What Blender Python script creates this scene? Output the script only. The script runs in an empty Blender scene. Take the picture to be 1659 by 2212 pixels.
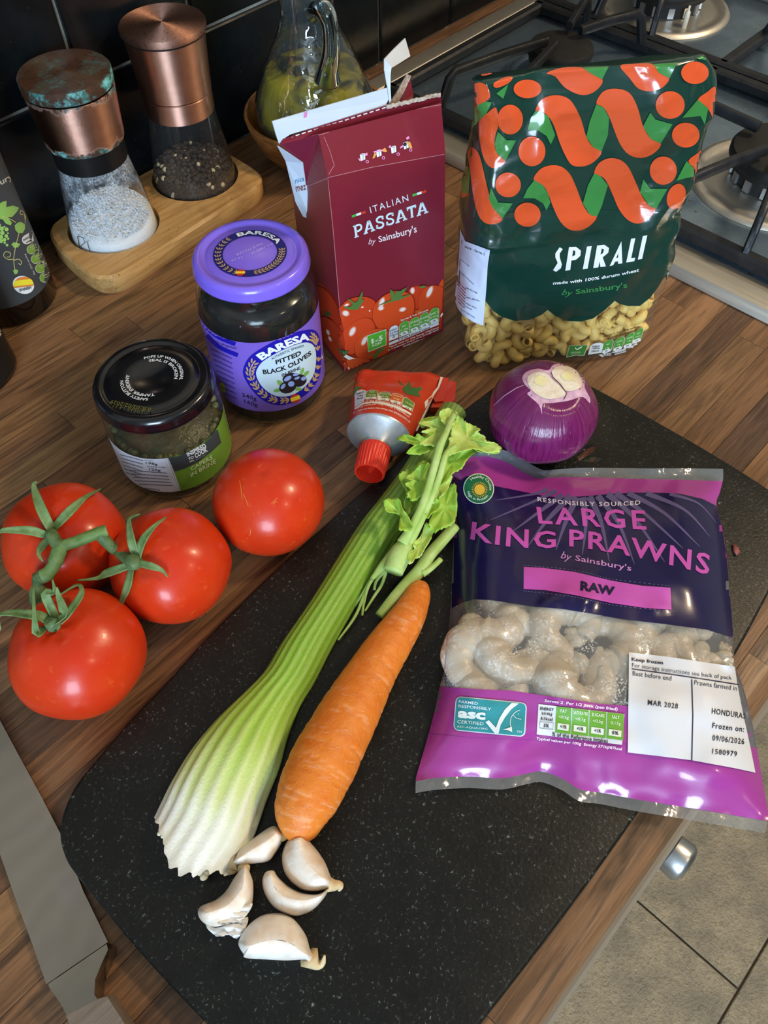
import bpy, bmesh, math, random
from mathutils import Vector, Matrix, noise
from mathutils.bvhtree import BVHTree
from mathutils.geometry import tessellate_polygon

scene = bpy.context.scene
COL = scene.collection
random.seed(7)
PI = math.pi

# ------------------------------------------------------------------ camera
CAM = Vector((0.0, 0.0, 0.42))
F_PX, PITCH, ROLL, YAW = 1742.134, 0.958217576, -0.0130723143, 0.809248202
CX, CY = 829.5, 1106.0
FW = Vector((math.sin(YAW)*math.cos(PITCH), math.cos(YAW)*math.cos(PITCH), -math.sin(PITCH)))
_rt = Vector((math.cos(YAW), -math.sin(YAW), 0.0))
_up = _rt.cross(FW)
RT = _rt*math.cos(ROLL) + _up*math.sin(ROLL)
UP = -_rt*math.sin(ROLL) + _up*math.cos(ROLL)
cd = bpy.data.cameras.new('camera')
cam = bpy.data.objects.new('camera', cd)
COL.objects.link(cam)
mw = Matrix.Identity(4)
for i in range(3):
    mw[i][0], mw[i][1], mw[i][2], mw[i][3] = RT[i], UP[i], -FW[i], CAM[i]
cam.matrix_world = mw
cd.sensor_fit = 'AUTO'
cd.sensor_width = 36.0
cd.lens = F_PX/2212.0*36.0
cd.clip_start = 0.01
scene.camera = cam

# ------------------------------------------------------------------ world, lights, exposure
scene.view_settings.view_transform = 'Standard'
scene.view_settings.look = 'None'
scene.view_settings.gamma = 1.0
scene.view_settings.use_curve_mapping = False
scene.view_settings.exposure = 0.22
w = bpy.data.worlds.new('room_light')
scene.world = w
w.use_nodes = True
w.node_tree.nodes['Background'].inputs[0].default_value = (0.80, 0.90, 1.0, 1)
w.node_tree.nodes['Background'].inputs[1].default_value = 1.2


def area(name, loc, target, sx, sy, energy, col):
    l = bpy.data.lights.new(name, 'AREA')
    l.shape = 'RECTANGLE'
    l.size, l.size_y, l.energy, l.color = sx, sy, energy, col
    o = bpy.data.objects.new(name, l)
    COL.objects.link(o)
    o.location = loc
    o.rotation_euler = (Vector(target)-Vector(loc)).to_track_quat('-Z', 'Y').to_euler()
    return o


area('window_daylight', (-2.02, -1.80, 0.74), (0.10, -0.55, 0.3), 1.30, 1.20, 105, (0.60, 0.79, 1.0))
area('ceiling_lamp', (1.35, -0.55, 1.46), (0.5, 0.2, 0.0), 0.22, 0.22, 21, (1.0, 0.75, 0.47))
area('ceiling_lamp', (0.55, -1.35, 1.46), (0.4, 0.1, 0.0), 0.16, 0.16, 4, (1.0, 0.76, 0.48))


# ------------------------------------------------------------------ projection helpers
def ray(x, y):
    return RT*((x-CX)/F_PX) - UP*((y-CY)/F_PX) + FW


def at(x, y, z=0.0):
    d = ray(x, y)
    return CAM + d*((z-CAM.z)/d.z)


def proj(p):
    q = Vector(p)-CAM
    s = F_PX/q.dot(FW)
    return (CX+q.dot(RT)*s, CY-q.dot(UP)*s)


# ------------------------------------------------------------------ materials
def lin(c):
    return c/12.92 if c <= 0.04045 else ((c+0.055)/1.055)**2.4


def C(h, a=1.0):
    h = h.lstrip('#')
    return tuple(lin(int(h[i:i+2], 16)/255) for i in (0, 2, 4)) + (a,)


MATS = {}


class NT:
    def __init__(s, name):
        s.m = bpy.data.materials.new(name)
        s.m.use_nodes = True
        s.t = s.m.node_tree
        s.t.nodes.clear()
        s.out = s.n('ShaderNodeOutputMaterial')

    def n(s, typ, **kw):
        nd = s.t.nodes.new(typ)
        for k, v in kw.items():
            setattr(nd, k, v)
        return nd

    def set(s, nd, **kw):
        for k, v in kw.items():
            key = k.replace('_', ' ')
            for i in nd.inputs:
                if i.name.lower() == key.lower():
                    i.default_value = v
                    break
        return nd

    def l(s, a, b):
        s.t.links.new(a, b)

    def coords(s, kind='Object', scale=(1, 1, 1), rot=(0, 0, 0)):
        tc = s.n('ShaderNodeTexCoord')
        mp = s.n('ShaderNodeMapping')
        mp.inputs['Scale'].default_value = scale
        mp.inputs['Rotation'].default_value = rot
        s.l(tc.outputs[kind], mp.inputs['Vector'])
        return mp.outputs['Vector']

    def noise(s, vec, scale, detail=4, rough=0.55, dist=0.0):
        nd = s.n('ShaderNodeTexNoise')
        nd.inputs['Scale'].default_value = scale
        nd.inputs['Detail'].default_value = detail
        nd.inputs['Roughness'].default_value = rough
        nd.inputs['Distortion'].default_value = dist
        s.l(vec, nd.inputs['Vector'])
        return nd.outputs['Fac']

    def ramp(s, fac, stops):
        r = s.n('ShaderNodeValToRGB')
        e = r.color_ramp.elements
        while len(e) < len(stops):
            e.new(0.5)
        for el, (p, c) in zip(e, stops):
            el.position = p
            el.color = c if isinstance(c, tuple) else C(c)
        s.l(fac, r.inputs['Fac'])
        return r.outputs['Color']

    def mix(s, fac, a, b, blend='MIX'):
        m = s.n('ShaderNodeMix', data_type='RGBA', blend_type=blend)
        for sock, v in ((m.inputs['Factor'], fac), (m.inputs[6], a), (m.inputs[7], b)):
            if hasattr(v, 'links'):
                s.l(v, sock)
            elif isinstance(v, str):
                sock.default_value = C(v)
            else:
                sock.default_value = v
        return m.outputs[2]

    def math(s, op, a, b=0.0, clamp=False):
        m = s.n('ShaderNodeMath', operation=op, use_clamp=clamp)
        for sock, v in ((m.inputs[0], a), (m.inputs[1], b)):
            if hasattr(v, 'links'):
                s.l(v, sock)
            else:
                sock.default_value = v
        return m.outputs[0]

    def bump(s, h, dist=0.001, strength=1.0):
        b = s.n('ShaderNodeBump')
        b.inputs['Distance'].default_value = dist
        b.inputs['Strength'].default_value = strength
        s.l(h, b.inputs['Height'])
        return b.outputs['Normal']

    def bsdf(s, col, rough=0.5, metal=0.0, coat=0.0, normal=None, sss=0.0, trans=0.0, ior=1.45, spec=0.5, alpha=None, aniso=0, turned=False):
        p = s.n('ShaderNodeBsdfPrincipled')
        for key, v in (('Base Color', col), ('Roughness', rough), ('Metallic', metal), ('Coat Weight', coat),
                       ('Transmission Weight', trans), ('IOR', ior), ('Specular IOR Level', spec), ('Anisotropic', aniso)):
            sock = p.inputs[key]
            if hasattr(v, 'links'):
                s.l(v, sock)
            elif isinstance(v, str):
                sock.default_value = C(v)
            else:
                sock.default_value = v
        p.inputs['Coat Roughness'].default_value = 0.08
        if turned:      # lathe-brushed metal: highlights stretch along the axis
            tg = s.n('ShaderNodeTangent', direction_type='RADIAL', axis='Z')
            s.l(tg.outputs[0], p.inputs['Tangent'])
            p.inputs['Anisotropic Rotation'].default_value = 0.25
        if sss:
            p.inputs['Subsurface Weight'].default_value = sss
            p.inputs['Subsurface Radius'].default_value = (0.006, 0.003, 0.0015)
            p.inputs['Subsurface Scale'].default_value = 1.0
        if alpha is not None:
            s.l(alpha, p.inputs['Alpha']) if hasattr(alpha, 'links') else setattr(p.inputs['Alpha'], 'default_value', alpha)
        if normal is not None:
            s.l(normal, p.inputs['Normal'])
            if coat:
                s.l(normal, p.inputs['Coat Normal'])
        return p.outputs[0]

    def done(s, sh):
        s.l(sh, s.out.inputs['Surface'])
        MATS[s.m.name] = s.m
        return s.m


def plain(name, col, rough=0.5, metal=0.0, coat=0.0, var=None, bump=None, sss=0.0, spec=0.5):
    """one colour with procedural variation: var=(scale, second colour, amount), bump=(scale, distance)"""
    if name in MATS:
        return MATS[name]
    t = NT(name)
    v = t.coords()
    c = col
    if var:
        f = t.noise(v, var[0], 4)
        c = t.mix(t.math('MULTIPLY', t.math('SUBTRACT', f, 0.3, True), 2.2*var[2], True), col, var[1])
    nrm = None
    if bump:
        nrm = t.bump(t.noise(v, bump[0], 5), bump[1])
    return t.done(t.bsdf(c, rough, metal, coat, nrm, sss, spec=spec))


def ink(h, rough=0.45, coat=0.0):
    """flat print colour"""
    return plain('ink_%s_%d' % (h.lstrip('#'), int(rough*100)), h, rough, 0, coat, spec=0.35)


def film(name, tint=(1, 1, 1, 1), haze=0.0, rough=0.06, hazecol='#e8e8e4', frost=0.0, bumpy=0.0, refl=1.0, bscale=120):
    """clear thin sheet: sees through, reflects at the surface, may be hazy"""
    if name in MATS:
        return MATS[name]
    t = NT(name)
    v = t.coords()
    tr = t.n('ShaderNodeBsdfTransparent')
    tr.inputs[0].default_value = tint
    gl = t.n('ShaderNodeBsdfGlossy')
    gl.inputs['Roughness'].default_value = rough
    nrm = None
    if bumpy:
        nrm = t.bump(t.noise(v, bscale, 3), bumpy)
        t.l(nrm, gl.inputs['Normal'])
    fr = t.n('ShaderNodeLayerWeight')
    fr.inputs['Blend'].default_value = 0.5
    if nrm:
        t.l(nrm, fr.inputs['Normal'])
    frf = t.math('ADD', t.math('MULTIPLY', t.math('POWER', fr.outputs['Facing'], 5.0), 0.94), 0.055)
    a = tr.outputs[0]
    if haze or frost:
        df = t.n('ShaderNodeBsdfDiffuse')
        df.inputs[0].default_value = C(hazecol)
        m = t.n('ShaderNodeMixShader')
        if frost:
            f1 = t.noise(v, 55, 3)
            f2 = t.noise(v, 900, 2)
            k = t.math('MULTIPLY', t.math('MULTIPLY', t.math('SUBTRACT', f1, 0.52, True), 9, True), t.math('MULTIPLY', t.math('SUBTRACT', f2, 0.5, True), 6, True), True)
            t.l(t.math('ADD', t.math('MULTIPLY', k, frost), haze, True), m.inputs[0])
        else:
            m.inputs[0].default_value = haze
        t.l(a, m.inputs[1])
        t.l(df.outputs[0], m.inputs[2])
        a = m.outputs[0]
    m2 = t.n('ShaderNodeMixShader')
    t.l(t.math('MULTIPLY', frf, refl, True), m2.inputs[0])
    t.l(a, m2.inputs[1])
    t.l(gl.outputs[0], m2.inputs[2])
    return t.done(m2.outputs[0])


# ------------------------------------------------------------------ objects
BASE = {}


def props(o, label=None, cat=None, group=None, kind=None):
    for k, v in (('label', label), ('category', cat), ('group', group), ('kind', kind)):
        if v:
            o[k] = v
    return o


def thing(name, loc, label, cat, group=None):
    o = bpy.data.objects.new(name, None)
    o.empty_display_size = 0.02
    COL.objects.link(o)
    o.location = loc
    BASE[o.name] = Vector(loc)
    return props(o, label, cat, group)


def mk(name, vf, mat, parent=None, smooth=True, label=None, kind=None, thick=0.0, sub=0):
    """link one mesh (world-space verts); a child is stored relative to its parent's base"""
    verts, faces = vf
    b = BASE.get(parent.name, Vector()) if parent else Vector()
    me = bpy.data.meshes.new(name)
    me.from_pydata([tuple(Vector(v)-b) for v in verts], [], [tuple(f) for f in faces])
    me.validate()
    if isinstance(mat, (list, tuple)):
        for m_ in mat:
            me.materials.append(m_)
    else:
        me.materials.append(mat)
    if smooth:
        me.polygons.foreach_set('use_smooth', [True]*len(me.polygons))
    me.update()
    o = bpy.data.objects.new(name, me)
    COL.objects.link(o)
    if parent:
        o.parent = parent
        BASE[o.name] = b
    if thick:
        md = o.modifiers.new('thickness', 'SOLIDIFY')
        md.thickness = thick
        md.offset = -1
    if sub:
        md = o.modifiers.new('smooth', 'SUBSURF')
        md.levels = md.render_levels = sub
    return props(o, label, None, None, kind)


def autosmooth(o, ang=35):
    me = o.data
    me.set_sharp_from_angle(angle=math.radians(ang))
    return o


def join(*vfs):
    V, Fc = [], []
    for v, f in vfs:
        k = len(V)
        V += [Vector(p) for p in v]
        Fc += [[i+k for i in q] for q in f]
    return V, Fc


def xf(vf, m):
    return [m @ Vector(p) for p in vf[0]], vf[1]


def box(x0, x1, y0, y1, z0, z1, ch=0.0):
    """box; ch = chamfer of the four top edges"""
    if not ch:
        v = [(x0, y0, z0), (x1, y0, z0), (x1, y1, z0), (x0, y1, z0), (x0, y0, z1), (x1, y0, z1), (x1, y1, z1), (x0, y1, z1)]
        f = [(3, 2, 1, 0), (4, 5, 6, 7), (0, 1, 5, 4), (1, 2, 6, 5), (2, 3, 7, 6), (3, 0, 4, 7)]
        return [Vector(p) for p in v], f
    v = [(x0, y0, z0), (x1, y0, z0), (x1, y1, z0), (x0, y1, z0), (x0, y0, z1-ch), (x1, y0, z1-ch), (x1, y1, z1-ch), (x0, y1, z1-ch),
         (x0+ch, y0+ch, z1), (x1-ch, y0+ch, z1), (x1-ch, y1-ch, z1), (x0+ch, y1-ch, z1)]
    f = [(3, 2, 1, 0), (8, 9, 10, 11), (0, 1, 5, 4), (1, 2, 6, 5), (2, 3, 7, 6), (3, 0, 4, 7), (4, 5, 9, 8), (5, 6, 10, 9), (6, 7, 11, 10), (7, 4, 8, 11)]
    return [Vector(p) for p in v], f


def lathe(prof, n=48, c=(0, 0, 0), a0=0.0, a1=None):
    """profile of (radius, z) turned about the vertical through c; a0..a1 for a part turn"""
    V, Fc = [], []
    full = a1 is None
    m = n if full else n+1
    for r, z in prof:
        for k in range(m):
            a = 2*PI*k/n if full else a0+(a1-a0)*k/n
            V.append(Vector((c[0]+r*math.cos(a), c[1]+r*math.sin(a), c[2]+z)))
    for i in range(len(prof)-1):
        for k in range(n):
            k2 = (k+1) % m if full else k+1
            Fc.append((i*m+k, i*m+k2, (i+1)*m+k2, (i+1)*m+k))
    return V, Fc


def smooth_path(pts, n=6):
    """Catmull-Rom through points (any dimension tuples)"""
    P = [tuple(p) for p in pts]
    out = []
    for i in range(len(P)-1):
        p0, p1, p2, p3 = P[max(i-1, 0)], P[i], P[i+1], P[min(i+2, len(P)-1)]
        for k in range(n):
            t = k/n
            out.append(tuple(0.5*((2*b)+(c-a)*t+(2*a-5*b+4*c-d)*t*t+(3*b-a-3*c+d)*t**3) for a, b, c, d in zip(p0, p1, p2, p3)))
    out.append(P[-1])
    return out


def smooth_loop(pts, n=6):
    P = [tuple(p) for p in pts]
    N = len(P)
    out = []
    for i in range(N):
        p0, p1, p2, p3 = P[i-1], P[i], P[(i+1) % N], P[(i+2) % N]
        for k in range(n):
            t = k/n
            out.append(tuple(0.5*((2*b)+(c-a)*t+(2*a-5*b+4*c-d)*t*t+(3*b-a-3*c+d)*t**3) for a, b, c, d in zip(p0, p1, p2, p3)))
    return out


def tube(path, rad, n=10, cap=True, squash=1.0, upv=(0, 0, 1)):
    """swept round section; rad number or list; squash flattens along the up side"""
    P = [Vector(p) for p in path]
    R = rad if isinstance(rad, (list, tuple)) else [rad]*len(P)
    V, Fc = [], []
    U = Vector(upv)
    prev = None
    for i, p in enumerate(P):
        d = (P[min(i+1, len(P)-1)]-P[max(i-1, 0)]).normalized()
        if prev is None:
            s = d.cross(U)
            if s.length < 1e-4:
                s = d.cross(Vector((1, 0, 0)))
            s.normalize()
        else:
            s = (prev - d*prev.dot(d)).normalized()
        prev = s
        q = s.cross(d).normalized()
        for k in range(n):
            a = 2*PI*k/n
            V.append(p + s*(R[i]*math.cos(a)) + q*(R[i]*squash*math.sin(a)))
    for i in range(len(P)-1):
        for k in range(n):
            k2 = (k+1) % n
            Fc.append((i*n+k, i*n+k2, (i+1)*n+k2, (i+1)*n+k))
    if cap:
        Fc.append(tuple(range(n))[::-1])
        Fc.append(tuple((len(P)-1)*n+k for k in range(n)))
    return V, Fc


def prism(outline, z0, z1, bev=0.0, n=3):
    """closed outline of (x, y), counter-clockwise, raised from z0 to z1 with a rounded top edge"""
    N = len(outline)
    rings = []

    def inset(d):
        o = []
        for i in range(N):
            a, b, c = Vector(outline[i-1]), Vector(outline[i]), Vector(outline[(i+1) % N])
            t = (c-a).normalized()
            o.append(b + Vector((-t.y, t.x))*d)
        return o
    rings.append((outline, z0))
    if bev:
        for k in range(n+1):
            a = PI/2*k/n
            rings.append((inset(bev*(1-math.cos(a))), z1-bev+bev*math.sin(a)))
    else:
        rings.append((outline, z1))
    V, Fc = [], []
    for o, z in rings:
        V += [Vector((p[0], p[1], z)) for p in o]
    for i in range(len(rings)-1):
        for k in range(N):
            k2 = (k+1) % N
            Fc.append((i*N+k, i*N+k2, (i+1)*N+k2, (i+1)*N+k))
    Fc.append(tuple(range(N))[::-1])
    Fc.append(tuple((len(rings)-1)*N+k for k in range(N)))
    return V, Fc


def ellipsoid(c, r, nu=24, nv=14, fn=None):
    """fn(direction) scales the radius"""
    V, Fc = [], []
    c = Vector(c)
    for j in range(nv+1):
        th = PI*j/nv
        for k in range(nu):
            a = 2*PI*k/nu
            d = Vector((math.sin(th)*math.cos(a), math.sin(th)*math.sin(a), math.cos(th)))
            s = fn(d) if fn else 1.0
            V.append(c + Vector((d.x*r[0], d.y*r[1], d.z*r[2]))*s)
    for j in range(nv):
        for k in range(nu):
            k2 = (k+1) % nu
            Fc.append((j*nu+k, (j+1)*nu+k, (j+1)*nu+k2, j*nu+k2))
    return V, Fc


def grid_faces(nu, nv, closed=False, flip=False):
    """faces of a grid of nv rows, nu columns"""
    f = []
    for j in range(nv-1):
        for i in range(nu if closed else nu-1):
            q = (j*nu+i, j*nu+(i+1) % nu, (j+1)*nu+(i+1) % nu, (j+1)*nu+i)
            f.append(q[::-1] if flip else q)
    return f


def copy_tree(o, parent=None):
    c = o.copy()
    COL.objects.link(c)
    c.parent = parent
    for ch in list(o.children):
        copy_tree(ch, c)
    return c


# ------------------------------------------------------------------ printing on surfaces
def bvh_of(*vfs):
    V, Fc = join(*vfs)
    return BVHTree.FromPolygons([tuple(p) for p in V], [tuple(f) for f in Fc])


def cut_grid(v2, faces, step):
    """split a flat 2-D mesh along a grid so that it can follow a curved surface"""
    bm = bmesh.new()
    vs = [bm.verts.new((p[0], p[1], 0)) for p in v2]
    for f in faces:
        try:
            bm.faces.new([vs[i] for i in f])
        except ValueError:
            pass
    xs = [p[0] for p in v2]
    ys = [p[1] for p in v2]
    for ax, lo, hi in ((0, min(xs), max(xs)), (1, min(ys), max(ys))):
        k = math.floor(lo/step)+1
        while k*step < hi:
            co = Vector((0, 0, 0))
            no = Vector((0, 0, 0))
            co[ax] = k*step
            no[ax] = 1
            bmesh.ops.bisect_plane(bm, geom=bm.verts[:]+bm.edges[:]+bm.faces[:], dist=1e-4, plane_co=co, plane_no=no)
            k += 1
    bm.verts.index_update()
    r = [(v.co.x, v.co.y) for v in bm.verts], [[v.index for v in f.verts] for f in bm.faces]
    bm.free()
    return r


def fill(loops):
    """flat fill of an outline with optional holes"""
    tris = tessellate_polygon([[Vector((p[0], p[1], 0)) for p in lp] for lp in loops])
    return [p for lp in loops for p in lp], [list(t) for t in tris]


def on_px(bvh, vf2, off=0.0003, step=9.0):
    """lay a flat shape given in photo coordinates on a surface"""
    v2, f2 = vf2
    step = step or 10.0
    if step:
        v2, f2 = cut_grid(v2, f2, step)
    V, ok = [], []
    for x, y in v2:
        d = ray(x, y).normalized()
        h = bvh.ray_cast(CAM, d)
        ok.append(h[0] is not None)
        V.append(h[0]-d*off if h[0] is not None else Vector())
    keep = [f for f in f2 if all(ok[i] for i in f)]
    used = sorted({i for f in keep for i in f})
    mp = {i: k for k, i in enumerate(used)}
    V = [V[i] for i in used]
    keep = [[mp[i] for i in f] for f in keep]
    # face the viewer
    out = []
    for f in keep:
        n = (V[f[1]]-V[f[0]]).cross(V[f[2]]-V[f[0]])
        out.append(f if n.dot(CAM-V[f[0]]) > 0 else f[::-1])
    return V, out


def text2d(s, bold=0.0, shear=0.0, spacing=1.0, res=2):
    """glyph outlines fitted to the unit square: cap height 0..1, width 0..1; also returns the aspect"""
    cu = bpy.data.curves.new('t', 'FONT')
    cu.body = s
    cu.resolution_u = res
    cu.offset = bold
    cu.fill_mode = 'FRONT'
    cu.space_character = spacing
    cu.shear = shear
    ob = bpy.data.objects.new('t', cu)
    m = ob.to_mesh()
    v = [(p.co.x, p.co.y) for p in m.vertices]
    f = [list(q.vertices) for q in m.polygons]
    ob.to_mesh_clear()
    bpy.data.objects.remove(ob)
    bpy.data.curves.remove(cu)
    if not v:
        return [], [], 1
    x0, x1 = min(p[0] for p in v), max(p[0] for p in v)
    y0, y1 = min(p[1] for p in v), max(p[1] for p in v)
    return [((p[0]-x0)/(x1-x0), (p[1]-y0)/(y1-y0)) for p in v], f, (x1-x0)/(y1-y0)


def quad_map(q):
    """unit square (0,0 = bottom left) to a quad given as top-left, top-right, bottom-right, bottom-left"""
    tl, tr, br, bl = [Vector(p) for p in q]

    def fn(u, v):
        return tuple((bl*(1-u)+br*u)*(1-v)+(tl*(1-u)+tr*u)*v)
    return fn


def bow_map(q, bow=0.0, bow2=None):
    """quad map whose baseline and top line bow downwards (in photo pixels) at the middle"""
    f0 = quad_map(q)
    b2 = bow if bow2 is None else bow2

    def fn(u, v):
        x, y = f0(u, v)
        return (x, y + 4*u*(1-u)*(bow*(1-v)+b2*v))
    return fn


def letter(parent, bvh, s, q, col, bold=0.0, off=0.0005, step=14.0, shear=0.0, spacing=1.0, bow=0.0, bow2=None, name='lettering', mat=None, extra=None):
    v, f, asp = text2d(s, bold, shear, spacing)
    fn = bow_map(q, bow, bow2)
    if step and (bow or bow2):
        v, f = cut_grid(v, f, 0.12)
    vf = ([fn(a, b) for a, b in v], f)
    if extra:
        vf = ([*vf[0], *[fn(a, b) for a, b in extra[0]]], vf[1]+[[i+len(vf[0]) for i in g] for g in extra[1]])
    V, Fc = on_px(bvh, vf, off, step)
    if not Fc:
        return None
    return mk(name, (V, Fc), mat or ink(col), parent, smooth=False)


def patch(parent, bvh, loops, col, off=0.0003, step=9.0, name='print', mat=None, smooth=0):
    if not isinstance(loops[0][0], (tuple, list, Vector)):
        loops = [loops]
    if smooth:
        loops = [smooth_loop(lp, smooth) for lp in loops]
    V, Fc = on_px(bvh, fill(loops), off, step)
    if not Fc:
        return None
    return mk(name, (V, Fc), mat or ink(col), parent)


def multi(parent, bvh, polys, col, off=0.0004, step=0, name='print', mat=None):
    """several small outlines joined into one print"""
    V, Fc = [], []
    for lp in polys:
        v, f = fill([lp])
        Fc += [[i+len(V) for i in g] for g in f]
        V += v
    r = on_px(bvh, (V, Fc), off, step)
    return mk(name, r, mat or ink(col), parent, smooth=False) if r[1] else None


def ell(cx, cy, rx, ry, rot=0.0, n=28, a0=0.0, a1=2*PI):
    c, s = math.cos(rot), math.sin(rot)
    o = []
    full = abs(a1-a0-2*PI) < 1e-6
    for k in range(n if full else n+1):
        a = a0+(a1-a0)*k/n
        x, y = rx*math.cos(a), ry*math.sin(a)
        o.append((cx+x*c-y*s, cy+x*s+y*c))
    return o


def stroke(pts, w):
    """constant or tapered band along a 2-D polyline"""
    P = [Vector(p) for p in pts]
    W = w if isinstance(w, (list, tuple)) else [w]*len(P)
    L, R = [], []
    for i, p in enumerate(P):
        d = (P[min(i+1, len(P)-1)]-P[max(i-1, 0)])
        d = d.normalized() if d.length else Vector((1, 0))
        n = Vector((-d.y, d.x))*(W[i]/2)
        L.append(tuple(p+n))
        R.append(tuple(p-n))
    return L+R[::-1]


def fuzz_line(parent, bvh, p0, p1, h, col, off=0.0005, seed=0, wmin=0.9, wmax=2.6, name='small_print'):
    """a line of print too small to read: word-like dashes"""
    rnd = random.Random(seed)
    p0, p1 = Vector(p0), Vector(p1)
    L = (p1-p0).length
    d = (p1-p0).normalized()
    n = Vector((-d.y, d.x))*h
    polys = []
    x = 0
    while x < L-1:
        wd = min(h*rnd.uniform(wmin, wmax), L-x)
        a, b = p0+d*x, p0+d*(x+wd)
        polys.append([tuple(a), tuple(b), tuple(b-n), tuple(a-n)])
        x += wd+h*0.45
    return polys


# ================================================================== setting
def wood_stave():
    t = NT('worktop_wood')
    oi = t.n('ShaderNodeObjectInfo')
    rnd = oi.outputs['Random']
    tc = t.n('ShaderNodeTexCoord')
    off = t.n('ShaderNodeVectorMath', operation='ADD')
    cmb = t.n('ShaderNodeCombineXYZ')
    t.l(t.math('MULTIPLY', rnd, 3.7), cmb.inputs[0])
    t.l(t.math('MULTIPLY', rnd, 7.1), cmb.inputs[1])
    t.l(t.math('MULTIPLY', rnd, 2.0), cmb.inputs[2])
    t.l(tc.outputs['Object'], off.inputs[0])
    t.l(cmb.outputs[0], off.inputs[1])
    mp = t.n('ShaderNodeMapping')
    mp.inputs['Scale'].default_value = (5.0, 70.0, 12.0)
    t.l(off.outputs[0], mp.inputs['Vector'])
    g1 = t.noise(mp.outputs['Vector'], 2.2, 5, 0.6, 1.1)
    mp2 = t.n('ShaderNodeMapping')
    mp2.inputs['Scale'].default_value = (28.0, 620.0, 100.0)
    t.l(off.outputs[0], mp2.inputs['Vector'])
    g2 = t.noise(mp2.outputs['Vector'], 1.0, 4, 0.7)
    base = t.ramp(rnd, [(0.0, '#6b4d37'), (0.14, '#8f6948'), (0.30, '#7a583d'), (0.44, '#9a7350'), (0.58, '#83603f'), (0.70, '#564034'), (0.80, '#94704a'), (0.92, '#70503a'), (1.0, '#8a6445')])
    c1 = t.mix(t.math('MULTIPLY', t.math('SUBTRACT', g1, 0.44, True), 4.0, True), base, t.mix(0.70, base, '#1a1410'))
    c2 = t.mix(t.math('MULTIPLY', t.math('SUBTRACT', g2, 0.53, True), 4.0, True), c1, t.mix(0.55, c1, '#140b06'))
    c3 = t.mix(t.math('MULTIPLY', t.math('SUBTRACT', 0.47, g2, True), 3.0, True), c2, t.mix(0.30, c2, '#c89a70'))
    nrm = t.bump(g2, 0.00025, 0.6)
    return t.done(t.bsdf(c3, t.math('ADD', t.math('MULTIPLY', g2, 0.18), 0.30), 0, 0, nrm, spec=0.45))


M_STAVE = wood_stave()
WALL_Y, EDGE_Y = 0.598, -0.036
worktop = thing('worktop', (0, 0, 0), 'brown wooden block worktop of glued staves running along the tiled wall', 'worktop')
rs = random.Random(11)
ROW = 0.0222
y = EDGE_Y
row = 0
while y < WALL_Y-0.001:
    y1 = min(y+ROW, WALL_Y)
    x = -0.42-rs.uniform(0, 0.3)
    while x < 1.55:
        L = rs.uniform(0.13, 0.36)
        x1 = min(x+L, 1.55)
        if x1 > -0.40:
            g = 0.00012
            if row == 0:      # front stave with a rounded nose
                prof = [(y1-g, -0.038), (y+0.003, -0.038), (y, -0.035)] + [(y+0.012*(1-math.cos(PI/2*k/6)), -0.012+0.012*math.sin(PI/2*k/6)) for k in range(7)] + [(y1-g, 0)]
                V = [Vector((max(x, -0.42)+g, p, z)) for p, z in prof] + [Vector((x1-g, p, z)) for p, z in prof]
                n = len(prof)
                Fc = [(i, i+1, n+i+1, n+i) for i in range(n-1)] + [tuple(range(n))[::-1], tuple(range(n, 2*n)), (n-1, 0, n, 2*n-1)]
                Fc = [f[::-1] for f in Fc]
                autosmooth(mk('stave', (V, Fc), M_STAVE, worktop), 40)
            else:
                mk('stave', box(max(x, -0.42)+g, x1-g, y+g, y1-g, -0.038, 0.0, 0.00018), M_STAVE, worktop, smooth=False)
        x = x1
    y = y1
    row += 1


def tile_black():
    t = NT('black_tile_glaze')
    v = t.coords()
    f = t.noise(v, 18, 5, 0.6)
    spk = t.noise(v, 420, 2)
    c = t.mix(t.math('MULTIPLY', t.math('SUBTRACT', f, 0.45, True), 2.5, True), '#0a0d0f', '#151c20')
    c = t.mix(t.math('GREATER_THAN', spk, 0.775), c, '#59636a')
    r = t.math('ADD', t.math('MULTIPLY', f, 0.25), 0.12)
    return t.done(t.bsdf(c, r, 0, 0, t.bump(t.noise(v, 25, 3), 0.0006), spec=0.5))


M_TILE = tile_black()
M_GROUT = plain('grout', '#a3a298', 0.9, var=(60, '#6f6e66', 0.8), bump=(300, 0.0004))
wall = mk('wall_back', box(-0.9, 1.9, WALL_Y+0.002, WALL_Y+0.06, -0.04, 0.62), M_GROUT, None, smooth=False, kind='structure')
PT, GW = 0.1113, 0.0036
k0 = -6
for ix in range(-5, 11):
    xa = 0.295+PT*ix
    for iz in range(0, 4):
        za = 0.104+PT*(iz-1)
        z0 = max(za+GW/2, 0.0015)
        # a tile is a cushion-edged slab standing against the wall
        V, Fc = box(xa+GW/2, xa+PT-GW/2, z0, za+PT-GW/2, 0, 0.006, 0.0012)
        V = [Vector((p.x, WALL_Y+0.004-p.z, p.y)) for p in V]
        autosmooth(mk('tile', (V, Fc), M_TILE, wall, smooth=False))


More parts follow.
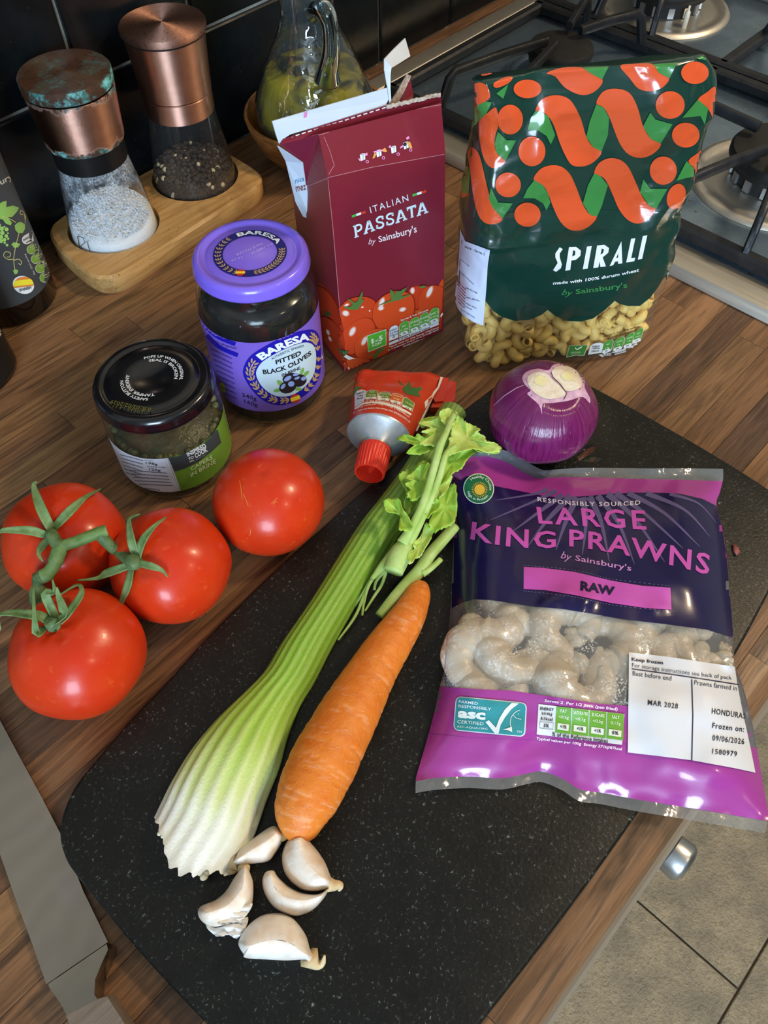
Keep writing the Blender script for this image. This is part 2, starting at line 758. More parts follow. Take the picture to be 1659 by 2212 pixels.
# the rest of the room: plastered walls, ceiling, a window on the left
M_PLASTER = plain('wall_plaster', '#b9b2a6', 0.9, var=(6, '#b0a99c', 0.5))
M_CEIL = plain('ceiling_paint', '#d9d8d4', 0.9, var=(5, '#d2d1cc', 0.4))
mk('ceiling', box(-2.1, 2.7, -3.1, 0.7, 1.50, 1.56), M_CEIL, None, smooth=False, kind='structure')
mk('wall_right', box(2.6, 2.68, -3.1, 0.7, -0.95, 1.51), M_PLASTER, None, smooth=False, kind='structure')
mk('wall_front', box(-2.1, 2.7, -3.1, -3.02, -0.95, 1.51), plain('front_wall_paint', '#7d766b', 0.9, var=(6, '#766f64', 0.5)), None, smooth=False, kind='structure')
wy0, wy1, wz0, wz1 = -2.47, -1.13, 0.12, 1.36
mk('wall_left', join(box(-2.12, -2.04, -3.1, wy0, -0.95, 1.51), box(-2.12, -2.04, wy1, 0.7, -0.95, 1.51), box(-2.12, -2.04, wy0, wy1, -0.95, wz0), box(-2.12, -2.04, wy0, wy1, wz1, 1.51)), M_PLASTER, None, smooth=False, kind='structure')
M_UPVC = plain('window_plastic', '#e6e8ea', 0.35)
win = mk('window_1', join(box(-2.10, -2.05, wy0, wy0+0.05, wz0, wz1), box(-2.10, -2.05, wy1-0.05, wy1, wz0, wz1), box(-2.10, -2.05, wy0, wy1, wz0, wz0+0.05), box(-2.10, -2.05, wy0, wy1, wz1-0.05, wz1), box(-2.10, -2.05, (wy0+wy1)/2-0.03, (wy0+wy1)/2+0.03, wz0, wz1)), M_UPVC, None, smooth=False, kind='structure')
mk('wall_upper', box(-0.9, 1.9, WALL_Y+0.002, WALL_Y+0.06, 0.62, 1.51), M_PLASTER, wall, smooth=False)
mk('wall_wing', join(box(-2.1, -0.9, WALL_Y+0.002, WALL_Y+0.06, -0.95, 1.51), box(1.9, 2.7, WALL_Y+0.002, WALL_Y+0.06, -0.95, 1.51)), M_PLASTER, wall, smooth=False)


def stone():
    t = NT('floor_stone')
    oi = t.n('ShaderNodeObjectInfo')
    v = t.coords()
    f1 = t.noise(v, 26, 6, 0.65)
    f2 = t.noise(v, 190, 4, 0.7)
    c = t.mix(t.math('MULTIPLY', t.math('SUBTRACT', f1, 0.35, True), 2.6, True), '#8c8069', '#bba886')
    c = t.mix(t.math('MULTIPLY', t.math('SUBTRACT', f2, 0.52, True), 4, True), c, '#6e6454')
    c = t.mix(t.math('MULTIPLY', oi.outputs['Random'], 0.18), c, '#6f675a')
    return t.done(t.bsdf(c, t.math('ADD', t.math('MULTIPLY', f2, 0.35), 0.22), 0, 0, t.bump(f2, 0.0040), spec=0.6))


M_STONE = stone()
floor = mk('floor', box(-2.1, 2.65, -3.05, 0.62, -0.96, -0.9035), plain('floor_joint', '#4a4338', 0.95, var=(90, '#2f2a24', 0.7)), None, smooth=False, kind='structure')
TS = 0.45
for iy in range(-6, 2):
    sh = 0.0 if iy % 2 == 0 else 0.16
    for ix in range(-6, 5):
        xa, ya = 0.410+sh+TS*ix, -0.288+TS*iy
        if xa+TS > 2.62 or ya < -3.0 or xa < -2.05:
            continue
        mk('floor_tile', box(xa+0.0015, xa+TS-0.0015, max(ya+0.0015, -3.0), min(ya+TS-0.0015, 0.61), -0.92, -0.9, 0.0012), M_STONE, floor, smooth=False)

# ------------------------------------------------------------------ cabinet under the worktop
M_CAB = plain('cabinet_paint', '#857a6a', 0.5, var=(30, '#7a6f5f', 0.5))
M_STEEL = plain('satin_steel', '#b9bdc0', 0.32, 1.0, var=(60, '#a9adb0', 0.6), bump=(500, 0.00005))
cab = thing('base_cabinet', (0.25, 0.27, -0.9), 'pale painted base cabinet under the front edge of the worktop', 'cabinet')
mk('carcass', box(-0.25, 0.95, -0.02, 0.575, -0.80, -0.0385), M_CAB, cab, smooth=False)
mk('plinth', box(-0.25, 0.95, 0.03, 0.05, -0.899, -0.801), M_CAB, cab, smooth=False)
for i, (a, b) in enumerate(((-0.248, 0.049), (0.051, 0.349), (0.351, 0.649), (0.651, 0.949))):
    V, Fc = box(a, b, -0.79, -0.06, 0.0, 0.0235, 0.002)
    V = [Vector((p.x, -0.0205-p.z, p.y)) for p in V]
    door = mk('door', (V, Fc), M_CAB, cab, smooth=False)
    if i in (0, 1, 2):
        kx, kz = (0.219, -0.155) if i == 1 else ((a+0.26), -0.155)
        prof = [(0.0, 0.0), (0.0085, 0.0), (0.0085, 0.006), (0.0135, 0.008), (0.0142, 0.0175), (0.0125, 0.0205), (0.008, 0.0222), (0.0, 0.0227)]
        V, Fc = lathe(prof, 32)
        V = [Vector((kx+p.x, -0.0442-p.z, kz+p.y)) for p in V]
        autosmooth(mk('knob', (V, Fc), M_STEEL, door, label='round satin steel knob'), 50)

# ================================================================== gas hob
def steel_brushed():
    t = NT('brushed_steel')
    v = t.coords('Object', (900, 12, 900))
    f = t.noise(v, 1.0, 3)
    return t.done(t.bsdf(t.mix(f, '#c2beb4', '#dedad0'), t.math('ADD', t.math('MULTIPLY', f, 0.2), 0.36), 1.0, 0, None))


def hob_pan():
    t = NT('hob_pan_steel')
    v = t.coords()
    f = t.noise(v, 30, 5, 0.6)
    s = t.noise(v, 160, 3)
    c = t.mix(t.math('MULTIPLY', t.math('SUBTRACT', f, 0.4, True), 2, True), '#93abc0', '#6c8397')
    c = t.mix(t.math('GREATER_THAN', s, 0.70), c, '#7a6a4c')
    return t.done(t.bsdf(c, t.math('ADD', t.math('MULTIPLY', f, 0.25), 0.16), 0.85, 0, None))


M_BRUSH, M_PAN = steel_brushed(), hob_pan()
M_IRON = plain('cast_iron', '#14171b', 0.42, 0.0, var=(90, '#2b2d30', 0.8), bump=(260, 0.0004))
M_CAP = plain('burner_cap', '#17181a', 0.62, 0.0, var=(70, '#242422', 0.7), bump=(200, 0.0003))
M_ALU = plain('burner_alloy', '#c8ccd0', 0.3, 0.9, var=(80, '#8f9498', 0.6))
HX0, HX1, HY0, HY1 = 0.537, 1.125, 0.055, 0.574
hob = thing('gas_hob', (0.83, 0.31, 0.0), 'stainless steel gas hob set in the worktop beside the pasta bag', 'gas hob')


def rr(x0, x1, y0, y1, r, n=6):
    o = []
    for cx, cy, a in ((x1-r, y0+r, -PI/2), (x1-r, y1-r, 0), (x0+r, y1-r, PI/2), (x0+r, y0+r, PI)):
        for k in range(n+1):
            b = a+PI/2*k/n
            o.append((cx+r*math.cos(b), cy+r*math.sin(b)))
    return o


rings = [(0.0, 0.0006, 0.012), (0.0015, 0.0055, 0.012), (0.0045, 0.0085, 0.012), (0.020, 0.0095, 0.01), (0.0225, 0.009, 0.01), (0.026, 0.0045, 0.01), (0.037, 0.004, 0.01)]
V, Fc = [], []
nn = 28
for d, z, r in rings:
    V += [Vector((p[0], p[1], z)) for p in rr(HX0+d, HX1-d, HY0+d, HY1-d, r)]
for i in range(len(rings)-1):
    for k in range(nn):
        Fc.append((i*nn+k, i*nn+(k+1) % nn, (i+1)*nn+(k+1) % nn, (i+1)*nn+k))
autosmooth(mk('rim', (V, Fc), M_BRUSH, hob), 30)
o = rr(HX0+0.037, HX1-0.037, HY0+0.037, HY1-0.037, 0.01)
mk('drip_tray', ([Vector((p[0], p[1], 0.004)) for p in o], [tuple(range(len(o)))]), M_PAN, hob, smooth=False)
BURN = [(0.700, 0.192, 0.046), (0.722, 0.440, 0.033), (0.925, 0.192, 0.038), (0.925, 0.440, 0.046)]
for bx, by, br in BURN:
    # raised ring dish pressed in the tray
    dish = mk('burner_dish', lathe([(br*1.55, 0.0042), (br*1.50, 0.0075), (br*1.40, 0.0085), (br*1.3, 0.006), (br*1.15, 0.0065), (br*0.9, 0.009), (0.0, 0.009)], 56, (bx, by, 0)), M_BRUSH if br > 0.04 else M_PAN, hob)
    head = mk('burner_head', lathe([(br*0.78, 0.009), (br*0.80, 0.021), (br*0.92, 0.0225), (br*0.92, 0.0255), (0.0, 0.0255)], 48, (bx, by, 0)), M_CAP, hob)
    autosmooth(head, 40)
    for k in range(14):
        a = 2*PI*k/14
        V, Fc = box(-0.0032, 0.0032, br*0.74, br*0.83, 0.010, 0.0205, 0.0006)
        mk('flame_port', xf((V, Fc), Matrix.Translation((bx, by, 0)) @ Matrix.Rotation(a, 4, 'Z')), M_ALU, head, smooth=False)
    autosmooth(mk('burner_cap', lathe([(0.0, 0.0255), (br*0.93, 0.0255), (br*0.97, 0.028), (br*0.97, 0.033), (br*0.93, 0.0355), (br*0.80, 0.0363), (0.0, 0.0365)], 56, (bx, by, 0)), M_CAP, hob), 40)
    mk('spark_pin', lathe([(0.0, 0.0), (0.0028, 0.0), (0.0028, 0.016), (0.0012, 0.018), (0.0012, 0.022), (0, 0.022)], 10, (bx-br*0.62, by-br*0.9, 0.006)), plain('ceramic', '#d8d3c2', 0.3), hob)
# control knobs along the far side
for k in range(4):
    autosmooth(mk('control_knob', lathe([(0.017, 0.0), (0.0165, 0.018), (0.015, 0.021), (0.0, 0.0215)], 28, (1.058, 0.13+0.105*k, 0.0045)), M_IRON, hob), 40)


def bar(a, b, w=0.0085, h=0.012):
    """rectangular cast bar from a to b, w wide, h tall, slightly chamfered"""
    a, b = Vector(a), Vector(b)
    d = (b-a).normalized()
    s = d.cross(Vector((0, 0, 1)))
    if s.length < 1e-5:
        s = Vector((1, 0, 0))
    s.normalize()
    q = s.cross(d).normalized()
    V = []
    sec = [(-.5, -.38), (-.38, -.5), (.38, -.5), (.5, -.38), (.5, .3), (.3, .5), (-.3, .5), (-.5, .3)]
    for p in (a, b):
        V += [p+s*(w*u)+q*(h*v) for u, v in sec]
    n = 8
    Fc = [(i, (i+1) % n, n+(i+1) % n, n+i) for i in range(n)] + [tuple(range(n))[::-1], tuple(range(n, 2*n))]
    return V, Fc


def path_bar(pts, w=0.0085, h=0.012):
    P = [Vector(p) for p in pts]
    V, Fc = [], []
    sec = [(-.5, -.38), (-.38, -.5), (.38, -.5), (.5, -.38), (.5, .3), (.3, .5), (-.3, .5), (-.5, .3)]
    n = 8
    h0 = (P[-1]-P[0])
    s = Vector((h0.x, h0.y, 0)).normalized().cross(Vector((0, 0, 1)))
    for i, p in enumerate(P):
        d = (P[min(i+1, len(P)-1)]-P[max(i-1, 0)]).normalized()
        q = s.cross(d).normalized()
        V += [p+s*(w*u)+q*(h*v) for u, v in sec]
    for i in range(len(P)-1):
        Fc += [(i*n+k, i*n+(k+1) % n, (i+1)*n+(k+1) % n, (i+1)*n+k) for k in range(n)]
    Fc += [tuple(range(n))[::-1], tuple((len(P)-1)*n+k for k in range(n))]
    return V, Fc


def pan_support(x0, x1, y0, y1, burners, label):
    t = thing('pan_support', ((x0+x1)/2, (y0+y1)/2, 0.004), label, 'pan support', 'cast iron pan supports on the hob')
    zb = 0.012
    ym = (y0+y1)/2+0.005
    for a, b in (((x0, y0), (x0, y1)), ((x1, y0), (x1, y1))):
        mk('frame_bar', bar((a[0], a[1]-0.005, zb), (b[0], b[1]+0.005, zb), 0.012, 0.010), M_IRON, t, smooth=False)
    for yy in (y0, ym, y1):
        mk('frame_bar', bar((x0, yy, zb), (x1, yy, zb), 0.011, 0.010), M_IRON, t, smooth=False)
    for sx in (x0, x1):
        for sy in (y0, y1):
            mk('foot', lathe([(0.005, 0.0), (0.006, 0.008), (0.0, 0.008)], 12, (sx, sy, 0.0042)), M_IRON, t)
    for bx, by, br in burners:
        yl, yh = (y0, ym) if by < ym else (ym, y1)
        tip = br*0.62
        for fx, fy in ((x0, by-0.035), (x0, by+0.035), (x1, by-0.035), (x1, by+0.035)) + (((bx, yl), (bx, yh)) if by < ym else ()):
            d = Vector((bx-fx, by-fy, 0))
            e = Vector((bx, by, 0))-d.normalized()*tip
            s = Vector((fx, fy, 0))
            L = (e-s).length
            u = (e-s).normalized()
            pts = [s+Vector((0, 0, zb)), s+u*0.005+Vector((0, 0, zb+0.014)), s+u*0.010+Vector((0, 0, 0.0405)), s+u*0.016+Vector((0, 0, 0.0455)), s+u*L*0.6+Vector((0, 0, 0.0462)), e+Vector((0, 0, 0.0445))]
            autosmooth(mk('finger', path_bar(pts, 0.0066, 0.0085), M_IRON, t), 50)
    return t


pan_support(0.581, 0.822, 0.098, 0.536, BURN[:2], 'cast iron pan support over the burners nearest the pasta bag')
pan_support(0.838, 1.020, 0.098, 0.536, BURN[2:], 'cast iron pan support on the far side of the hob')

# ================================================================== mills on their tray
VIEW_UP = math.radians(43.6)      # world angle of "away from the viewer" on a level surface


def bamboo():
    t = NT('bamboo_wood')
    v = t.coords('Object', (14, 160, 160))
    g = t.noise(v, 1.6, 5, 0.6, 0.4)
    v2 = t.coords('Object', (1, 1, 1))
    st = t.noise(v2, 24, 4)
    c = t.mix(t.math('MULTIPLY', t.math('SUBTRACT', g, 0.4, True), 3, True), '#c9a067', '#a97b43')
    c = t.mix(t.math('MULTIPLY', t.math('SUBTRACT', st, 0.58, True), 3.5, True), c, '#7d5529')
    sp = t.noise(v2, 700, 1)
    c = t.mix(t.math('GREATER_THAN', sp, 0.74), c, '#3a2614')
    return t.done(t.bsdf(c, 0.45, 0, 0, t.bump(g, 0.0003), spec=0.4))


M_BAMBOO = bamboo()
SALT, PEP = (0.2645, 0.5530), (0.3540, 0.5580)
tray = thing('mill_tray', (0.3095, 0.553, 0.0), 'light bamboo tray with two round wells holding the salt and pepper mills', 'tray')
o = [(0.2150, 0.5130), (0.2210, 0.5035), (0.2330, 0.4990), (0.2700, 0.4998), (0.3300, 0.5032), (0.3700, 0.5055), (0.3860, 0.5100), (0.3955, 0.5220), (0.3975, 0.5560), (0.3955, 0.5830), (0.3860, 0.5930), (0.3600, 0.5950), (0.2600, 0.5950), (0.2350, 0.5925), (0.2240, 0.5850), (0.2170, 0.5650), (0.2140, 0.5300)]
o = smooth_loop(o, 5)
TZ = 0.0175
outer = [Vector((p[0], p[1])) for p in o]
holes = [[(c[0]+0.0372*math.cos(2*PI*k/40), c[1]+0.0372*math.sin(2*PI*k/40)) for k in range(40)] for c in (SALT, PEP)]
# top face with two wells, sides, well walls and floors
cen = Vector((0.3095, 0.553))
ins = [p+(cen-p).normalized()*0.0022 for p in outer]
tv, tf = fill([[tuple(p) for p in ins]]+holes)
V = [Vector((p[0], p[1], TZ)) for p in tv]
Fc = []
for f in tf:
    n = (V[f[1]]-V[f[0]]).cross(V[f[2]]-V[f[0]])
    Fc.append(f if n.z > 0 else f[::-1])
N = len(outer)
k = len(V)
V += [Vector((p.x, p.y, TZ-0.0022)) for p in outer] + [Vector((p.x, p.y, 0.003)) for p in outer] + [Vector((p.x, p.y, 0.0)) for p in ins]
for a, b in ((0, k), (k, k+N), (k+N, k+2*N)):
    Fc += [(a+i, b+i, b+(i+1) % N, a+(i+1) % N) for i in range(N)]
for hi, h in enumerate(holes):
    a = N+hi*40
    b = len(V)
    V += [Vector((p[0], p[1], 0.008)) for p in h]
    Fc += [(a+i, a+(i+1) % 40, b+(i+1) % 40, b+i) for i in range(40)]
    Fc.append(tuple(range(b, b+40)))
autosmooth(mk('board', (V, Fc), M_BAMBOO, tray), 40)


def copper(name, patina):
    t = NT(name)
    v = t.coords()
    f = t.noise(v, 70, 6, 0.7)
    g = t.noise(v, 160, 5, 0.7)
    br = t.noise(t.coords('Object', (6, 6, 900)), 1.0, 2)
    col = t.mix(t.math('MULTIPLY', t.math('SUBTRACT', f, 0.45, True), 2.0, True), '#d8a894', '#bd8a74')
    rough = t.math('ADD', t.math('MULTIPLY', br, 0.12), 0.34)
    metal = 1.0
    if patina:
        sep = t.n('ShaderNodeSeparateXYZ')
        t.l(v, sep.inputs[0])
        z = sep.outputs[2]
        # corrosion gathers at the two seams and on the lid
        low = t.math('MULTIPLY', t.math('SUBTRACT', 0.0935, z, True), 90, True)
        high = t.math('MULTIPLY', t.math('SUBTRACT', z, 0.1135, True), 80, True)
        k = t.math('MAXIMUM', low, high)
        kk = t.math('MULTIPLY', t.math('SUBTRACT', t.math('ADD', t.math('MULTIPLY', k, 0.42), f), 0.68, True), 9, True)
        brown = t.mix(t.math('MULTIPLY', t.math('SUBTRACT', g, 0.4, True), 3, True), '#4a3020', '#2c2018')
        verd = t.mix(t.math('MULTIPLY', t.math('SUBTRACT', g, 0.47, True), 9, True), '#3f7f7a', '#7fd0cf')
        seam = t.math('MULTIPLY', t.math('SUBTRACT', t.noise(v, 44, 5, 0.7), 0.5, True), 9, True)
        top = t.math('MULTIPLY', t.math('SUBTRACT', z, 0.1318, True), 4000, True)
        seam = t.math('MULTIPLY', seam, t.math('SUBTRACT', 1.0, t.math('MULTIPLY', top, 0.88)))
        pc = t.mix(seam, brown, verd)
        kk = t.math('MAXIMUM', kk, t.math('MULTIPLY', top, 0.96))
        col = t.mix(kk, col, pc)
        rough = t.math('ADD', t.math('MULTIPLY', kk, 0.5), rough, True)
        metal = t.math('SUBTRACT', 1.0, kk, True)
    else:
        sp = t.noise(v, 420, 3)
        sep = t.n('ShaderNodeSeparateXYZ')
        t.l(v, sep.inputs[0])
        top = t.math('MULTIPLY', t.math('SUBTRACT', sep.outputs[2], 0.1275, True), 900, True)
        s2 = t.math('MULTIPLY', t.math('MULTIPLY', t.math('SUBTRACT', sp, 0.57, True), 8, True), t.math('ADD', t.math('MULTIPLY', top, 0.7), 0.03))
        col = t.mix(s2, col, '#4a2d22')
        col = t.mix(t.math('MULTIPLY', top, 0.45), col, '#6e5148')
        rough = t.math('ADD', rough, t.math('MULTIPLY', top, 0.2), True)
    return t.done(t.bsdf(col, rough, metal, 0, t.bump(g, 0.00012) if patina else None, aniso=0.85, turned=True))


M_COP_OLD, M_COP = copper('corroded_copper', True), copper('brushed_copper', False)
M_GLASS = film('thin_glass', (0.93, 0.95, 0.95, 1), 0.015, 0.03, '#c8d0d4')
M_SALTGLASS = film('salt_dusted_glass', (0.93, 0.95, 0.96, 1), 0.03, 0.05, '#dfe8f0', frost=0.0)
M_BLACKPL = plain('black_plastic', '#121314', 0.35, 0, 0, var=(90, '#1d1e1f', 0.5))


def salt_dust():
    t = NT('salt_dust_on_glass')
    v = t.coords()
    f = t.noise(v, 75, 4, 0.6)
    g = t.noise(v, 800, 2)
    sep = t.n('ShaderNodeSeparateXYZ')
    t.l(v, sep.inputs[0])
    z = t.math('MULTIPLY', t.math('SUBTRACT', sep.outputs[2], 0.030), 22, True)
    k = t.math('MULTIPLY', t.math('SUBTRACT', t.math('ADD', f, t.math('MULTIPLY', z, 0.26)), 0.53, True), 5, True)
    k = t.math('MULTIPLY', k, t.math('MULTIPLY', t.math('SUBTRACT', g, 0.30, True), 2.6, True))
    tr = t.n('ShaderNodeBsdfTransparent')
    df = t.n('ShaderNodeBsdfDiffuse')
    df.inputs[0].default_value = C('#d9e2ea')
    m = t.n('ShaderNodeMixShader')
    t.l(t.math('MULTIPLY', k, 0.8), m.inputs[0])
    t.l(tr.outputs[0], m.inputs[1])
    t.l(df.outputs[0], m.inputs[2])
    return t.done(m.outputs[0])


def mill(c, salt):
    z0 = 0.0082
    lab = 'salt mill with corroded copper cap and black collar, white salt inside its glass' if salt else 'pepper mill with brushed copper cap, black peppercorns inside its glass'
    t = thing('salt_mill' if salt else 'pepper_mill', (c[0], c[1], z0), lab, 'salt mill' if salt else 'pepper mill')
    cc = (c[0], c[1], 0)
    cop = M_COP_OLD if salt else M_COP
    zg = 0.0775
    g = mk('glass_jar', lathe([(0.0, z0), (0.033, z0), (0.0352, z0+0.002), (0.0355, z0+0.006), (0.0335, 0.030), (0.0300, 0.055), (0.0272, 0.072), (0.0262, zg+0.003)], 64, cc), M_SALTGLASS if salt else M_GLASS, t)
    if salt:
        mk('salt_dust', lathe([(0.0331, 0.026), (0.0328, 0.030), (0.0293, 0.055), (0.0266, 0.072), (0.0256, zg)], 64, cc), salt_dust(), t, kind='stuff')
        autosmooth(mk('collar', lathe([(0.0262, zg-0.001), (0.0268, zg-0.001), (0.0272, 0.0925), (0.0, 0.0925)], 56, cc), M_BLACKPL, t), 40)
        cap = mk('copper_cap', lathe([(0.0, 0.0921), (0.0285, 0.0921), (0.0288, 0.0935), (0.0300, 0.110), (0.0317, 0.1295), (0.0310, 0.1300)], 72, cc), cop, t)
    else:
        ring = mk('copper_ring', lathe([(0.0262, zg-0.001), (0.0272, zg-0.001), (0.0274, 0.0915), (0.0266, 0.092)], 64, cc), cop, t)
        autosmooth(ring, 40)
        cap = mk('copper_cap', lathe([(0.0266, 0.0925), (0.0276, 0.0930), (0.0286, 0.110), (0.0305, 0.1345), (0.0, 0.1345)], 72, cc), cop, t)
        mk('gap_ring', lathe([(0.0299, 0.1346), (0.0299, 0.1375)], 48, cc), M_BLACKPL, t)
    autosmooth(cap, 40)
    zl = 0.1312 if salt else 0.1362
    zt = 0.1408 if salt else 0.1418
    autosmooth(mk('lid', lathe([(0.0, zl), (0.0312, zl), (0.0322, zl+0.0012), (0.0322, zt-0.0012), (0.0315, zt-0.0002), (0.030, zt), (0.015, zt+0.0002), (0.0, zt+0.0002)], 72, cc), cop, t), 40)
    return t, g


def salt_mat():
    t = NT('coarse_salt')
    v = t.coords()
    g = t.noise(v, 420, 3, 0.6)
    return t.done(t.bsdf(t.mix(g, '#e2e9f0', '#fafcff'), 0.5, 0, 0, t.bump(g, 0.0005), sss=0.3))


sm, sglass = mill(SALT, True)
# heap of salt with a sloping, crystalline surface
rs = random.Random(3)
nu = 48
V, Fc = [], []
rows = [(0.0, 0.0086)] + [(0.0325*math.sqrt(k/4), 0.0087) for k in range(1, 4)] + [(0.0343, 0.009), (0.0345, 0.012), (0.0338, 0.020), (0.0330, 0.0265)]
for r, z in rows:
    for k in range(nu):
        a = 2*PI*k/nu
        dz = 0.0045*math.cos(a-1.2)*(1 if z > 0.025 else 0)+(0.0022*noise.noise((math.cos(a)*2, math.sin(a)*2, z*40)) if z > 0.015 else 0)
        V.append(Vector((SALT[0]+r*math.cos(a), SALT[1]+r*math.sin(a), z+dz)))
nr = len(rows)
for j in range(1, 9):
    r = 0.0330*(1-j/8)
    for k in range(nu):
        a = 2*PI*k/nu
        d = 0.0265+0.0045*math.cos(a-1.2)*(r/0.033)+0.005*(1-(r/0.033)**2)+0.0028*noise.noise((r*260*math.cos(a), r*260*math.sin(a), 3))
        V.append(Vector((SALT[0]+r*math.cos(a), SALT[1]+r*math.sin(a), d)))
Fc = grid_faces(nu, nr+8, True)
M_SALT = salt_mat()
mk('salt', (V, Fc), M_SALT, sm, kind='stuff', label='heap of white salt crystals')
cr = []
for i in range(900):
    a, r = rs.uniform(0, 2*PI), 0.031*math.sqrt(rs.random())
    z = 0.0268+0.0045*math.cos(a-1.2)*(r/0.033)+0.005*(1-(r/0.033)**2)+0.0008
    s = rs.uniform(0.0003, 0.00075)
    M_ = Matrix.Translation((SALT[0]+r*math.cos(a), SALT[1]+r*math.sin(a), z)) @ Matrix.Rotation(rs.uniform(0, 3), 4, Vector((rs.random(), rs.random(), rs.random()+.1)).normalized())
    cr.append(xf(box(-s, s, -s, s, -s, s), M_))
mk('salt_crystals', join(*cr), M_SALT, sm, smooth=False, kind='stuff')
# maker's mark on the salt glass
bg = bvh_of((sglass.data.vertices and [Vector(v.co)+BASE[sm.name] for v in sglass.data.vertices], [list(p.vertices) for p in sglass.data.polygons]))
zs = lambda x, y: (x/2.765, y/2.765)
mk_ = [stroke([zs(*p) for p in ((462, 1412), (480, 1500), (545, 1528), (518, 1440))], 1.4), stroke([zs(*p) for p in ((462, 1412), (495, 1418), (508, 1452), (482, 1470), (490, 1500))], 1.4)]
multi(sm, bg, mk_, '#1c2126', 0.0003, name='logo_mark')

pm, pglass = mill(PEP, False)
M_PEP = plain('peppercorn', '#2a211b', 0.75, var=(300, '#5a4636', 0.7), bump=(900, 0.0006))
M_PEPW = plain('peppercorn_pale', '#cbb892', 0.75, bump=(900, 0.0005))
mk('pepper_bed', lathe([(0.0, 0.0086), (0.033, 0.0086), (0.0338, 0.012), (0.0318, 0.027), (0.018, 0.031), (0.0, 0.032)], 48, (PEP[0], PEP[1], 0)), M_PEP, pm, kind='stuff')
ca, cb = [], []
for i in range(620):
    a = rs.uniform(0, 2*PI)
    if i < 300:
        z = rs.uniform(0.0105, 0.028)
        r = 0.0349-(z-0.014)*0.10-0.0026 if z > 0.014 else 0.0322
    else:
        r = 0.031*math.sqrt(rs.random())
        z = 0.0285+0.004*(1-(r/0.032)**2)+rs.uniform(-0.001, 0.0012)
    s = rs.uniform(0.0018, 0.0026)
    (cb if rs.random() < 0.09 else ca).append(ellipsoid((PEP[0]+r*math.cos(a), PEP[1]+r*math.sin(a), z), (s, s, s*0.95), 8, 5))
mk('peppercorns', join(*ca), M_PEP, pm, kind='stuff', label='dark whole peppercorns')
mk('pale_peppercorns', join(*cb), M_PEPW, pm, kind='stuff')

# ================================================================== dark bottles at the left edge
M_DARKGLASS = plain('dark_bottle_glass', '#060606', 0.06, 0, 0, spec=0.6)


def cyl_band(c, r, z0, z1, a0, a1, n=48):
    return lathe([(r, z0), (r, z1)], n, (c[0], c[1], 0), a0, a1)


BC = (0.1655, 0.5560)
b1 = thing('oil_bottle', (BC[0], BC[1], 0), 'dark glass bottle with grey vine label and Spanish flag roundel, left of the mills', 'bottle')
BR = 0.0335
body = lathe([(0.0, 0.0), (0.031, 0.0), (BR, 0.003), (BR, 0.155), (0.030, 0.175), (0.020, 0.200), (0.0145, 0.220), (0.0140, 0.262), (0.0, 0.262)], 56, (BC[0], BC[1], 0))
mk('bottle_glass', body, M_DARKGLASS, b1)
mk('screw_cap', lathe([(0.0148, 0.240), (0.0152, 0.2405), (0.0152, 0.268), (0.0, 0.2695)], 32, (BC[0], BC[1], 0)), plain('black_cap', '#15161a', 0.4), b1)
lab = cyl_band(BC, BR+0.0003, 0.019, 0.135, math.radians(170), math.radians(346), 60)
lo = mk('label', lab, plain('bottle_label_paper', '#41464a', 0.5, var=(200, '#3a3f43', 0.5)), b1, label='dark grey paper label with vine drawing')
lb = bvh_of(lab)
zb = lambda x, y: (x/4.096, 240+y/4.096)
qb = lambda *p: [zb(*a) for a in p]
letter(lo, lb, "Sainsbury's", qb((-215, 715), (140, 520), (165, 585), (-190, 790)), '#d9dccf', 0.012)
for lp in ([(-20, 830), (25, 800), (60, 795), (55, 850), (115, 835), (170, 855), (150, 890), (110, 935), (65, 940), (105, 985), (95, 1012), (50, 995), (25, 960), (-20, 950)],
           [(200, 770), (225, 755), (245, 765), (250, 800), (225, 835), (195, 825)], [(130, 1010), (160, 985), (185, 980), (220, 1000), (222, 1040), (200, 1080), (160, 1080), (135, 1050)],
           [(100, 1180), (120, 1160), (150, 1165), (180, 1175), (160, 1205), (125, 1210)], [(115, 1410), (140, 1398), (162, 1410), (150, 1440), (130, 1445)]):
    patch(lo, lb, [zb(*p) for p in lp], '#8fbf62', 0.0005, 12, name='vine_leaf')
vin = [[(270, 795), (235, 870), (222, 990)], [(20, 930), (90, 955), (140, 985)], [(168, 1080), (150, 1150), (135, 1215), (122, 1310), (130, 1400)], [(122, 1310), (70, 1312), (32, 1280), (50, 1245), (90, 1255), (85, 1290), (60, 1290)], [(125, 1320), (165, 1310), (190, 1335), (180, 1360), (165, 1345)], [(222, 960), (212, 900), (185, 880), (180, 910), (205, 915)]]
multi(lo, lb, [stroke(smooth_path([zb(*p) for p in v], 5), 1.5) for v in vin], '#c9c07c', 0.0005, name='vine_tendril')
multi(lo, lb, [ell(*zb(x, y), r/4.1, r/4.1, n=14) for x, y, r in ((15, 1040, 20), (58, 1047, 18), (20, 1078, 20), (8, 1115, 20), (55, 1105, 16), (40, 1138, 16), (72, 1128, 11), (10, 1150, 18), (42, 1165, 11), (62, 1186, 12), (40, 1024, 9), (70, 1080, 8), (-12, 1010, 20))], '#9ccb6c', 0.0005, name='grapes')
patch(lo, lb, ell(*zb(207, 1538), 23.5, 19, 0.35), '#e9eef2', 0.0005, 12, name='flag_roundel')
cx_, cy_ = zb(207, 1538)
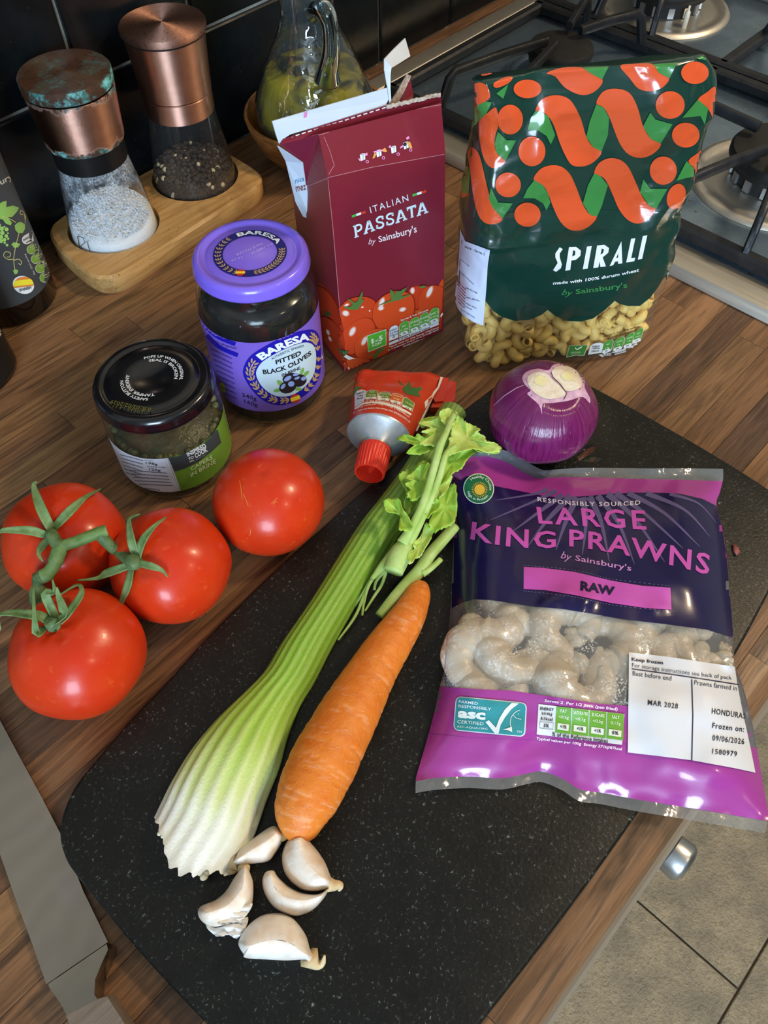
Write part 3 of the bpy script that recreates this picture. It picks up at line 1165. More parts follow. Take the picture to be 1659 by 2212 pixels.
def band(cx, cy, rx, ry, rot, y0, y1, n=14):
    """slice of an ellipse between two heights (fractions of the vertical radius)"""
    a, b = math.asin(y0), math.asin(y1)
    pts = [(rx*math.cos(a+(b-a)*k/n), ry*math.sin(a+(b-a)*k/n)) for k in range(n+1)] + [(-rx*math.cos(b+(a-b)*k/n), ry*math.sin(b+(a-b)*k/n)) for k in range(n+1)]
    c, s = math.cos(rot), math.sin(rot)
    return [(cx+x*c-y*s, cy+x*s+y*c) for x, y in pts]
patch(lo, lb, band(cx_, cy_, 22, 17.6, 0.0-0.12, -0.98, -0.62), '#e08a3e', 0.0007, 0, name='flag_stripe')
patch(lo, lb, band(cx_, cy_, 22, 17.6, -0.12, -0.62, 0.05), '#f0e23c', 0.0007, 0, name='flag_stripe')
patch(lo, lb, band(cx_, cy_, 22, 17.6, -0.12, 0.05, 0.25), '#e08a3e', 0.0007, 0, name='flag_stripe')
letter(lo, lb, 'SPANISH', qb((165, 1575), (272, 1545), (280, 1572), (175, 1598)), '#30343a', 0.02, 0.0008, 0)


def pill(c, w, h, rot, n=8):
    o = []
    for s, a in ((1, -PI/2), (-1, PI/2)):
        for k in range(n+1):
            b = a+PI*k/n
            o.append((s*(w/2-h/2)+h/2*math.cos(b), h/2*math.sin(b)))
    cs, sn = math.cos(rot), math.sin(rot)
    return [(c[0]+x*cs-y*sn, c[1]+x*sn+y*cs) for x, y in o]


for i, (x, y) in enumerate(((268, 1118), (310, 1205), (348, 1290), (386, 1372), (424, 1455))):
    patch(lo, lb, pill(zb(x, y), 39, 20.5, -0.55), '#dfe6ea', 0.0005, 12, name='nutrition_pill')
    if i:
        patch(lo, lb, pill(zb(x, y), 37, 18.5, -0.55), '#7bab45', 0.0007, 12, name='nutrition_pill')
    patch(lo, lb, ell(*zb(x+42, y-22), 6, 6.5), '#e6ecef', 0.0009, 0, name='nutrition_pill')
for s, q in (('ENERGY', ((203, 1135), (265, 1100), (272, 1115), (210, 1152))), ('30kJ', ((228, 1160), (268, 1138), (274, 1152), (234, 1174))), ('7kcal', ((236, 1182), (280, 1160), (286, 1172), (242, 1195)))):
    letter(lo, lb, s, qb(*q), '#33383c', 0.02, 0.001, 0)
for i, (s1, s2) in enumerate((('FAT', '<0.5g'), ('SATURATES', '<0.1g'), ('SUGARS', '<0.5g'), ('SALT', '<0.01g'))):
    x, y = ((310, 1205), (348, 1290), (386, 1372), (424, 1455))[i]
    letter(lo, lb, s1, qb((x-45, y-2), (x+12, y-32), (x+17, y-20), (x-40, y+10)), '#e8f2da', 0.0, 0.001, 0)
    letter(lo, lb, s2, qb((x-38, y+18), (x+14, y-10), (x+19, y+2), (x-33, y+30)), '#e8f2da', 0.0, 0.001, 0)
letter(lo, lb, 'Per 15ml serving', qb((300, 1448), (212, 1268), (230, 1260), (318, 1440)), '#d8dcde', 0.0, 0.0006, 0)
patch(lo, lb, qb((322, 1022), (345, 1018), (515, 1425), (494, 1446)), '#d9dfe3', 0.0005, 12, name='nutrition_strip')
letter(lo, lb, '% of the Reference Intakes', qb((346, 1030), (508, 1418), (498, 1428), (332, 1034)), '#30343a', 0.0, 0.0007, 0)
lines = []
for k in range(2):
    lines += fuzz_line(None, None, zb(350+22*k, 965+8*k), zb(530+20*k, 1400+6*k), 1.5, '', seed=k)
multi(lo, lb, lines, '#b9bfc2', 0.0005, name='small_print')

B2 = (0.1000, 0.5080)
b2 = thing('dark_bottle', (B2[0], B2[1], 0), 'black bottle cut off by the left edge of the picture with a pale round label', 'bottle')
bd2 = lathe([(0.0, 0.0), (0.030, 0.0), (0.033, 0.003), (0.033, 0.12), (0.028, 0.15), (0.013, 0.18), (0.013, 0.23), (0.0, 0.23)], 48, (B2[0], B2[1], 0))
mk('bottle_glass', bd2, M_DARKGLASS, b2)
lab2 = cyl_band(B2, 0.0333, 0.006, 0.10, math.radians(180), math.radians(330))
l2 = mk('label', lab2, plain('black_label_paper', '#101010', 0.45), b2)
lb2 = bvh_of(lab2)
patch(l2, lb2, ell(-14, 702, 18.5, 30, -0.25), '#cfcfc4', 0.0005, 10, name='label_roundel')
letter(l2, lb2, 'OLIVE OIL', [(-62, 762), (2, 708), (8, 712), (-56, 770)], '#b9b9b0', 0.01, 0.0006, 0)

# ================================================================== olive jar
def ring_text(parent, s, c, z, r, h, a0, a1, col, bold=0.01, spacing=1.0):
    """lettering on a level disc; angles in degrees clockwise from the far side, tops outwards"""
    v, f, asp = text2d(s, bold, 0, spacing)
    v, f = cut_grid(v, f, 0.06)
    P = []
    for u, w_ in v:
        a = VIEW_UP-math.radians(a0+(a1-a0)*u)
        rr_ = r+h*w_
        P.append(Vector((c[0]+rr_*math.cos(a), c[1]+rr_*math.sin(a), z)))
    g = []
    for q in f:
        n = (P[q[1]]-P[q[0]]).cross(P[q[2]]-P[q[0]])
        g.append(q if n.z > 0 else q[::-1])
    return mk('lettering', (P, g), ink(col), parent, smooth=False)


def disc_shape(c, z, loops):
    v, f = fill(loops)
    P = [Vector((c[0]+p[0], c[1]+p[1], z)) for p in v]
    g = []
    for q in f:
        n = (P[q[1]]-P[q[0]]).cross(P[q[2]]-P[q[0]])
        g.append(q if n.z > 0 else q[::-1])
    return P, g


def polar(r, deg):
    a = VIEW_UP-math.radians(deg)
    return (r*math.cos(a), r*math.sin(a))


OC = (0.2403, 0.3375)
oj = thing('olive_jar', (OC[0], OC[1], 0), 'jar of pitted black olives with a bright purple lid and purple label', 'jar')
cc = (OC[0], OC[1], 0)
M_JGLASS = film('jar_glass', (0.90, 0.94, 0.93, 1), 0.02, 0.03, '#b9c6c6')
glass = lathe([(0.0, 0.0005), (0.034, 0.0005), (0.0372, 0.002), (0.038, 0.006), (0.038, 0.083), (0.0372, 0.090), (0.0350, 0.096), (0.0338, 0.0995), (0.0335, 0.1085)], 72, cc)
mk('glass', glass, M_JGLASS, oj)
M_BRINE = plain('olive_brine', '#0d0a09', 0.15, var=(60, '#191312', 0.7))
mk('brine', lathe([(0.0, 0.002), (0.0355, 0.003), (0.0355, 0.086), (0.033, 0.093), (0.0, 0.0935)], 56, cc), M_BRINE, oj, label='dark olive brine')
M_PURPLE = plain('purple_lid_paint', '#8067e8', 0.28, 0, 0.4, var=(40, '#7b62e2', 0.4))
lz = 0.1138
lidp = [(0.0335, 0.1058), (0.0353, 0.1050), (0.0358, 0.1060), (0.0353, 0.1072), (0.0353, 0.1105), (0.0346, 0.1128), (0.0332, 0.1140), (0.0316, 0.1142), (0.0296, 0.1138), (0.0284, 0.1128), (0.0272, 0.1128), (0.0262, lz-0.0005), (0.0255, lz-0.0003), (0.0, lz-0.0003)]
lid = mk('lid', lathe(lidp, 96, cc), M_PURPLE, oj, label='bright purple twist lid')
zt = lz
no_, ni_ = 0.0222, 0.0163
mk('lid_ring', disc_shape(OC, zt, [[polar(no_, k*5) for k in range(72)], [polar(ni_, k*5) for k in range(72)]]), ink('#1a1c6e'), lid, smooth=False)
ring_text(lid, 'BARESA', OC, zt+0.0003, 0.0173, 0.0037, -29, 64, '#e9eef6', 0.03)
LV = []
for side in (0, 1):
    for k in range(13):
        dg = (82+k*6.9) if side == 0 else (-48-k*10.1)
        for j, rr_ in enumerate((0.0180, 0.0193, 0.0206)):
            cpt = polar(rr_, dg)
            ang = VIEW_UP-math.radians(dg)+(PI/2 if side == 0 else -PI/2)+(0.55 if j == 2 else -0.55 if j == 0 else 0)*(1 if side else -1)
            LV.append([(cpt[0]+x*math.cos(ang)-y_*math.sin(ang), cpt[1]+x*math.sin(ang)+y_*math.cos(ang)) for x, y_ in ell(0, 0, 0.0012, 0.00042, n=8)])
vv, ff = [], []
for lp in LV:
    a, b = disc_shape(OC, zt+0.0003, [lp])
    ff += [[i+len(vv) for i in g] for g in b]
    vv += a
mk('laurel_print', (vv, ff), ink('#b99b6e'), lid, smooth=False)
fc = polar(0.0193, 192)
fo = (OC[0]+fc[0], OC[1]+fc[1])
mk('flag_roundel', disc_shape(fo, zt+0.0004, [[polar(0.0029, k*18) for k in range(20)]]), ink('#c0352c'), lid, smooth=False)
mk('flag_stripe', disc_shape(fo, zt+0.0006, [[polar(0.0029, d) for d in (70, 80, 90, 100, 110)]+[polar(0.0029, d) for d in (250, 260, 270, 280, 290)]]), ink('#f2d23c'), lid, smooth=False)
bl_lid = bvh_of(lathe([(0.026, zt+0.0001), (0.0, zt+0.0001)], 48, cc))
zl4 = lambda x, y: (380+x/4.425, 440+y/4.425)
for s, q in (('01L188026', ((725, 490), (930, 390), (925, 370), (718, 468))), ('06/07/2028', ((580, 500), (832, 392), (826, 372), (574, 480))), ('15:26', ((530, 560), (635, 520), (630, 500), (525, 540)))):
    tl, tr, br, bl = q      # date stamps stand upside down to the viewer
    letter(lid, bl_lid, s, [zl4(*tr)[0:2] if False else zl4(*br), zl4(*bl), zl4(*tl), zl4(*tr)] if False else [zl4(*tr), zl4(*tl), zl4(*bl), zl4(*br)], '#b7abf2', 0.0, 0.0003, 0)

M_OLABEL = plain('olive_label_paper', '#7f63cf', 0.38, var=(120, '#7a5ec8', 0.3))
olab = cyl_band(OC, 0.0383, 0.0150, 0.0770, math.radians(60), math.radians(400), 120)
ol = mk('label', olab, M_OLABEL, oj, label='purple paper label with navy oval')
ob_ = bvh_of(olab)
zo = lambda x, y: (500+x/7.9, 700+y/7.9)
qo = lambda *p: [zo(*a) for a in p]
NAVY = [(195, 840), (230, 680), (330, 540), (520, 410), (760, 280), (1000, 170), (1250, 105), (1400, 100), (1480, 170), (1515, 300), (1530, 600), (1510, 860), (1440, 1020), (1300, 1180), (1100, 1310), (900, 1380), (700, 1370), (520, 1290), (380, 1160), (270, 1010)]
PALE = [(420, 850), (460, 730), (560, 620), (800, 480), (1050, 370), (1250, 315), (1370, 340), (1430, 430), (1445, 600), (1420, 800), (1360, 940), (1240, 1080), (1080, 1190), (900, 1240), (740, 1220), (600, 1140), (480, 1010)]
patch(ol, ob_, [zo(*p) for p in NAVY], '#1d16a8', 0.0004, 8, name='label_oval', smooth=4)
patch(ol, ob_, [zo(*p) for p in PALE], '#c8dde6', 0.0006, 8, name='label_oval', smooth=4)
letter(ol, ob_, 'BARESA', qo((408, 530), (1335, 135), (1338, 275), (520, 625)), '#eef4f8', 0.045, 0.0008, 8, bow=-5, bow2=-5)
letter(ol, ob_, 'AUTHENTIC SPANISH', qo((672, 578), (1225, 350), (1238, 388), (690, 618)), '#2a2c36', 0.015, 0.0008, 0, spacing=1.2, bow=-2.5)
letter(ol, ob_, 'PITTED', qo((745, 618), (1182, 448), (1195, 525), (760, 690)), '#14151c', 0.03, 0.0008, 10, bow=1.5)
letter(ol, ob_, 'BLACK OLIVES', qo((525, 778), (1350, 448), (1372, 520), (545, 860)), '#14151c', 0.03, 0.0008, 10, bow=10)
letter(ol, ob_, 'IN BRINE', qo((855, 850), (1170, 722), (1184, 770), (865, 900)), '#14151c', 0.02, 0.0008, 0)
for x, y, rx, ry, r in ((830, 1010, 70, 36, 0.75), (790, 1130, 75, 30, -0.2), (1205, 810, 68, 28, -1.2), (1275, 845, 62, 30, -0.75), (1145, 1110, 60, 30, 0.1)):
    patch(ol, ob_, ell(*zo(x, y), rx/7.9, ry/7.9, r, 16), '#7fb356', 0.0008, 0, name='olive_leaf_print')
for x, y, rx, ry, r in ((1010, 930, 140, 95, -0.2), (1150, 965, 135, 105, -0.25), (960, 1075, 150, 105, -0.3)):
    patch(ol, ob_, ell(*zo(x, y), rx/7.9, ry/7.9, r, 24), '#2b2228', 0.0010, 0, name='olive_print')
for x, y, rx, ry, r in ((960, 930, 72, 36, -0.55), (1095, 865, 50, 22, -0.2), (1120, 922, 50, 22, -0.4), (1230, 930, 45, 34, -0.4), (1020, 1022, 54, 46, -0.2), (880, 1065, 56, 30, -0.9)):
    patch(ol, ob_, ell(*zo(x, y), rx/7.9, ry/7.9, r, 16), '#8fa8e0', 0.0012, 0, name='olive_shine_print')


def midline(A_, B_, t):
    A2, B2 = smooth_loop(A_, 6), smooth_loop(B_, 6)
    i = t*len(A2)
    p = Vector(A2[int(i) % len(A2)])
    # nearest on the inner oval
    q = min((Vector(b) for b in B2), key=lambda b: (b-p).length)
    return (p*0.47+q*0.53), (q-p)


LV = []
for k in range(34):
    t = (k/34)
    m_, w_ = midline(NAVY, PALE, t)
    m2, _ = midline(NAVY, PALE, t+0.01)
    d = math.atan2(m2.y-m_.y, m2.x-m_.x)
    x, y = m_
    if 400 < x < 1360 and y < 640 and not (x < 480 and y > 600):
        continue
    if 960 < x < 1200 and y > 1150:
        continue
    for off_, dr in ((-0.22, 0.55), (0.0, 0.0), (0.22, -0.55)):
        c_ = m_+w_*off_
        sgn = -1 if x > 1080 else 1
        LV.append(ell(*zo(c_.x, c_.y), 5.6, 1.9, d+dr*sgn*-1, 10))
multi(ol, ob_, LV, '#c2a173', 0.0008, 0, name='laurel_print')
cx_, cy_ = zo(1090, 1270)
patch(ol, ob_, ell(cx_, cy_, 11.2, 9.6, -0.3), '#c33a30', 0.0008, 0, name='flag_roundel')
patch(ol, ob_, band(cx_, cy_, 11.0, 9.4, -0.35, -0.45, 0.45), '#f3d93c', 0.0010, 0, name='flag_stripe')
letter(ol, ob_, '340g', qo((175, 1180), (425, 1245), (430, 1330), (185, 1265)), '#1f1a3a', 0.0, 0.0006, 0)
letter(ol, ob_, '160g', qo((215, 1288), (450, 1352), (445, 1432), (228, 1375)), '#1f1a3a', 0.0, 0.0006, 0)
zq = lambda x, y: (380+x/4.425, 440+y/4.425)
for a, b in (((262, 1150), (568, 1345)), ((295, 1255), (592, 1450))):
    p = [zq(*a), zq((a[0]+b[0])/2-25, (a[1]+b[1])/2+20), zq(*b)]
    patch(ol, ob_, stroke(smooth_path(p, 6), 8.5), '#1d16a8', 0.0005, 8, name='label_bar')
letter(ol, ob_, 'keep refrigerated', [zq(350, 1290), zq(575, 1370), zq(578, 1400), zq(355, 1320)], '#2a2350', 0.0, 0.0006, 0, bow=2)
letter(ol, ob_, 'best before end: see lid', [zq(315, 1310), zq(460, 1372), zq(462, 1392), zq(318, 1332)], '#2a2350', 0.0, 0.0006, 0, bow=2) if False else None
lines = []
for k in range(9):
    x0, y0 = 330+k*14, 1390+k*52
    lines += fuzz_line(None, None, zq(x0, y0), zq(x0+200-k*8, y0+96-k*4), 2.2, '', seed=20+k)
multi(ol, ob_, lines, '#4a3a86', 0.0005, 0, name='small_print')
patch(ol, ob_, ell(*zq(445, 1760), 6, 12, -0.3), '#b9c23e', 0.0005, 0, name='label_emblem')
patch(ol, ob_, ell(*zo(1552, 480), 2.2, 15, 0.03), '#d9d3ea', 0.0005, 0, name='label_emblem')

M_OLIVE = plain('black_olive_skin', '#17110f', 0.22, var=(140, '#2a201c', 0.7), bump=(260, 0.0004))
ol0 = None
rs = random.Random(5)
for j, z in enumerate((0.0135, 0.030, 0.0465, 0.063, 0.0795)):
    for k in range(11):
        a = 2*PI*(k+0.5*(j % 2))/11+rs.uniform(-0.06, 0.06)
        R_ = 0.0272 if z < 0.075 else 0.0262
        V, Fc = ellipsoid((0, 0, 0), (0.0088, 0.0078, 0.0078), 18, 10)
        if ol0 is None:
            ol0 = mk('black_olive', (V, Fc), M_OLIVE)
            o_ = ol0
        else:
            o_ = ol0.copy()
            COL.objects.link(o_)
        o_.location = (OC[0]+R_*math.cos(a), OC[1]+R_*math.sin(a), z)
        o_.rotation_euler = (rs.uniform(-0.5, 0.5), rs.uniform(-0.4, 0.4), a+PI/2+rs.uniform(-0.5, 0.5))
        props(o_, 'pitted black olive packed against the glass of the purple-lidded jar', 'olive', 'black olives in the jar')

# ================================================================== capers jar
CC_ = (0.1535, 0.3356)
cj = thing('capers_jar', (CC_[0], CC_[1], 0), 'small squat jar of capers in brine with a shiny black lid', 'jar')
cc = (CC_[0], CC_[1], 0)
cglass = lathe([(0.0, 0.0005), (0.033, 0.0005), (0.0358, 0.002), (0.0365, 0.006), (0.0365, 0.048), (0.0362, 0.054), (0.0346, 0.060), (0.0340, 0.063), (0.0338, 0.070)], 72, cc)
mk('glass', cglass, M_JGLASS, cj)
mk('brine', lathe([(0.0, 0.002), (0.033, 0.003), (0.0342, 0.006), (0.0342, 0.034), (0.0340, 0.0385), (0.0, 0.039)], 56, cc), plain('caper_brine', '#4a4220', 0.2, var=(70, '#6b6236', 0.8), bump=(150, 0.002)), cj, label='olive-brown brine')
M_CAPER = plain('caper_skin', '#575a2b', 0.4, var=(200, '#7a7442', 0.8))
cap_ = []
for i in range(420):
    a, z = rs.uniform(0, 2*PI), rs.uniform(0.005, 0.040)
    cap_.append(ellipsoid((CC_[0]+0.0322*math.cos(a), CC_[1]+0.0322*math.sin(a), z), (0.0027, 0.0027, 0.0024), 8, 5))
mk('capers', join(*cap_), M_CAPER, cj, kind='stuff', label='small olive-green capers')
M_BLID = plain('black_lid_paint', '#0a0b10', 0.22, 0, 0.5, var=(50, '#0d0f18', 0.4))
cz = 0.0745
lidp = [(0.0340, 0.0660), (0.0359, 0.0650), (0.0364, 0.0660), (0.0359, 0.0672), (0.0359, 0.0708), (0.0352, 0.0730), (0.0338, 0.0742), (0.0322, cz), (0.0302, cz-0.0003), (0.0290, cz-0.0010), (0.0278, cz-0.0010), (0.0268, cz-0.0004), (0.022, cz-0.0002), (0.0125, cz-0.0002), (0.0115, cz-0.0008), (0.0, cz-0.0009)]
clid = mk('lid', lathe(lidp, 96, cc), M_BLID, cj, label='shiny black twist lid')
for s, r, h, a0, a1 in (('POPS UP WHEN ORIGINAL', 0.0166, 0.0021, -24, 98), ('SEAL IS BROKEN', 0.0134, 0.0021, -16, 96), ('SAFETY BUTTON', 0.0166, 0.0021, 178, 262), ('TAMPER EVIDENT', 0.0134, 0.0021, 165, 279)):
    ring_text(clid, s, CC_, cz+0.0003, r, h, a0, a1, '#d6dde4', 0.02)
clb = bvh_of(lathe([(0.034, cz-0.0002), (0.0, cz-0.0002)], 64, cc))
zc = lambda x, y: (170+x/4.484, 710+y/4.484)
letter(clid, clb, 'B.B.:03/02/2029', [zc(690, 808), zc(300, 722), zc(318, 690), zc(705, 770)], '#6b6a2a', 0.0, 0.0004, 0)
letter(clid, clb, 'L0346 14:21', [zc(618, 820), zc(325, 762), zc(340, 735), zc(630, 790)], '#5a5a26', 0.0, 0.0004, 0)
cw = cyl_band(CC_, 0.0367, 0.0095, 0.0430, math.radians(60), math.radians(424), 110)
cwb = bvh_of(cw)


def cyl_label(name, xl, xr, z0, z1, mat, r):
    """label piece on the capers jar between two photo columns"""
    def ang(x):
        best = None
        for k in range(1440):
            a = 2*PI*k/1440
            p = (CC_[0]+r*math.cos(a), CC_[1]+r*math.sin(a), (z0+z1)/2)
            if (Vector(p)-CAM).dot(Vector((math.cos(a), math.sin(a), 0))) > 0:
                continue
            d = abs(proj(p)[0]-x)
            if best is None or d < best[0]:
                best = (d, a)
        return best[1]
    a0, a1 = ang(xl), ang(xr)
    if a1 < a0:
        a1 += 2*PI
    return cyl_band(CC_, r, z0, z1, a0, a1, 40)


zmid = 0.026
wl = cyl_band(CC_, 0.0367, 0.0098, 0.0430, math.radians(150), math.radians(236.5), 50)
white_label = mk('label', wl, plain('white_label_paper', '#d6e2ee', 0.45), cj, label='white ingredients label')
gl = cyl_label('label', 370, 492, 0.0098, 0.0430, None, 0.0367)
green_label = mk('label', gl, plain('green_label_paper', '#6f9e35', 0.42), cj, label='green and dark grey front label')
wb, gb = bvh_of(wl), bvh_of(gl)
patch(green_label, gb, [zc(*p) for p in ((866, 1252), (960, 1238), (1100, 1175), (1230, 1085), (1330, 985), (1345, 975), (1382, 1105), (1290, 1190), (1160, 1290), (1030, 1355), (926, 1385))], '#3d4447', 0.0004, 2.5, name='label_panel')
letter(green_label, gb, 'INSPIRED', [zc(1042, 1205), zc(1222, 1108), zc(1238, 1150), zc(1058, 1240)], '#e6eaec', 0.035, 0.0007, 0)
letter(green_label, gb, 'TO', [zc(1060, 1252), zc(1110, 1228), zc(1116, 1258), zc(1068, 1280)], '#e6eaec', 0.03, 0.0007, 0)
multi(green_label, gb, [stroke([zc(1074, 1292), zc(1112, 1274)], 1.3)], '#e6eaec', 0.0007, 0)
letter(green_label, gb, 'COOK', [zc(1118, 1215), zc(1240, 1140), zc(1252, 1188), zc(1132, 1258)], '#e6eaec', 0.035, 0.0007, 0)
letter(green_label, gb, "by Sainsbury's", [zc(1108, 1278), zc(1230, 1210), zc(1235, 1222), zc(1112, 1292)], '#aeb4b6', 0.0, 0.0007, 0)
letter(green_label, gb, 'CAPERS', [zc(1078, 1345), zc(1290, 1222), zc(1300, 1262), zc(1088, 1378)], '#cfe0b0', 0.02, 0.0006, 0)
letter(green_label, gb, 'IN BRINE', [zc(1080, 1405), zc(1322, 1262), zc(1332, 1300), zc(1090, 1438)], '#cfe0b0', 0.02, 0.0006, 0)
letter(white_label, wb, '198g', [zc(650, 1290), zc(765, 1305), zc(762, 1332), zc(650, 1318)], '#39424e', 0.01, 0.0005, 0)
letter(white_label, wb, 'Weight', [zc(636, 1268), zc(722, 1276), zc(720, 1290), zc(634, 1282)], '#596372', 0.0, 0.0005, 0)
letter(white_label, wb, 'Drained weight', [zc(662, 1328), zc(852, 1338), zc(850, 1356), zc(664, 1346)], '#596372', 0.0, 0.0005, 0)
letter(white_label, wb, '125g', [zc(680, 1352), zc(795, 1362), zc(792, 1390), zc(682, 1380)], '#39424e', 0.01, 0.0005, 0)
lines = []
for k in range(6):
    y_ = 1238+k*34
    lines += fuzz_line(None, None, zc(395+k*12, y_-14), zc(625-k*2, y_+46), 2.0, '', seed=40+k)
for k in range(5):
    lines += fuzz_line(None, None, zc(500+k*14, 1378+k*33), zc(855+k*14, 1405+k*30), 2.0, '', seed=50+k)
multi(white_label, wb, lines, '#6d7887', 0.0005, 0, name='small_print')
letter(white_label, wb, 'sainsburys.co.uk', [zc(640, 1535), zc(790, 1556), zc(790, 1574), zc(640, 1553)], '#2c333e', 0.02, 0.0005, 0)
sl_ = cyl_band(CC_, 0.0367, 0.0098, 0.0430, math.radians(322), math.radians(345), 14)
side_label = mk('label', sl_, plain('side_label_paper', '#9db870', 0.45), cj, label='narrow green side label')
sb = bvh_of(sl_)
patch(side_label, sb, [zc(*p) for p in ((1430, 1130), (1470, 1050), (1478, 1120), (1445, 1215))], '#cf4a2c', 0.0004, 0, name='label_panel')
patch(side_label, sb, [zc(*p) for p in ((1352, 900), (1392, 830), (1402, 905), (1362, 960))], '#dfe4d2', 0.0004, 0, name='label_panel')

# ================================================================== granite board
def granite():
    t = NT('black_granite')
    v = t.coords()
    a = t.noise(v, 560, 4, 0.72, 0.5)
    b = t.noise(v, 95, 3)
    f = t.math('MULTIPLY', t.math('SUBTRACT', a, 0.59, True), 9, True)
    f = t.math('MULTIPLY', f, t.math('MULTIPLY', t.math('SUBTRACT', b, 0.32, True), 3, True))
    c = t.mix(t.math('MULTIPLY', f, 0.75), t.mix(b, '#0c0d0c', '#171815'), '#8d958f')
    return t.done(t.bsdf(c, t.math('ADD', t.math('MULTIPLY', b, 0.14), 0.30), 0, 0, t.bump(a, 0.00018), spec=0.35))


BZ = 0.0125
M_GRAN = granite()
board = thing('chopping_board', (0.17, 0.1, 0.0), 'large black granite chopping board with rounded corners under the vegetables', 'chopping board')
bo = [(-0.030, 0.006), (-0.022, -0.007), (-0.004, -0.0125), (0.040, -0.015), (0.100, -0.0165), (0.161, -0.016), (0.215, -0.013), (0.268, -0.009), (0.314, -0.004), (0.350, 0.001), (0.368, 0.007), (0.379, 0.018), (0.3845, 0.033), (0.3862, 0.076), (0.3855, 0.118), (0.3835, 0.162), (0.380, 0.186), (0.372, 0.202), (0.358, 0.2105), (0.340, 0.214), (0.310, 0.216), (0.260, 0.2185), (0.209, 0.219), (0.174, 0.218), (0.139, 0.217), (0.106, 0.215), (0.075, 0.212), (0.047, 0.208), (0.019, 0.205), (-0.008, 0.200), (-0.021, 0.1968), (-0.031, 0.191), (-0.038, 0.184), (-0.0423, 0.174), (-0.0437, 0.161), (-0.0430, 0.115), (-0.040, 0.071), (-0.036, 0.032)]
bo = smooth_loop(bo, 4)
slab = prism(bo, 0.0035, BZ, 0.0022, 4)
autosmooth(mk('slab', slab, M_GRAN, board), 40)
for x, y in ((-0.01, 0.02), (0.34, 0.03), (0.345, 0.185), (0.0, 0.17)):
    mk('rubber_foot', lathe([(0.0, 0.0), (0.0075, 0.0), (0.008, 0.0036), (0.0, 0.0036)], 20, (x, y, 0)), M_BLACKPL, board)


# ================================================================== tomatoes on the vine
def tomato_skin():
    t = NT('tomato_skin')
    v = t.coords()
    a = t.noise(v, 22, 4)
    b = t.noise(v, 260, 3)
    c = t.mix(t.math('MULTIPLY', t.math('SUBTRACT', a, 0.35, True), 2.2, True), '#c9300f', '#d54a1c')
    c = t.mix(t.math('MULTIPLY', t.math('SUBTRACT', b, 0.60, True), 1.5, True), c, '#ea7a3c')
    return t.done(t.bsdf(c, 0.30, 0, 0.08, t.bump(b, 0.00005), sss=0.25, spec=0.42))


M_TOM = tomato_skin()
M_TOMSCAR = plain('tomato_scar', '#dd8a3c', 0.5)


def green_mat(name, c1, c2, rough=0.5, scale=140):
    t = NT(name)
    v = t.coords()
    a = t.noise(v, scale, 5, 0.65)
    c = t.mix(t.math('MULTIPLY', t.math('SUBTRACT', a, 0.35, True), 3, True), c1, c2)
    return t.done(t.bsdf(c, rough, 0, 0, t.bump(a, 0.0005), sss=0.1, spec=0.35))


M_SEPAL = green_mat('sepal_green', '#52733f', '#7f9a68')
M_VINE = green_mat('vine_green', '#567a3d', '#7c9660')
M_VINED = green_mat('vine_dark', '#47603a', '#6a8254')


def tomato(c, r, label, stem=None, squash=0.9):
    ctr = Vector((c[0], c[1], r*squash*0.985))
    ax = Vector((0, 0, 1)) if stem is None else Vector(stem).normalized()
    e1 = ax.orthogonal().normalized()
    e2 = ax.cross(e1)

    def fn(d):
        w_ = max(-1, min(1, d.dot(ax)))
        th = math.acos(w_)
        ph = math.atan2(d.dot(e2), d.dot(e1))
        s = 1+0.014*math.cos(5*ph+1)*math.sin(th)**2*(1 if stem is not None else 0.3)+0.010*noise.noise(d*1.7+ctr*40)
        if stem is not None:
            s -= 0.13*math.exp(-(th/0.27)**2)*(1+0.22*math.cos(5*ph))
            s += 0.012*math.exp(-((th-0.62)/0.3)**2)*math.cos(5*ph)
        else:
            s -= 0.03*math.exp(-(th/0.10)**2)
        return s
    V, Fc = ellipsoid((0, 0, 0), (1, 1, 1), 56, 36, fn)
    V = [ctr+Vector((p.x*r, p.y*r, p.z*r*squash)) for p in V]
    t = thing('tomato', (c[0], c[1], 0), label, 'tomato', 'ripe red tomatoes on the worktop')
    mk('flesh', (V, Fc), M_TOM, t)
    return t, (V, Fc), bvh_of((V, Fc)), ctr


def ribbon(path, width, up, fold=0.25, n=4):
    """leaf-like strap along a 3-D path; width per point; up per point (surface normals); folded along the middle"""
    P = smooth_path([tuple(p) for p in path], n)
    W = smooth_path([(w_,) for w_ in width], n)
    U = smooth_path([tuple(u) for u in up], n)
    V, Fc = [], []
    for i, p in enumerate(P):
        p = Vector(p)
        d = (Vector(P[min(i+1, len(P)-1)])-Vector(P[max(i-1, 0)])).normalized()
        u = Vector(U[i]).normalized()
        s = d.cross(u)
        s = s.normalized() if s.length > 1e-6 else Vector((1, 0, 0))
        u2 = s.cross(d)
        w_ = max(W[i][0], 0.0002)/2
        V += [p-s*w_+u2*(w_*fold), p-s*(w_*0.5)+u2*(w_*fold*0.2), p, p+s*(w_*0.5)+u2*(w_*fold*0.2), p+s*w_+u2*(w_*fold)]
    for i in range(len(P)-1):
        for k in range(4):
            Fc.append((i*5+k, i*5+k+1, (i+1)*5+k+1, (i+1)*5+k))
    return V, Fc


def hit3(bvh, x, y, depth, lift=0.0):
    d = ray(x, y)
    h = bvh.ray_cast(CAM, d.normalized())
    if h[0] is not None:
        return h[0]+h[1]*lift, h[1]
    p = CAM+d*depth
    return p, Vector((0, 0, 1))


def depth_of(p):
    return (Vector(p)-CAM).dot(FW)


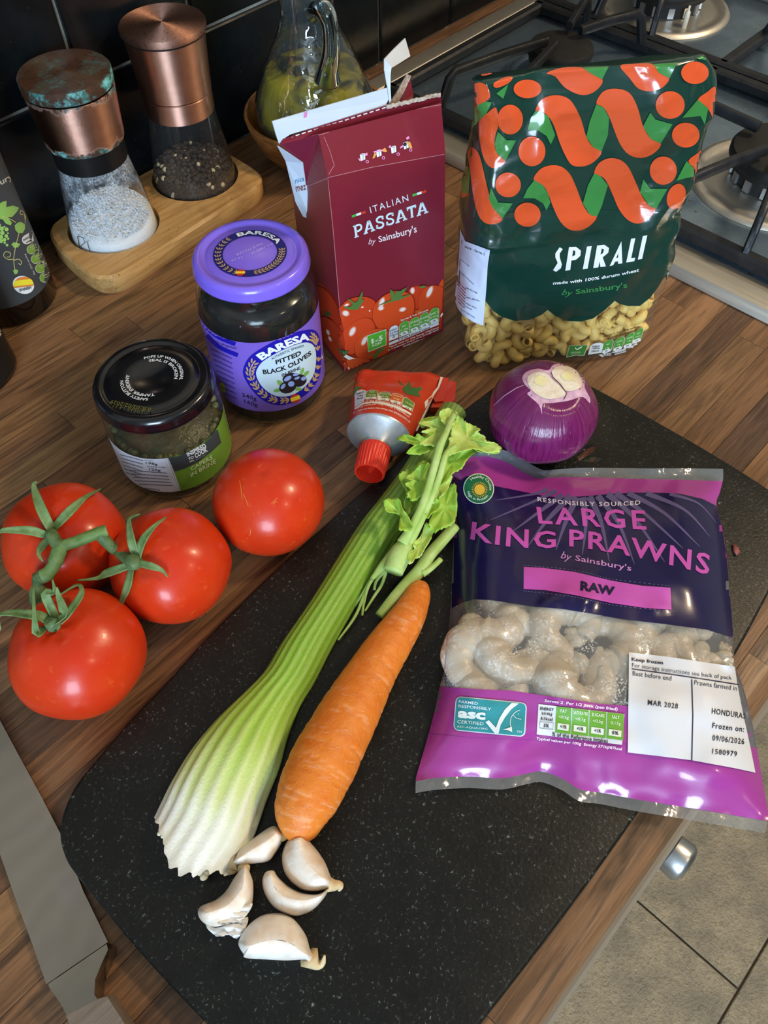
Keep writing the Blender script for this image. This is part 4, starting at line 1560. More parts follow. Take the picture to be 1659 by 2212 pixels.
def sepals(t, bvh, base_px, specs, tilt=0.0):
    """calyx of several straps; specs: list of (px points, lifts, max width)"""
    b, n = hit3(bvh, *base_px, 0.4)
    dp = depth_of(b)-0.004
    cal = mk('calyx', tube([b-n*0.002, b+n*0.0035], [0.0035, 0.0028], 10), M_SEPAL, t, label='dried green calyx')
    for pts, lifts, wd in specs:
        P, U, W = [], [], []
        prev = dp
        for k, ((x, y), lf) in enumerate(zip(pts, lifts)):
            p, nn = hit3(bvh, x, y, prev, lf)
            prev = depth_of(p)
            P.append(p)
            U.append(nn if nn.length else n)
            f = k/(len(pts)-1)
            W.append(0.78*wd*(0.55+0.45*math.sin(PI*min(f*1.5+0.15, 1)))*(1-f**3) + 0.0004)
        mk('sepal', ribbon(P, W, U, 0.35), M_SEPAL, cal, thick=0.0005)
    return b, n


def stem_dir(c, r, sq, px):
    ctr = Vector((c[0], c[1], r*sq*0.985))
    V, Fc = ellipsoid(ctr, (r, r, r*sq), 32, 20)
    h = bvh_of((V, Fc)).ray_cast(CAM, ray(*px).normalized())
    d = h[0]-ctr
    return Vector((d.x, d.y, d.z/sq))


zt_ = lambda x, y: (x/2.304, 940+y/2.304)
zd_ = lambda x, y: (x/5.027, 1150+y/5.027)
TA, TB, TC, TD = (0.0582, 0.3105), (0.0894, 0.2525), (0.1572, 0.2450), (0.0221, 0.2450)
tA, mA, bA, cA = tomato(TA, 0.0345, 'red tomato at the back of the vine trio, touching the picture\'s left edge', stem_dir(TA, 0.0345, 0.9, (112, 1158)))
tB, mB, bB, cB = tomato(TB, 0.0338, 'red vine tomato in the middle, its star calyx facing up', stem_dir(TB, 0.0338, 0.9, (290, 1213)))
tC, mC, bC, cC = tomato(TC, 0.0332, 'smooth loose red tomato without a stalk in front of the capers jar', None)
tD, mD, bD, cD = tomato(TD, 0.0347, 'largest red vine tomato nearest the knife, with upright curled sepals', stem_dir(TD, 0.0347, 0.9, (112, 1350)))
multi(tC, bC, [stroke([zt_(*p) for p in q], 1.1) for q in (((1192, 225), (1200, 270), (1205, 320)), ((1210, 290), (1225, 325), (1235, 352)), ((1283, 160), (1302, 145)), ((1350, 340), (1380, 312)), ((1358, 342), (1378, 328)), ((1248, 470), (1243, 500)))], '', 0.0002, 0, name='skin_scars', mat=M_TOMSCAR)
bAp, nA = sepals(tA, bA, (112, 1156), [([(108, 1146), (100, 1110), (90, 1075), (79, 1040)], (0.003, 0.007, 0.009, 0.010), 0.0065), ([(122, 1146), (150, 1115), (180, 1088), (209, 1070)], (0.003, 0.006, 0.006, 0.005), 0.0060), ([(100, 1152), (70, 1150), (35, 1150), (2, 1152)], (0.003, 0.006, 0.009, 0.012), 0.0058), ([(105, 1165), (92, 1185), (90, 1200), (102, 1210)], (0.002, 0.004, 0.006, 0.008), 0.0045)])
bBp, nB = sepals(tB, bB, (292, 1212), [([(296, 1202), (297, 1170), (298, 1140), (301, 1110)], (0.002, 0.005, 0.007, 0.008), 0.0060), ([(302, 1205), (318, 1172), (338, 1148), (361, 1130)], (0.002, 0.004, 0.005, 0.005), 0.0058), ([(284, 1222), (250, 1238), (210, 1249), (166, 1253)], (0.002, 0.005, 0.009, 0.012), 0.0056), ([(292, 1224), (285, 1262), (272, 1290), (260, 1312), (255, 1322)], (0.002, 0.003, 0.003, 0.003, 0.003), 0.0052), ([(304, 1216), (332, 1224), (352, 1232), (363, 1246)], (0.002, 0.003, 0.003, 0.003), 0.0045)])
bDp, nD = sepals(tD, bD, (116, 1350), [([(108, 1345), (85, 1341), (45, 1347), (0, 1362)], (0.003, 0.007, 0.011, 0.016), 0.0062), ([(118, 1342), (120, 1310), (117, 1280), (113, 1252)], (0.004, 0.012, 0.016, 0.018), 0.0055), ([(126, 1350), (156, 1345), (146, 1318), (122, 1268)], (0.003, 0.008, 0.013, 0.018), 0.0060), ([(104, 1352), (84, 1376), (92, 1345), (106, 1308)], (0.003, 0.004, 0.012, 0.016), 0.0050), ([(138, 1352), (158, 1334), (175, 1318), (178, 1306), (166, 1297), (142, 1304)], (0.002, 0.005, 0.008, 0.010, 0.010, 0.008), 0.0048)])
vine = thing('tomato_vine', (0.058, 0.275, 0.05), 'green vine stalk joining the three tomatoes', 'vine')


def lifted(px, lift, bvhs, dflt):
    best = None
    d = ray(*px).normalized()
    for b in bvhs:
        h = b.ray_cast(CAM, d)
        if h[0] is not None and (best is None or h[3] < best[3]):
            best = h
    if best is None:
        return CAM+ray(*px)*dflt
    return best[0]-d*lift


AB = (bA, bB, bD)
dv = depth_of(bAp)-0.010
pv = lambda x, y, dd=0.0: CAM+ray(x, y)*(dv+dd)
node = pv(133, 1183)
P1 = [pv(230, 1146, 0.004), pv(208, 1153, 0.002), pv(165, 1170), node, pv(118, 1218), pv(104, 1238), pv(92, 1245)]
mk('main_stalk', tube(smooth_path([tuple(p) for p in P1], 6), [0.0034]*6+[0.0032]*12+[0.0040]*6+[0.0036]*6+[0.0040]*7, 12), M_VINE, vine)
mk('side_stalk', tube(smooth_path([tuple(p) for p in (bAp+nA*0.001, pv(112, 1156, 0.002), pv(122, 1172, 0.0), node)], 5), 0.0035, 10), M_VINED, vine)
mk('side_stalk', tube(smooth_path([tuple(p) for p in (pv(214, 1152, 0.0025), pv(232, 1172, 0.006), pv(256, 1194, 0.012), bBp+nB*0.004, bBp)], 5), [0.0034]*5+[0.0032]*5+[0.0036]*5+[0.0045]*6, 10), M_VINED, vine)
mk('side_stalk', tube(smooth_path([tuple(p) for p in (pv(94, 1244, 0.0), pv(83, 1252, 0.002), pv(85, 1275, 0.003), pv(96, 1305, 0.006), bDp+nD*0.003, bDp)], 5), [0.0040]*5+[0.0034]*10+[0.0036]*11, 10), M_VINED, vine)
mk('stub_leaf', ribbon([pv(80, 1255, 0.006), pv(72, 1275, 0.010), pv(72, 1300, 0.014), pv(76, 1308, 0.016)], [0.003, 0.0045, 0.0045, 0.001], [Vector((0, 0, 1))]*4, 0.2), M_SEPAL, vine, thick=0.0006)


# ================================================================== long vegetables
def strand(rows, zb, k=1.0):
    """centre and half width (m) of a long thing lying on height zb from pairs of photo points on its two sides"""
    out = []
    for pl, pr in rows:
        r = 0.015
        for _ in range(6):
            a, b = at(*pl, zb+r*k), at(*pr, zb+r*k)
            r = (b-a).length/2
        out.append(((a+b)/2, r, (b-a).normalized()))
    return out


def colored(name, vf, cols, rough, parent, sss=0.1, bump=None, thick=0, coat=0.0, spec=0.4, label=None, mat=None):
    o = mk(name, vf, mat or vcol_mat('painted_%s' % name, rough, sss, bump, coat, spec), parent, thick=thick, label=label)
    ca = o.data.color_attributes.new('col', 'FLOAT_COLOR', 'POINT')
    ca.data.foreach_set('color', [x for c in cols for x in c])
    return o


def vcol_mat(name, rough, sss, bump, coat=0.0, spec=0.4):
    if name in MATS:
        return MATS[name]
    t = NT(name)
    at_ = t.n('ShaderNodeAttribute', attribute_name='col')
    v = t.coords()
    n = t.noise(v, bump[0] if bump else 100, 5, 0.6)
    c = t.mix(t.math('MULTIPLY', t.math('SUBTRACT', n, 0.5, True), 1.2, True), at_.outputs['Color'], t.mix(0.14, at_.outputs['Color'], '#ffffff'))
    return t.done(t.bsdf(c, rough, 0, coat, t.bump(n, bump[1]) if bump else None, sss, spec=spec))


def lerpc(a, b, t):
    return tuple(x*(1-t)+y*t for x, y in zip(a, b))


def ramp_c(stops, t):
    for (p0, c0), (p1, c1) in zip(stops, stops[1:]):
        if t <= p1:
            return lerpc(c0, c1, max(0, (t-p0)/(p1-p0)))
    return stops[-1][1]


# carrot
z5 = lambda x, y: (280+x/2.44, 1220+y/2.44)
crow = [((905, 1262), (922, 1262)), ((880, 1278), (931, 1276)), ((862, 1302), (927, 1308)), ((838, 1335), (917, 1340)), ((800, 1380), (893, 1388)), ((770, 1420), (872, 1425)), ((743, 1458), (853, 1464)), ((716, 1499), (838, 1498)), ((690, 1540), (822, 1532)), ((665, 1582), (804, 1572)), ((641, 1622), (787, 1608)), ((622, 1660), (771, 1640)), ((608, 1687), (755, 1672)), ((597, 1716), (741, 1702)), ((590, 1745), (722, 1738)), ((592, 1766), (709, 1762)), ((602, 1782), (695, 1782)), ((622, 1795), (672, 1798))]
cs = strand(crow, BZ)
cs2 = smooth_path([(*c, r) for c, r, s in cs], 8)
NC = 40
V, cols = [], []
rs = random.Random(21)
P = [Vector(p[:3]) for p in cs2]
rings_ = [rs.random() for _ in range(len(P))]
for i, p in enumerate(cs2):
    c, r = Vector(p[:3]), p[3]
    r *= 0.985
    d = (P[min(i+1, len(P)-1)]-P[max(i-1, 0)]).normalized()
    s = d.cross(Vector((0, 0, 1))).normalized()
    q = s.cross(d)
    c.z = BZ+r*0.97
    for k in range(NC):
        a = 2*PI*k/NC
        w_ = noise.noise((i*0.42, math.cos(a)*0.9, math.sin(a)*0.9+5))
        g = noise.noise((i*0.95+3, math.cos(a)*0.5, math.sin(a)*0.5))
        dent = -0.028*max(0, g-0.32)/0.3
        rr_ = r*(1+0.02*w_+dent)
        V.append(c+s*(rr_*math.cos(a))+q*(rr_*math.sin(a)))
        b = 0.5+0.5*noise.noise((i*0.25, math.cos(a)*2, math.sin(a)*2))
        base = lerpc(C('#d9731f'), C('#e58a35'), b)
        cols.append(lerpc(base, C('#f2b98a'), 0.35 if (dent < -0.004 and rs.random() < 0.6) else 0.0))
nr = len(cs2)
Fc = grid_faces(NC, nr, True, True)
Fc += [tuple(range(NC)), tuple((nr-1)*NC+k for k in range(NC))[::-1]]
carrot = thing('carrot', (cs[8][0].x, cs[8][0].y, BZ), 'orange carrot lying beside the celery stick on the black board', 'carrot')
colored('root', (V, Fc), cols, 0.42, carrot, 0.25, (330, 0.0006), spec=0.35)
e = cs[-1][0]
h0 = at(618, 1797, BZ+0.010)
mk('crown', ellipsoid(h0, (0.0055, 0.003, 0.0035), 16, 8), plain('carrot_crown', '#b08a52', 0.8, var=(400, '#7d6a3c', 0.8), bump=(500, 0.0008)), carrot)
M_SKINL = plain('carrot_scratch', '#f0b384', 0.6)
cb_ = bvh_of((V, Fc))
sc = []
for i in range(46):
    a = rs.randrange(2, len(crow)-2)
    (x0, y0), (x1, y1) = crow[a]
    f = rs.uniform(0.15, 0.9)
    x, y = x0+(x1-x0)*f, y0+(y1-y0)*f
    L = rs.uniform(6, 26)
    sc.append(stroke([(x, y), (x+L*0.5, y+L*0.12+rs.uniform(-1, 1)), (x+L, y+L*rs.uniform(0.1, 0.45))], rs.uniform(0.5, 1.0)))
multi(carrot, cb_, sc, '', 0.00015, 0, name='skin_marks', mat=M_SKINL)

# celery stick
lrow = [(952, 868), (927, 907), (900, 950), (873, 996), (825, 1060), (776, 1120), (730, 1190), (680, 1270), (645, 1322), (603, 1382), (567, 1441), (526, 1482), (456, 1544), (400, 1605), (360, 1665), (334, 1712), (320, 1745)]
rrow = [(1008, 886), (984, 926), (960, 970), (936, 1016), (905, 1075), (868, 1132), (826, 1200), (780, 1275), (750, 1325), (712, 1392), (676, 1462), (645, 1512), (617, 1575), (597, 1640), (567, 1712), (534, 1800), (487, 1872)]
ce = strand(list(zip(lrow, rrow)), BZ, 0.7)
n1 = smooth_path([(*c, r) for c, r, s in ce], 7)
sv = smooth_path([tuple(s) for c, r, s in ce], 7)
NA = 66
V, cols = [], []
nr = len(n1)
GR = [(0.0, C('#738f34')), (0.12, C('#6c972a')), (0.40, C('#7aa72c')), (0.62, C('#88b433')), (0.76, C('#a3c64a')), (0.87, C('#cfdf95')), (0.93, C('#ebf1dc')), (1.0, C('#f4f7f2'))]
for i, p in enumerate(n1):
    t = i/(nr-1)
    c, r = Vector(p[:3]), p[3]
    s = Vector(sv[i]).normalized()
    c.z = BZ
    hh = r*(1.02-0.42*max(0, min(1, (t-0.60)/0.35)))
    for k in range(NA):
        a = PI*k/(NA-1)
        rib = math.cos(a*19)
        amp = (0.014+0.014*t)*(0.4+0.6*math.sin(a))
        f = 1+amp*rib
        # ragged root end
        jag = 0.0
        if i > nr-3:
            jag = (0.003*noise.noise((k*0.35, 2.2, 1))+0.0004*noise.noise((k*1.3, 7, 1))+0.005*math.sin(a)+0.009*math.exp(-((a-1.75)/0.55)**2))*(1.0 if i == nr-1 else 0.5)
        d = (Vector(n1[min(i+1, nr-1)][:3])-Vector(n1[max(i-1, 0)][:3])).normalized()
        V.append(c - s*(r*f*math.cos(a)) + Vector((0, 0, 0.0004+hh*f*math.sin(a))) + Vector((d.x, d.y, 0))*jag)
        cc_ = ramp_c(GR, min(1, max(0, t+0.045*noise.noise((k*0.22, t*3, 0))+0.02*rib)))
        cc_ = lerpc(cc_, C('#f2f6d8'), max(0, rib)*0.08)
        if t < 0.7:
            cc_ = lerpc(cc_, C('#5d8a26'), max(0, -rib)*0.16)
        cols.append(cc_)
# hollow underside
for i, p in enumerate(n1):
    t = i/(nr-1)
    c, r = Vector(p[:3]), p[3]
    s = Vector(sv[i]).normalized()
    c.z = BZ
    th = 0.0045
    hh = max(r*(1.02-0.42*max(0, min(1, (t-0.60)/0.35)))-th, 0.002)
    for k in range(NA):
        a = PI*k/(NA-1)
        V.append(c - s*((r-0.0022)*math.cos(a)) + Vector((0, 0, 0.0002+hh*math.sin(a))))
        cols.append(ramp_c([(0, C('#9db86a')), (0.7, C('#c4d493')), (1, C('#eef0e2'))], t))
Fc = grid_faces(NA, nr, False, False)
K = NA*nr
Fc += [tuple(K+i for i in f)[::-1] for f in grid_faces(NA, nr, False, False)]
for i in range(nr-1):
    for k, fl in ((0, False), (NA-1, True)):
        q = (i*NA+k, (i+1)*NA+k, K+(i+1)*NA+k, K+i*NA+k)
        Fc.append(q[::-1] if fl else q)
for i, fl in ((0, False), (nr-1, True)):
    for k in range(NA-1):
        q = (i*NA+k, i*NA+k+1, K+i*NA+k+1, K+i*NA+k)
        Fc.append(q if not fl else q[::-1])
celery = thing('celery_stick', (ce[8][0].x, ce[8][0].y, BZ), 'long ribbed green celery stick with a flared white root end across the board', 'celery')
colored('stalk', (V, Fc), cols, 0.33, celery, 0.2, (700, 0.0004), coat=0.15)
M_ROOT = plain('celery_root_fibre', '#e6dcc0', 0.6, var=(300, '#c2a878', 0.7))
rt_ = []
for x, y, r in ((428, 1868, 0.0022), (436, 1880, 0.0028), (441, 1893, 0.0022), (446, 1886, 0.002), (345, 1800, 0.0014), (352, 1806, 0.0012), (372, 1822, 0.0012), (398, 1838, 0.0014), (412, 1850, 0.0014)):
    rt_.append(ellipsoid(at(x, y, BZ+0.004), (r, r*0.8, r*0.9), 12, 8))
mk('root_scraps', join(*rt_), M_ROOT, celery)

# ------------------------------------------------------------------ leafy celery tops
M_STEM = green_mat('celery_stem', '#9dbf5e', '#bcd68a', 0.4, 90)
M_LEAF = green_mat('celery_leaf', '#86b53a', '#b0cf58', 0.5, 160)
M_LEAF2 = green_mat('celery_leaf_pale', '#a8ca52', '#cfe184', 0.5, 160)
z3 = lambda x, y: (680+x/2.592, 780+y/2.592)
tops = thing('leafy_celery_sprig', (*at(900, 1080, BZ)[:2], BZ), 'leafy pale green celery tops with two thin stems resting on the celery stick', 'celery')


def stem(parent, pts, rad, mat, n=12, name='stem', sq=0.85):
    """pts: (zoom x, zoom y, height)"""
    P = [at(*z3(x, y), z) for x, y, z in pts]
    R = [r*0.58 for r in rad]
    Q = smooth_path([(*p, r) for p, r in zip(P, R)], 6)
    return mk(name, tube([q[:3] for q in Q], [q[3] for q in Q], n, squash=sq), mat, parent)


stem(tops, [(778, 300, 0.052), (735, 400, 0.054), (700, 480, 0.053), (655, 640, 0.048), (605, 800, 0.042), (545, 925, 0.038), (490, 1020, 0.034)], [0.0032, 0.0034, 0.0042, 0.0040, 0.0042, 0.0048, 0.0062], M_STEM)
stem(tops, [(792, 470, 0.048), (735, 520, 0.049), (700, 640, 0.046), (655, 760, 0.042), (610, 860, 0.038), (555, 970, 0.034), (500, 1050, 0.031)], [0.0022, 0.0034, 0.0038, 0.0036, 0.0038, 0.0044, 0.0058], M_STEM)
stem(tops, [(520, 1010, 0.031), (480, 1080, 0.030), (438, 1180, 0.028)], [0.0075, 0.0110, 0.0100], M_STEM, 18, 'stem_base')
stem(tops, [(470, 1060, 0.028), (380, 1150, 0.026), (320, 1220, 0.024)], [0.0075, 0.0048, 0.0022], M_STEM, 10, 'fibre')
for pts in ([(350, 1180, 0.025), (300, 1260, 0.022), (275, 1350, 0.018), (265, 1425, 0.015)], [(330, 1200, 0.024), (285, 1290, 0.020), (225, 1430, 0.016), (130, 1562, 0.0145)], [(400, 1170, 0.024), (375, 1250, 0.020), (330, 1320, 0.017), (280, 1400, 0.0145)], [(330, 1200, 0.024), (270, 1300, 0.019), (222, 1372, 0.0145)], [(395, 1170, 0.024), (345, 1230, 0.021), (332, 1282, 0.018)]):
    stem(tops, pts, [0.0020, 0.0017, 0.0015, 0.0011][:len(pts)], M_STEM, 6, 'fibre', 0.5)


def leaf(parent, outline, mid, z, mat, curl=0.006, seed=0, jag=0.18, name='leaf'):
    """lobed celery leaf: outline in zoom pixels laid at height z (bowl-like curl), with toothed edge and raised veins"""
    rnd = random.Random(seed)
    O = [Vector(p) for p in smooth_loop(outline, 5)]
    m = Vector(mid)
    N = len(O)
    O2 = []
    for i, p in enumerate(O):
        w_ = p-m
        k = 1+jag*(0.55*noise.noise((i*0.9, seed, 0))+(0.28 if i % 2 else -0.22)*rnd.uniform(0.2, 1.0))
        O2.append(m+w_*k)
    V, Fc = [], []
    rings_ = [1.0, 0.86, 0.66, 0.42, 0.18]
    sx = z if callable(z) else (lambda x, y: z)
    for f in rings_:
        for i, p in enumerate(O2):
            q = m+((p if f > 0.95 else O[i])-m)*f
            zz = sx(q.x, q.y)+curl*(f*f)*(0.35+0.65*noise.noise((math.cos(2*PI*i/N)*1.6, math.sin(2*PI*i/N)*1.6, seed)))
            zz += 0.0016*noise.noise((q.x*0.045, q.y*0.045, seed+3))*f+0.0005*math.sin(2*PI*i/N*7+seed)*f
            V.append(at(*z3(q.x, q.y), max(zz, BZ+0.002)))
    V.append(at(*z3(m.x, m.y), sx(m.x, m.y)))
    for j in range(len(rings_)-1):
        for i in range(N):
            Fc.append((j*N+i, j*N+(i+1) % N, (j+1)*N+(i+1) % N, (j+1)*N+i))
    j = len(rings_)-1
    for i in range(N):
        Fc.append((j*N+i, j*N+(i+1) % N, len(V)-1))
    n = (V[Fc[0][1]]-V[Fc[0][0]]).cross(V[Fc[0][2]]-V[Fc[0][0]])
    if n.z < 0:
        Fc = [f[::-1] for f in Fc]
    return mk(name, (V, Fc), mat, parent, thick=0.0005)


LF = [
    ([(470, 640), (520, 610), (575, 575), (620, 560), (610, 640), (590, 720), (560, 800), (520, 860), (500, 800), (520, 740), (490, 690)], (555, 690), 0.034, M_LEAF),
    ([(640, 690), (690, 660), (740, 640), (770, 650), (740, 720), (700, 760), (660, 800), (640, 760)], (700, 710), 0.037, M_LEAF2),
    ([(700, 290), (740, 262), (780, 280), (800, 300), (790, 340), (750, 360), (715, 340)], (755, 310), 0.050, M_LEAF2),
    ([(460, 435), (500, 412), (560, 425), (575, 405), (620, 430), (660, 400), (690, 430), (680, 480), (640, 500), (590, 520), (520, 520), (530, 495), (560, 470), (500, 450)], (610, 460), 0.045, M_LEAF),
    ([(580, 345), (640, 330), (700, 310), (770, 290), (760, 350), (735, 420), (700, 470), (640, 470), (590, 460), (640, 420), (600, 395), (650, 370)], (700, 380), 0.047, M_LEAF2),
    ([(775, 300), (810, 310), (850, 345), (880, 355), (925, 380), (900, 395), (950, 420), (960, 455), (1010, 460), (1040, 490), (985, 515), (900, 490), (830, 500), (770, 520), (735, 540), (750, 460), (765, 390)], (850, 440), 0.046, M_LEAF2),
    ([(900, 470), (960, 450), (1000, 462), (1042, 488), (1020, 520), (960, 510), (905, 500)], (965, 488), 0.043, M_LEAF),
    ([(735, 530), (800, 500), (870, 495), (905, 500), (860, 540), (820, 600), (770, 630), (730, 680), (690, 700), (700, 630)], (780, 560), 0.041, M_LEAF),
    ([(640, 570), (650, 620), (625, 690), (590, 760), (545, 780), (515, 740), (540, 720), (505, 690), (550, 665), (505, 655), (560, 610), (600, 575)], (590, 670), 0.040, M_LEAF),
    ([(392, 780), (430, 770), (470, 775), (490, 830), (520, 870), (545, 930), (520, 950), (470, 940), (490, 900), (470, 860), (430, 850), (395, 830)], (480, 850), 0.040, M_LEAF),
    ([(700, 740), (750, 700), (785, 690), (795, 790), (790, 880), (760, 920), (700, 940), (660, 960), (640, 900), (670, 830), (690, 790)], (730, 820), 0.034, M_LEAF),
    ([(620, 905), (650, 930), (655, 980), (620, 1040), (590, 1090), (560, 1110), (530, 1135), (525, 1080), (560, 1060), (550, 1020), (590, 980)], (595, 1020), 0.031, M_LEAF2),
    ([(660, 770), (700, 790), (690, 830), (655, 850), (630, 880), (625, 830)], (660, 815), 0.036, M_LEAF),
    ([(590, 340), (640, 315), (690, 310), (700, 330), (650, 350), (600, 372)], (645, 340), 0.040, M_LEAF),
]
for i, (ol_, md_, zz, mt) in enumerate(LF):
    leaf(tops, ol_, md_, zz, mt, 0.007, 30+i)
off_ = thing('celery_offcut', (*at(850, 1230, BZ)[:2], BZ), 'short celery offcut with a side shoot lying at the carrot tip', 'celery')
stem(off_, [(785, 925, 0.020), (700, 1020, 0.020), (640, 1090, 0.021), (590, 1170, 0.021), (520, 1240, 0.020), (440, 1330, 0.019), (360, 1428, 0.0175)], [0.0058, 0.0062, 0.0066, 0.0072, 0.0062, 0.0056, 0.0046], M_STEM, 14)
stem(off_, [(600, 1190, 0.022), (650, 1160, 0.022), (705, 1110, 0.021)], [0.0045, 0.0032, 0.0030], M_STEM, 10, 'side_shoot')


# ================================================================== garlic
def garlic_skin():
    t = NT('garlic_skin')
    at_ = t.n('ShaderNodeAttribute', attribute_name='col')
    v = t.coords('Object', (1, 1, 1))
    n = t.noise(v, 120, 4, 0.6, 1.0)
    c = t.mix(t.math('MULTIPLY', t.math('SUBTRACT', n, 0.47, True), 2.2, True), at_.outputs['Color'], t.mix(0.35, at_.outputs['Color'], '#b98a58'))
    return t.done(t.bsdf(c, 0.4, 0, 0, t.bump(n, 0.0006), 0.2, spec=0.4))


M_GARL = garlic_skin()
zg_ = lambda x, y: (400+x/4.608, 1760+y/4.608)


def clove(label, outline, spine, zb, h, crest=0.5, tail=None, tint=0.5, seed=0, skin=None):
    O = [Vector(p) for p in smooth_loop(outline, 4)]
    S = [Vector(p) for p in smooth_path(spine, 8)]
    N = len(O)
    near = [min(S, key=lambda s: (s-p).length) for p in O]
    V, cols = [], []
    prof = [(0.0, 0.0), (0.0, 0.30), (0.10, 0.52), (0.28, 0.74), (0.52, 0.90), (0.78, 0.985), (1.0, 1.0)]
    for t, hz in prof:
        for i in range(N):
            p = O[i]+(near[i]-O[i])*t
            if hz == 0.0:
                p = O[i]+(near[i]-O[i])*0.25
            z = zb+h*hz
            V.append(at(*zg_(p.x, p.y), z))
            g = 0.5+0.5*noise.noise((p.x*0.012, p.y*0.012, seed))
            cols.append(lerpc(C('#f5f0e8'), C('#dcb786'), min(1, max(0, (g-0.45+tint*0.5)*1.2*(1-0.5*t)))))
    Fc = []
    for j in range(len(prof)-1):
        for i in range(N):
            Fc.append((j*N+i, j*N+(i+1) % N, (j+1)*N+(i+1) % N, (j+1)*N+i))
    n = sum(((V[f[1]]-V[f[0]]).cross(V[f[2]]-V[f[0]]).z for f in Fc[N*2:]))
    if n < 0:
        Fc = [f[::-1] for f in Fc]
    c = at(*zg_(*spine[len(spine)//2]), zb)
    t_ = thing('garlic_clove', (c.x, c.y, BZ), label, 'garlic clove', 'unpeeled garlic cloves on the board')
    colored('clove', (V, Fc), cols, 0.4, t_, mat=M_GARL)
    if tail:
        Q = smooth_path([(*at(*zg_(x, y), z), r) for x, y, z, r in tail], 5)
        o_ = mk('root_tip', tube([q[:3] for q in Q], [q[3] for q in Q], 8), plain('garlic_tip', '#d9c093', 0.5), t_)
    if skin:
        for k_, (ol_, zz, zc_) in enumerate(skin):
            v, f = fill([smooth_loop(ol_, 4)])
            v, f = cut_grid(v, f, 60)
            P_ = [at(*zg_(*p), zz+0.003*noise.noise((p[0]*0.02, p[1]*0.02, k_))) for p in v]
            g = [q if (P_[q[1]]-P_[q[0]]).cross(P_[q[2]]-P_[q[0]]).z > 0 else q[::-1] for q in f]
            mk('loose_skin', (P_, g), plain('garlic_paper', '#eef0f2', 0.35, var=(220, '#d8c9b2', 0.5)), t_, thick=0.0003)
    return t_


clove('narrow garlic clove lying between the celery root and the carrot end', [(470, 480), (500, 430), (540, 350), (620, 280), (740, 190), (830, 130), (890, 112), (940, 140), (985, 205), (960, 280), (900, 380), (830, 460), (700, 485), (570, 498), (505, 500)], [(540, 430), (680, 340), (800, 270), (900, 190)], BZ, 0.0165, tail=[(520, 470, BZ+0.006, 0.004), (460, 495, BZ+0.005, 0.0025), (425, 525, BZ+0.004, 0.0018), (455, 560, BZ+0.003, 0.0018), (520, 545, BZ+0.002, 0.001)], tint=0.35, seed=1)
clove('plump garlic clove standing right below the carrot end', [(1115, 190), (1190, 195), (1250, 280), (1310, 350), (1390, 470), (1435, 580), (1460, 650), (1435, 710), (1350, 752), (1200, 755), (1100, 705), (1010, 610), (970, 510), (965, 400), (990, 310), (1030, 240)], [(1130, 250), (1160, 380), (1230, 500), (1360, 630)], BZ, 0.0190, tail=[(1420, 690, BZ+0.006, 0.0035), (1480, 700, BZ+0.004, 0.0026), (1535, 695, BZ+0.003, 0.0018), (1545, 720, BZ+0.002, 0.0014), (1528, 758, BZ+0.001, 0.0006)], tint=0.45, seed=2)
clove('crescent garlic clove in the middle of the five', [(810, 565), (880, 555), (920, 612), (1000, 690), (1090, 748), (1200, 785), (1330, 790), (1425, 735), (1400, 800), (1340, 880), (1250, 960), (1120, 1005), (1000, 985), (880, 915), (800, 800), (770, 700), (775, 620)], [(850, 600), (900, 740), (1020, 830), (1200, 850), (1350, 810)], BZ, 0.0165, tint=0.5, seed=3)
clove('garlic clove with torn papery skin under the celery root', [(570, 515), (480, 640), (405, 760), (300, 850), (150, 915), (130, 1000), (190, 1080), (300, 1115), (450, 1075), (560, 1015), (640, 930), (672, 860), (680, 700), (650, 590), (610, 515)], [(590, 580), (560, 740), (420, 900), (220, 980)], BZ, 0.0180, tail=[(585, 535, BZ+0.008, 0.003), (580, 505, BZ+0.006, 0.002)], tint=0.55, seed=4, skin=[([(200, 1080), (300, 1125), (450, 1085), (560, 1040), (628, 1020), (595, 1140), (512, 1232), (430, 1192), (340, 1210), (262, 1175)], BZ+0.003, 0), ([(340, 990), (430, 960), (560, 920), (668, 878), (640, 960), (560, 1040), (440, 1080), (330, 1090)], BZ+0.0135, 0)])
clove('whitest and largest garlic clove at the bottom with a curled root tip', [(530, 1270), (570, 1180), (650, 1080), (750, 1010), (860, 980), (980, 985), (1070, 1030), (1150, 1120), (1210, 1220), (1240, 1330), (1270, 1410), (1240, 1465), (1190, 1442), (1000, 1450), (800, 1440), (600, 1425), (580, 1385), (545, 1330)], [(640, 1310), (780, 1260), (930, 1245), (1070, 1290), (1180, 1380)], BZ, 0.0190, tail=[(1235, 1420, BZ+0.006, 0.0050), (1280, 1470, BZ+0.004, 0.0030), (1325, 1495, BZ+0.003, 0.0020), (1368, 1475, BZ+0.004, 0.0014), (1388, 1402, BZ+0.009, 0.0005)], tint=0.05, seed=5)


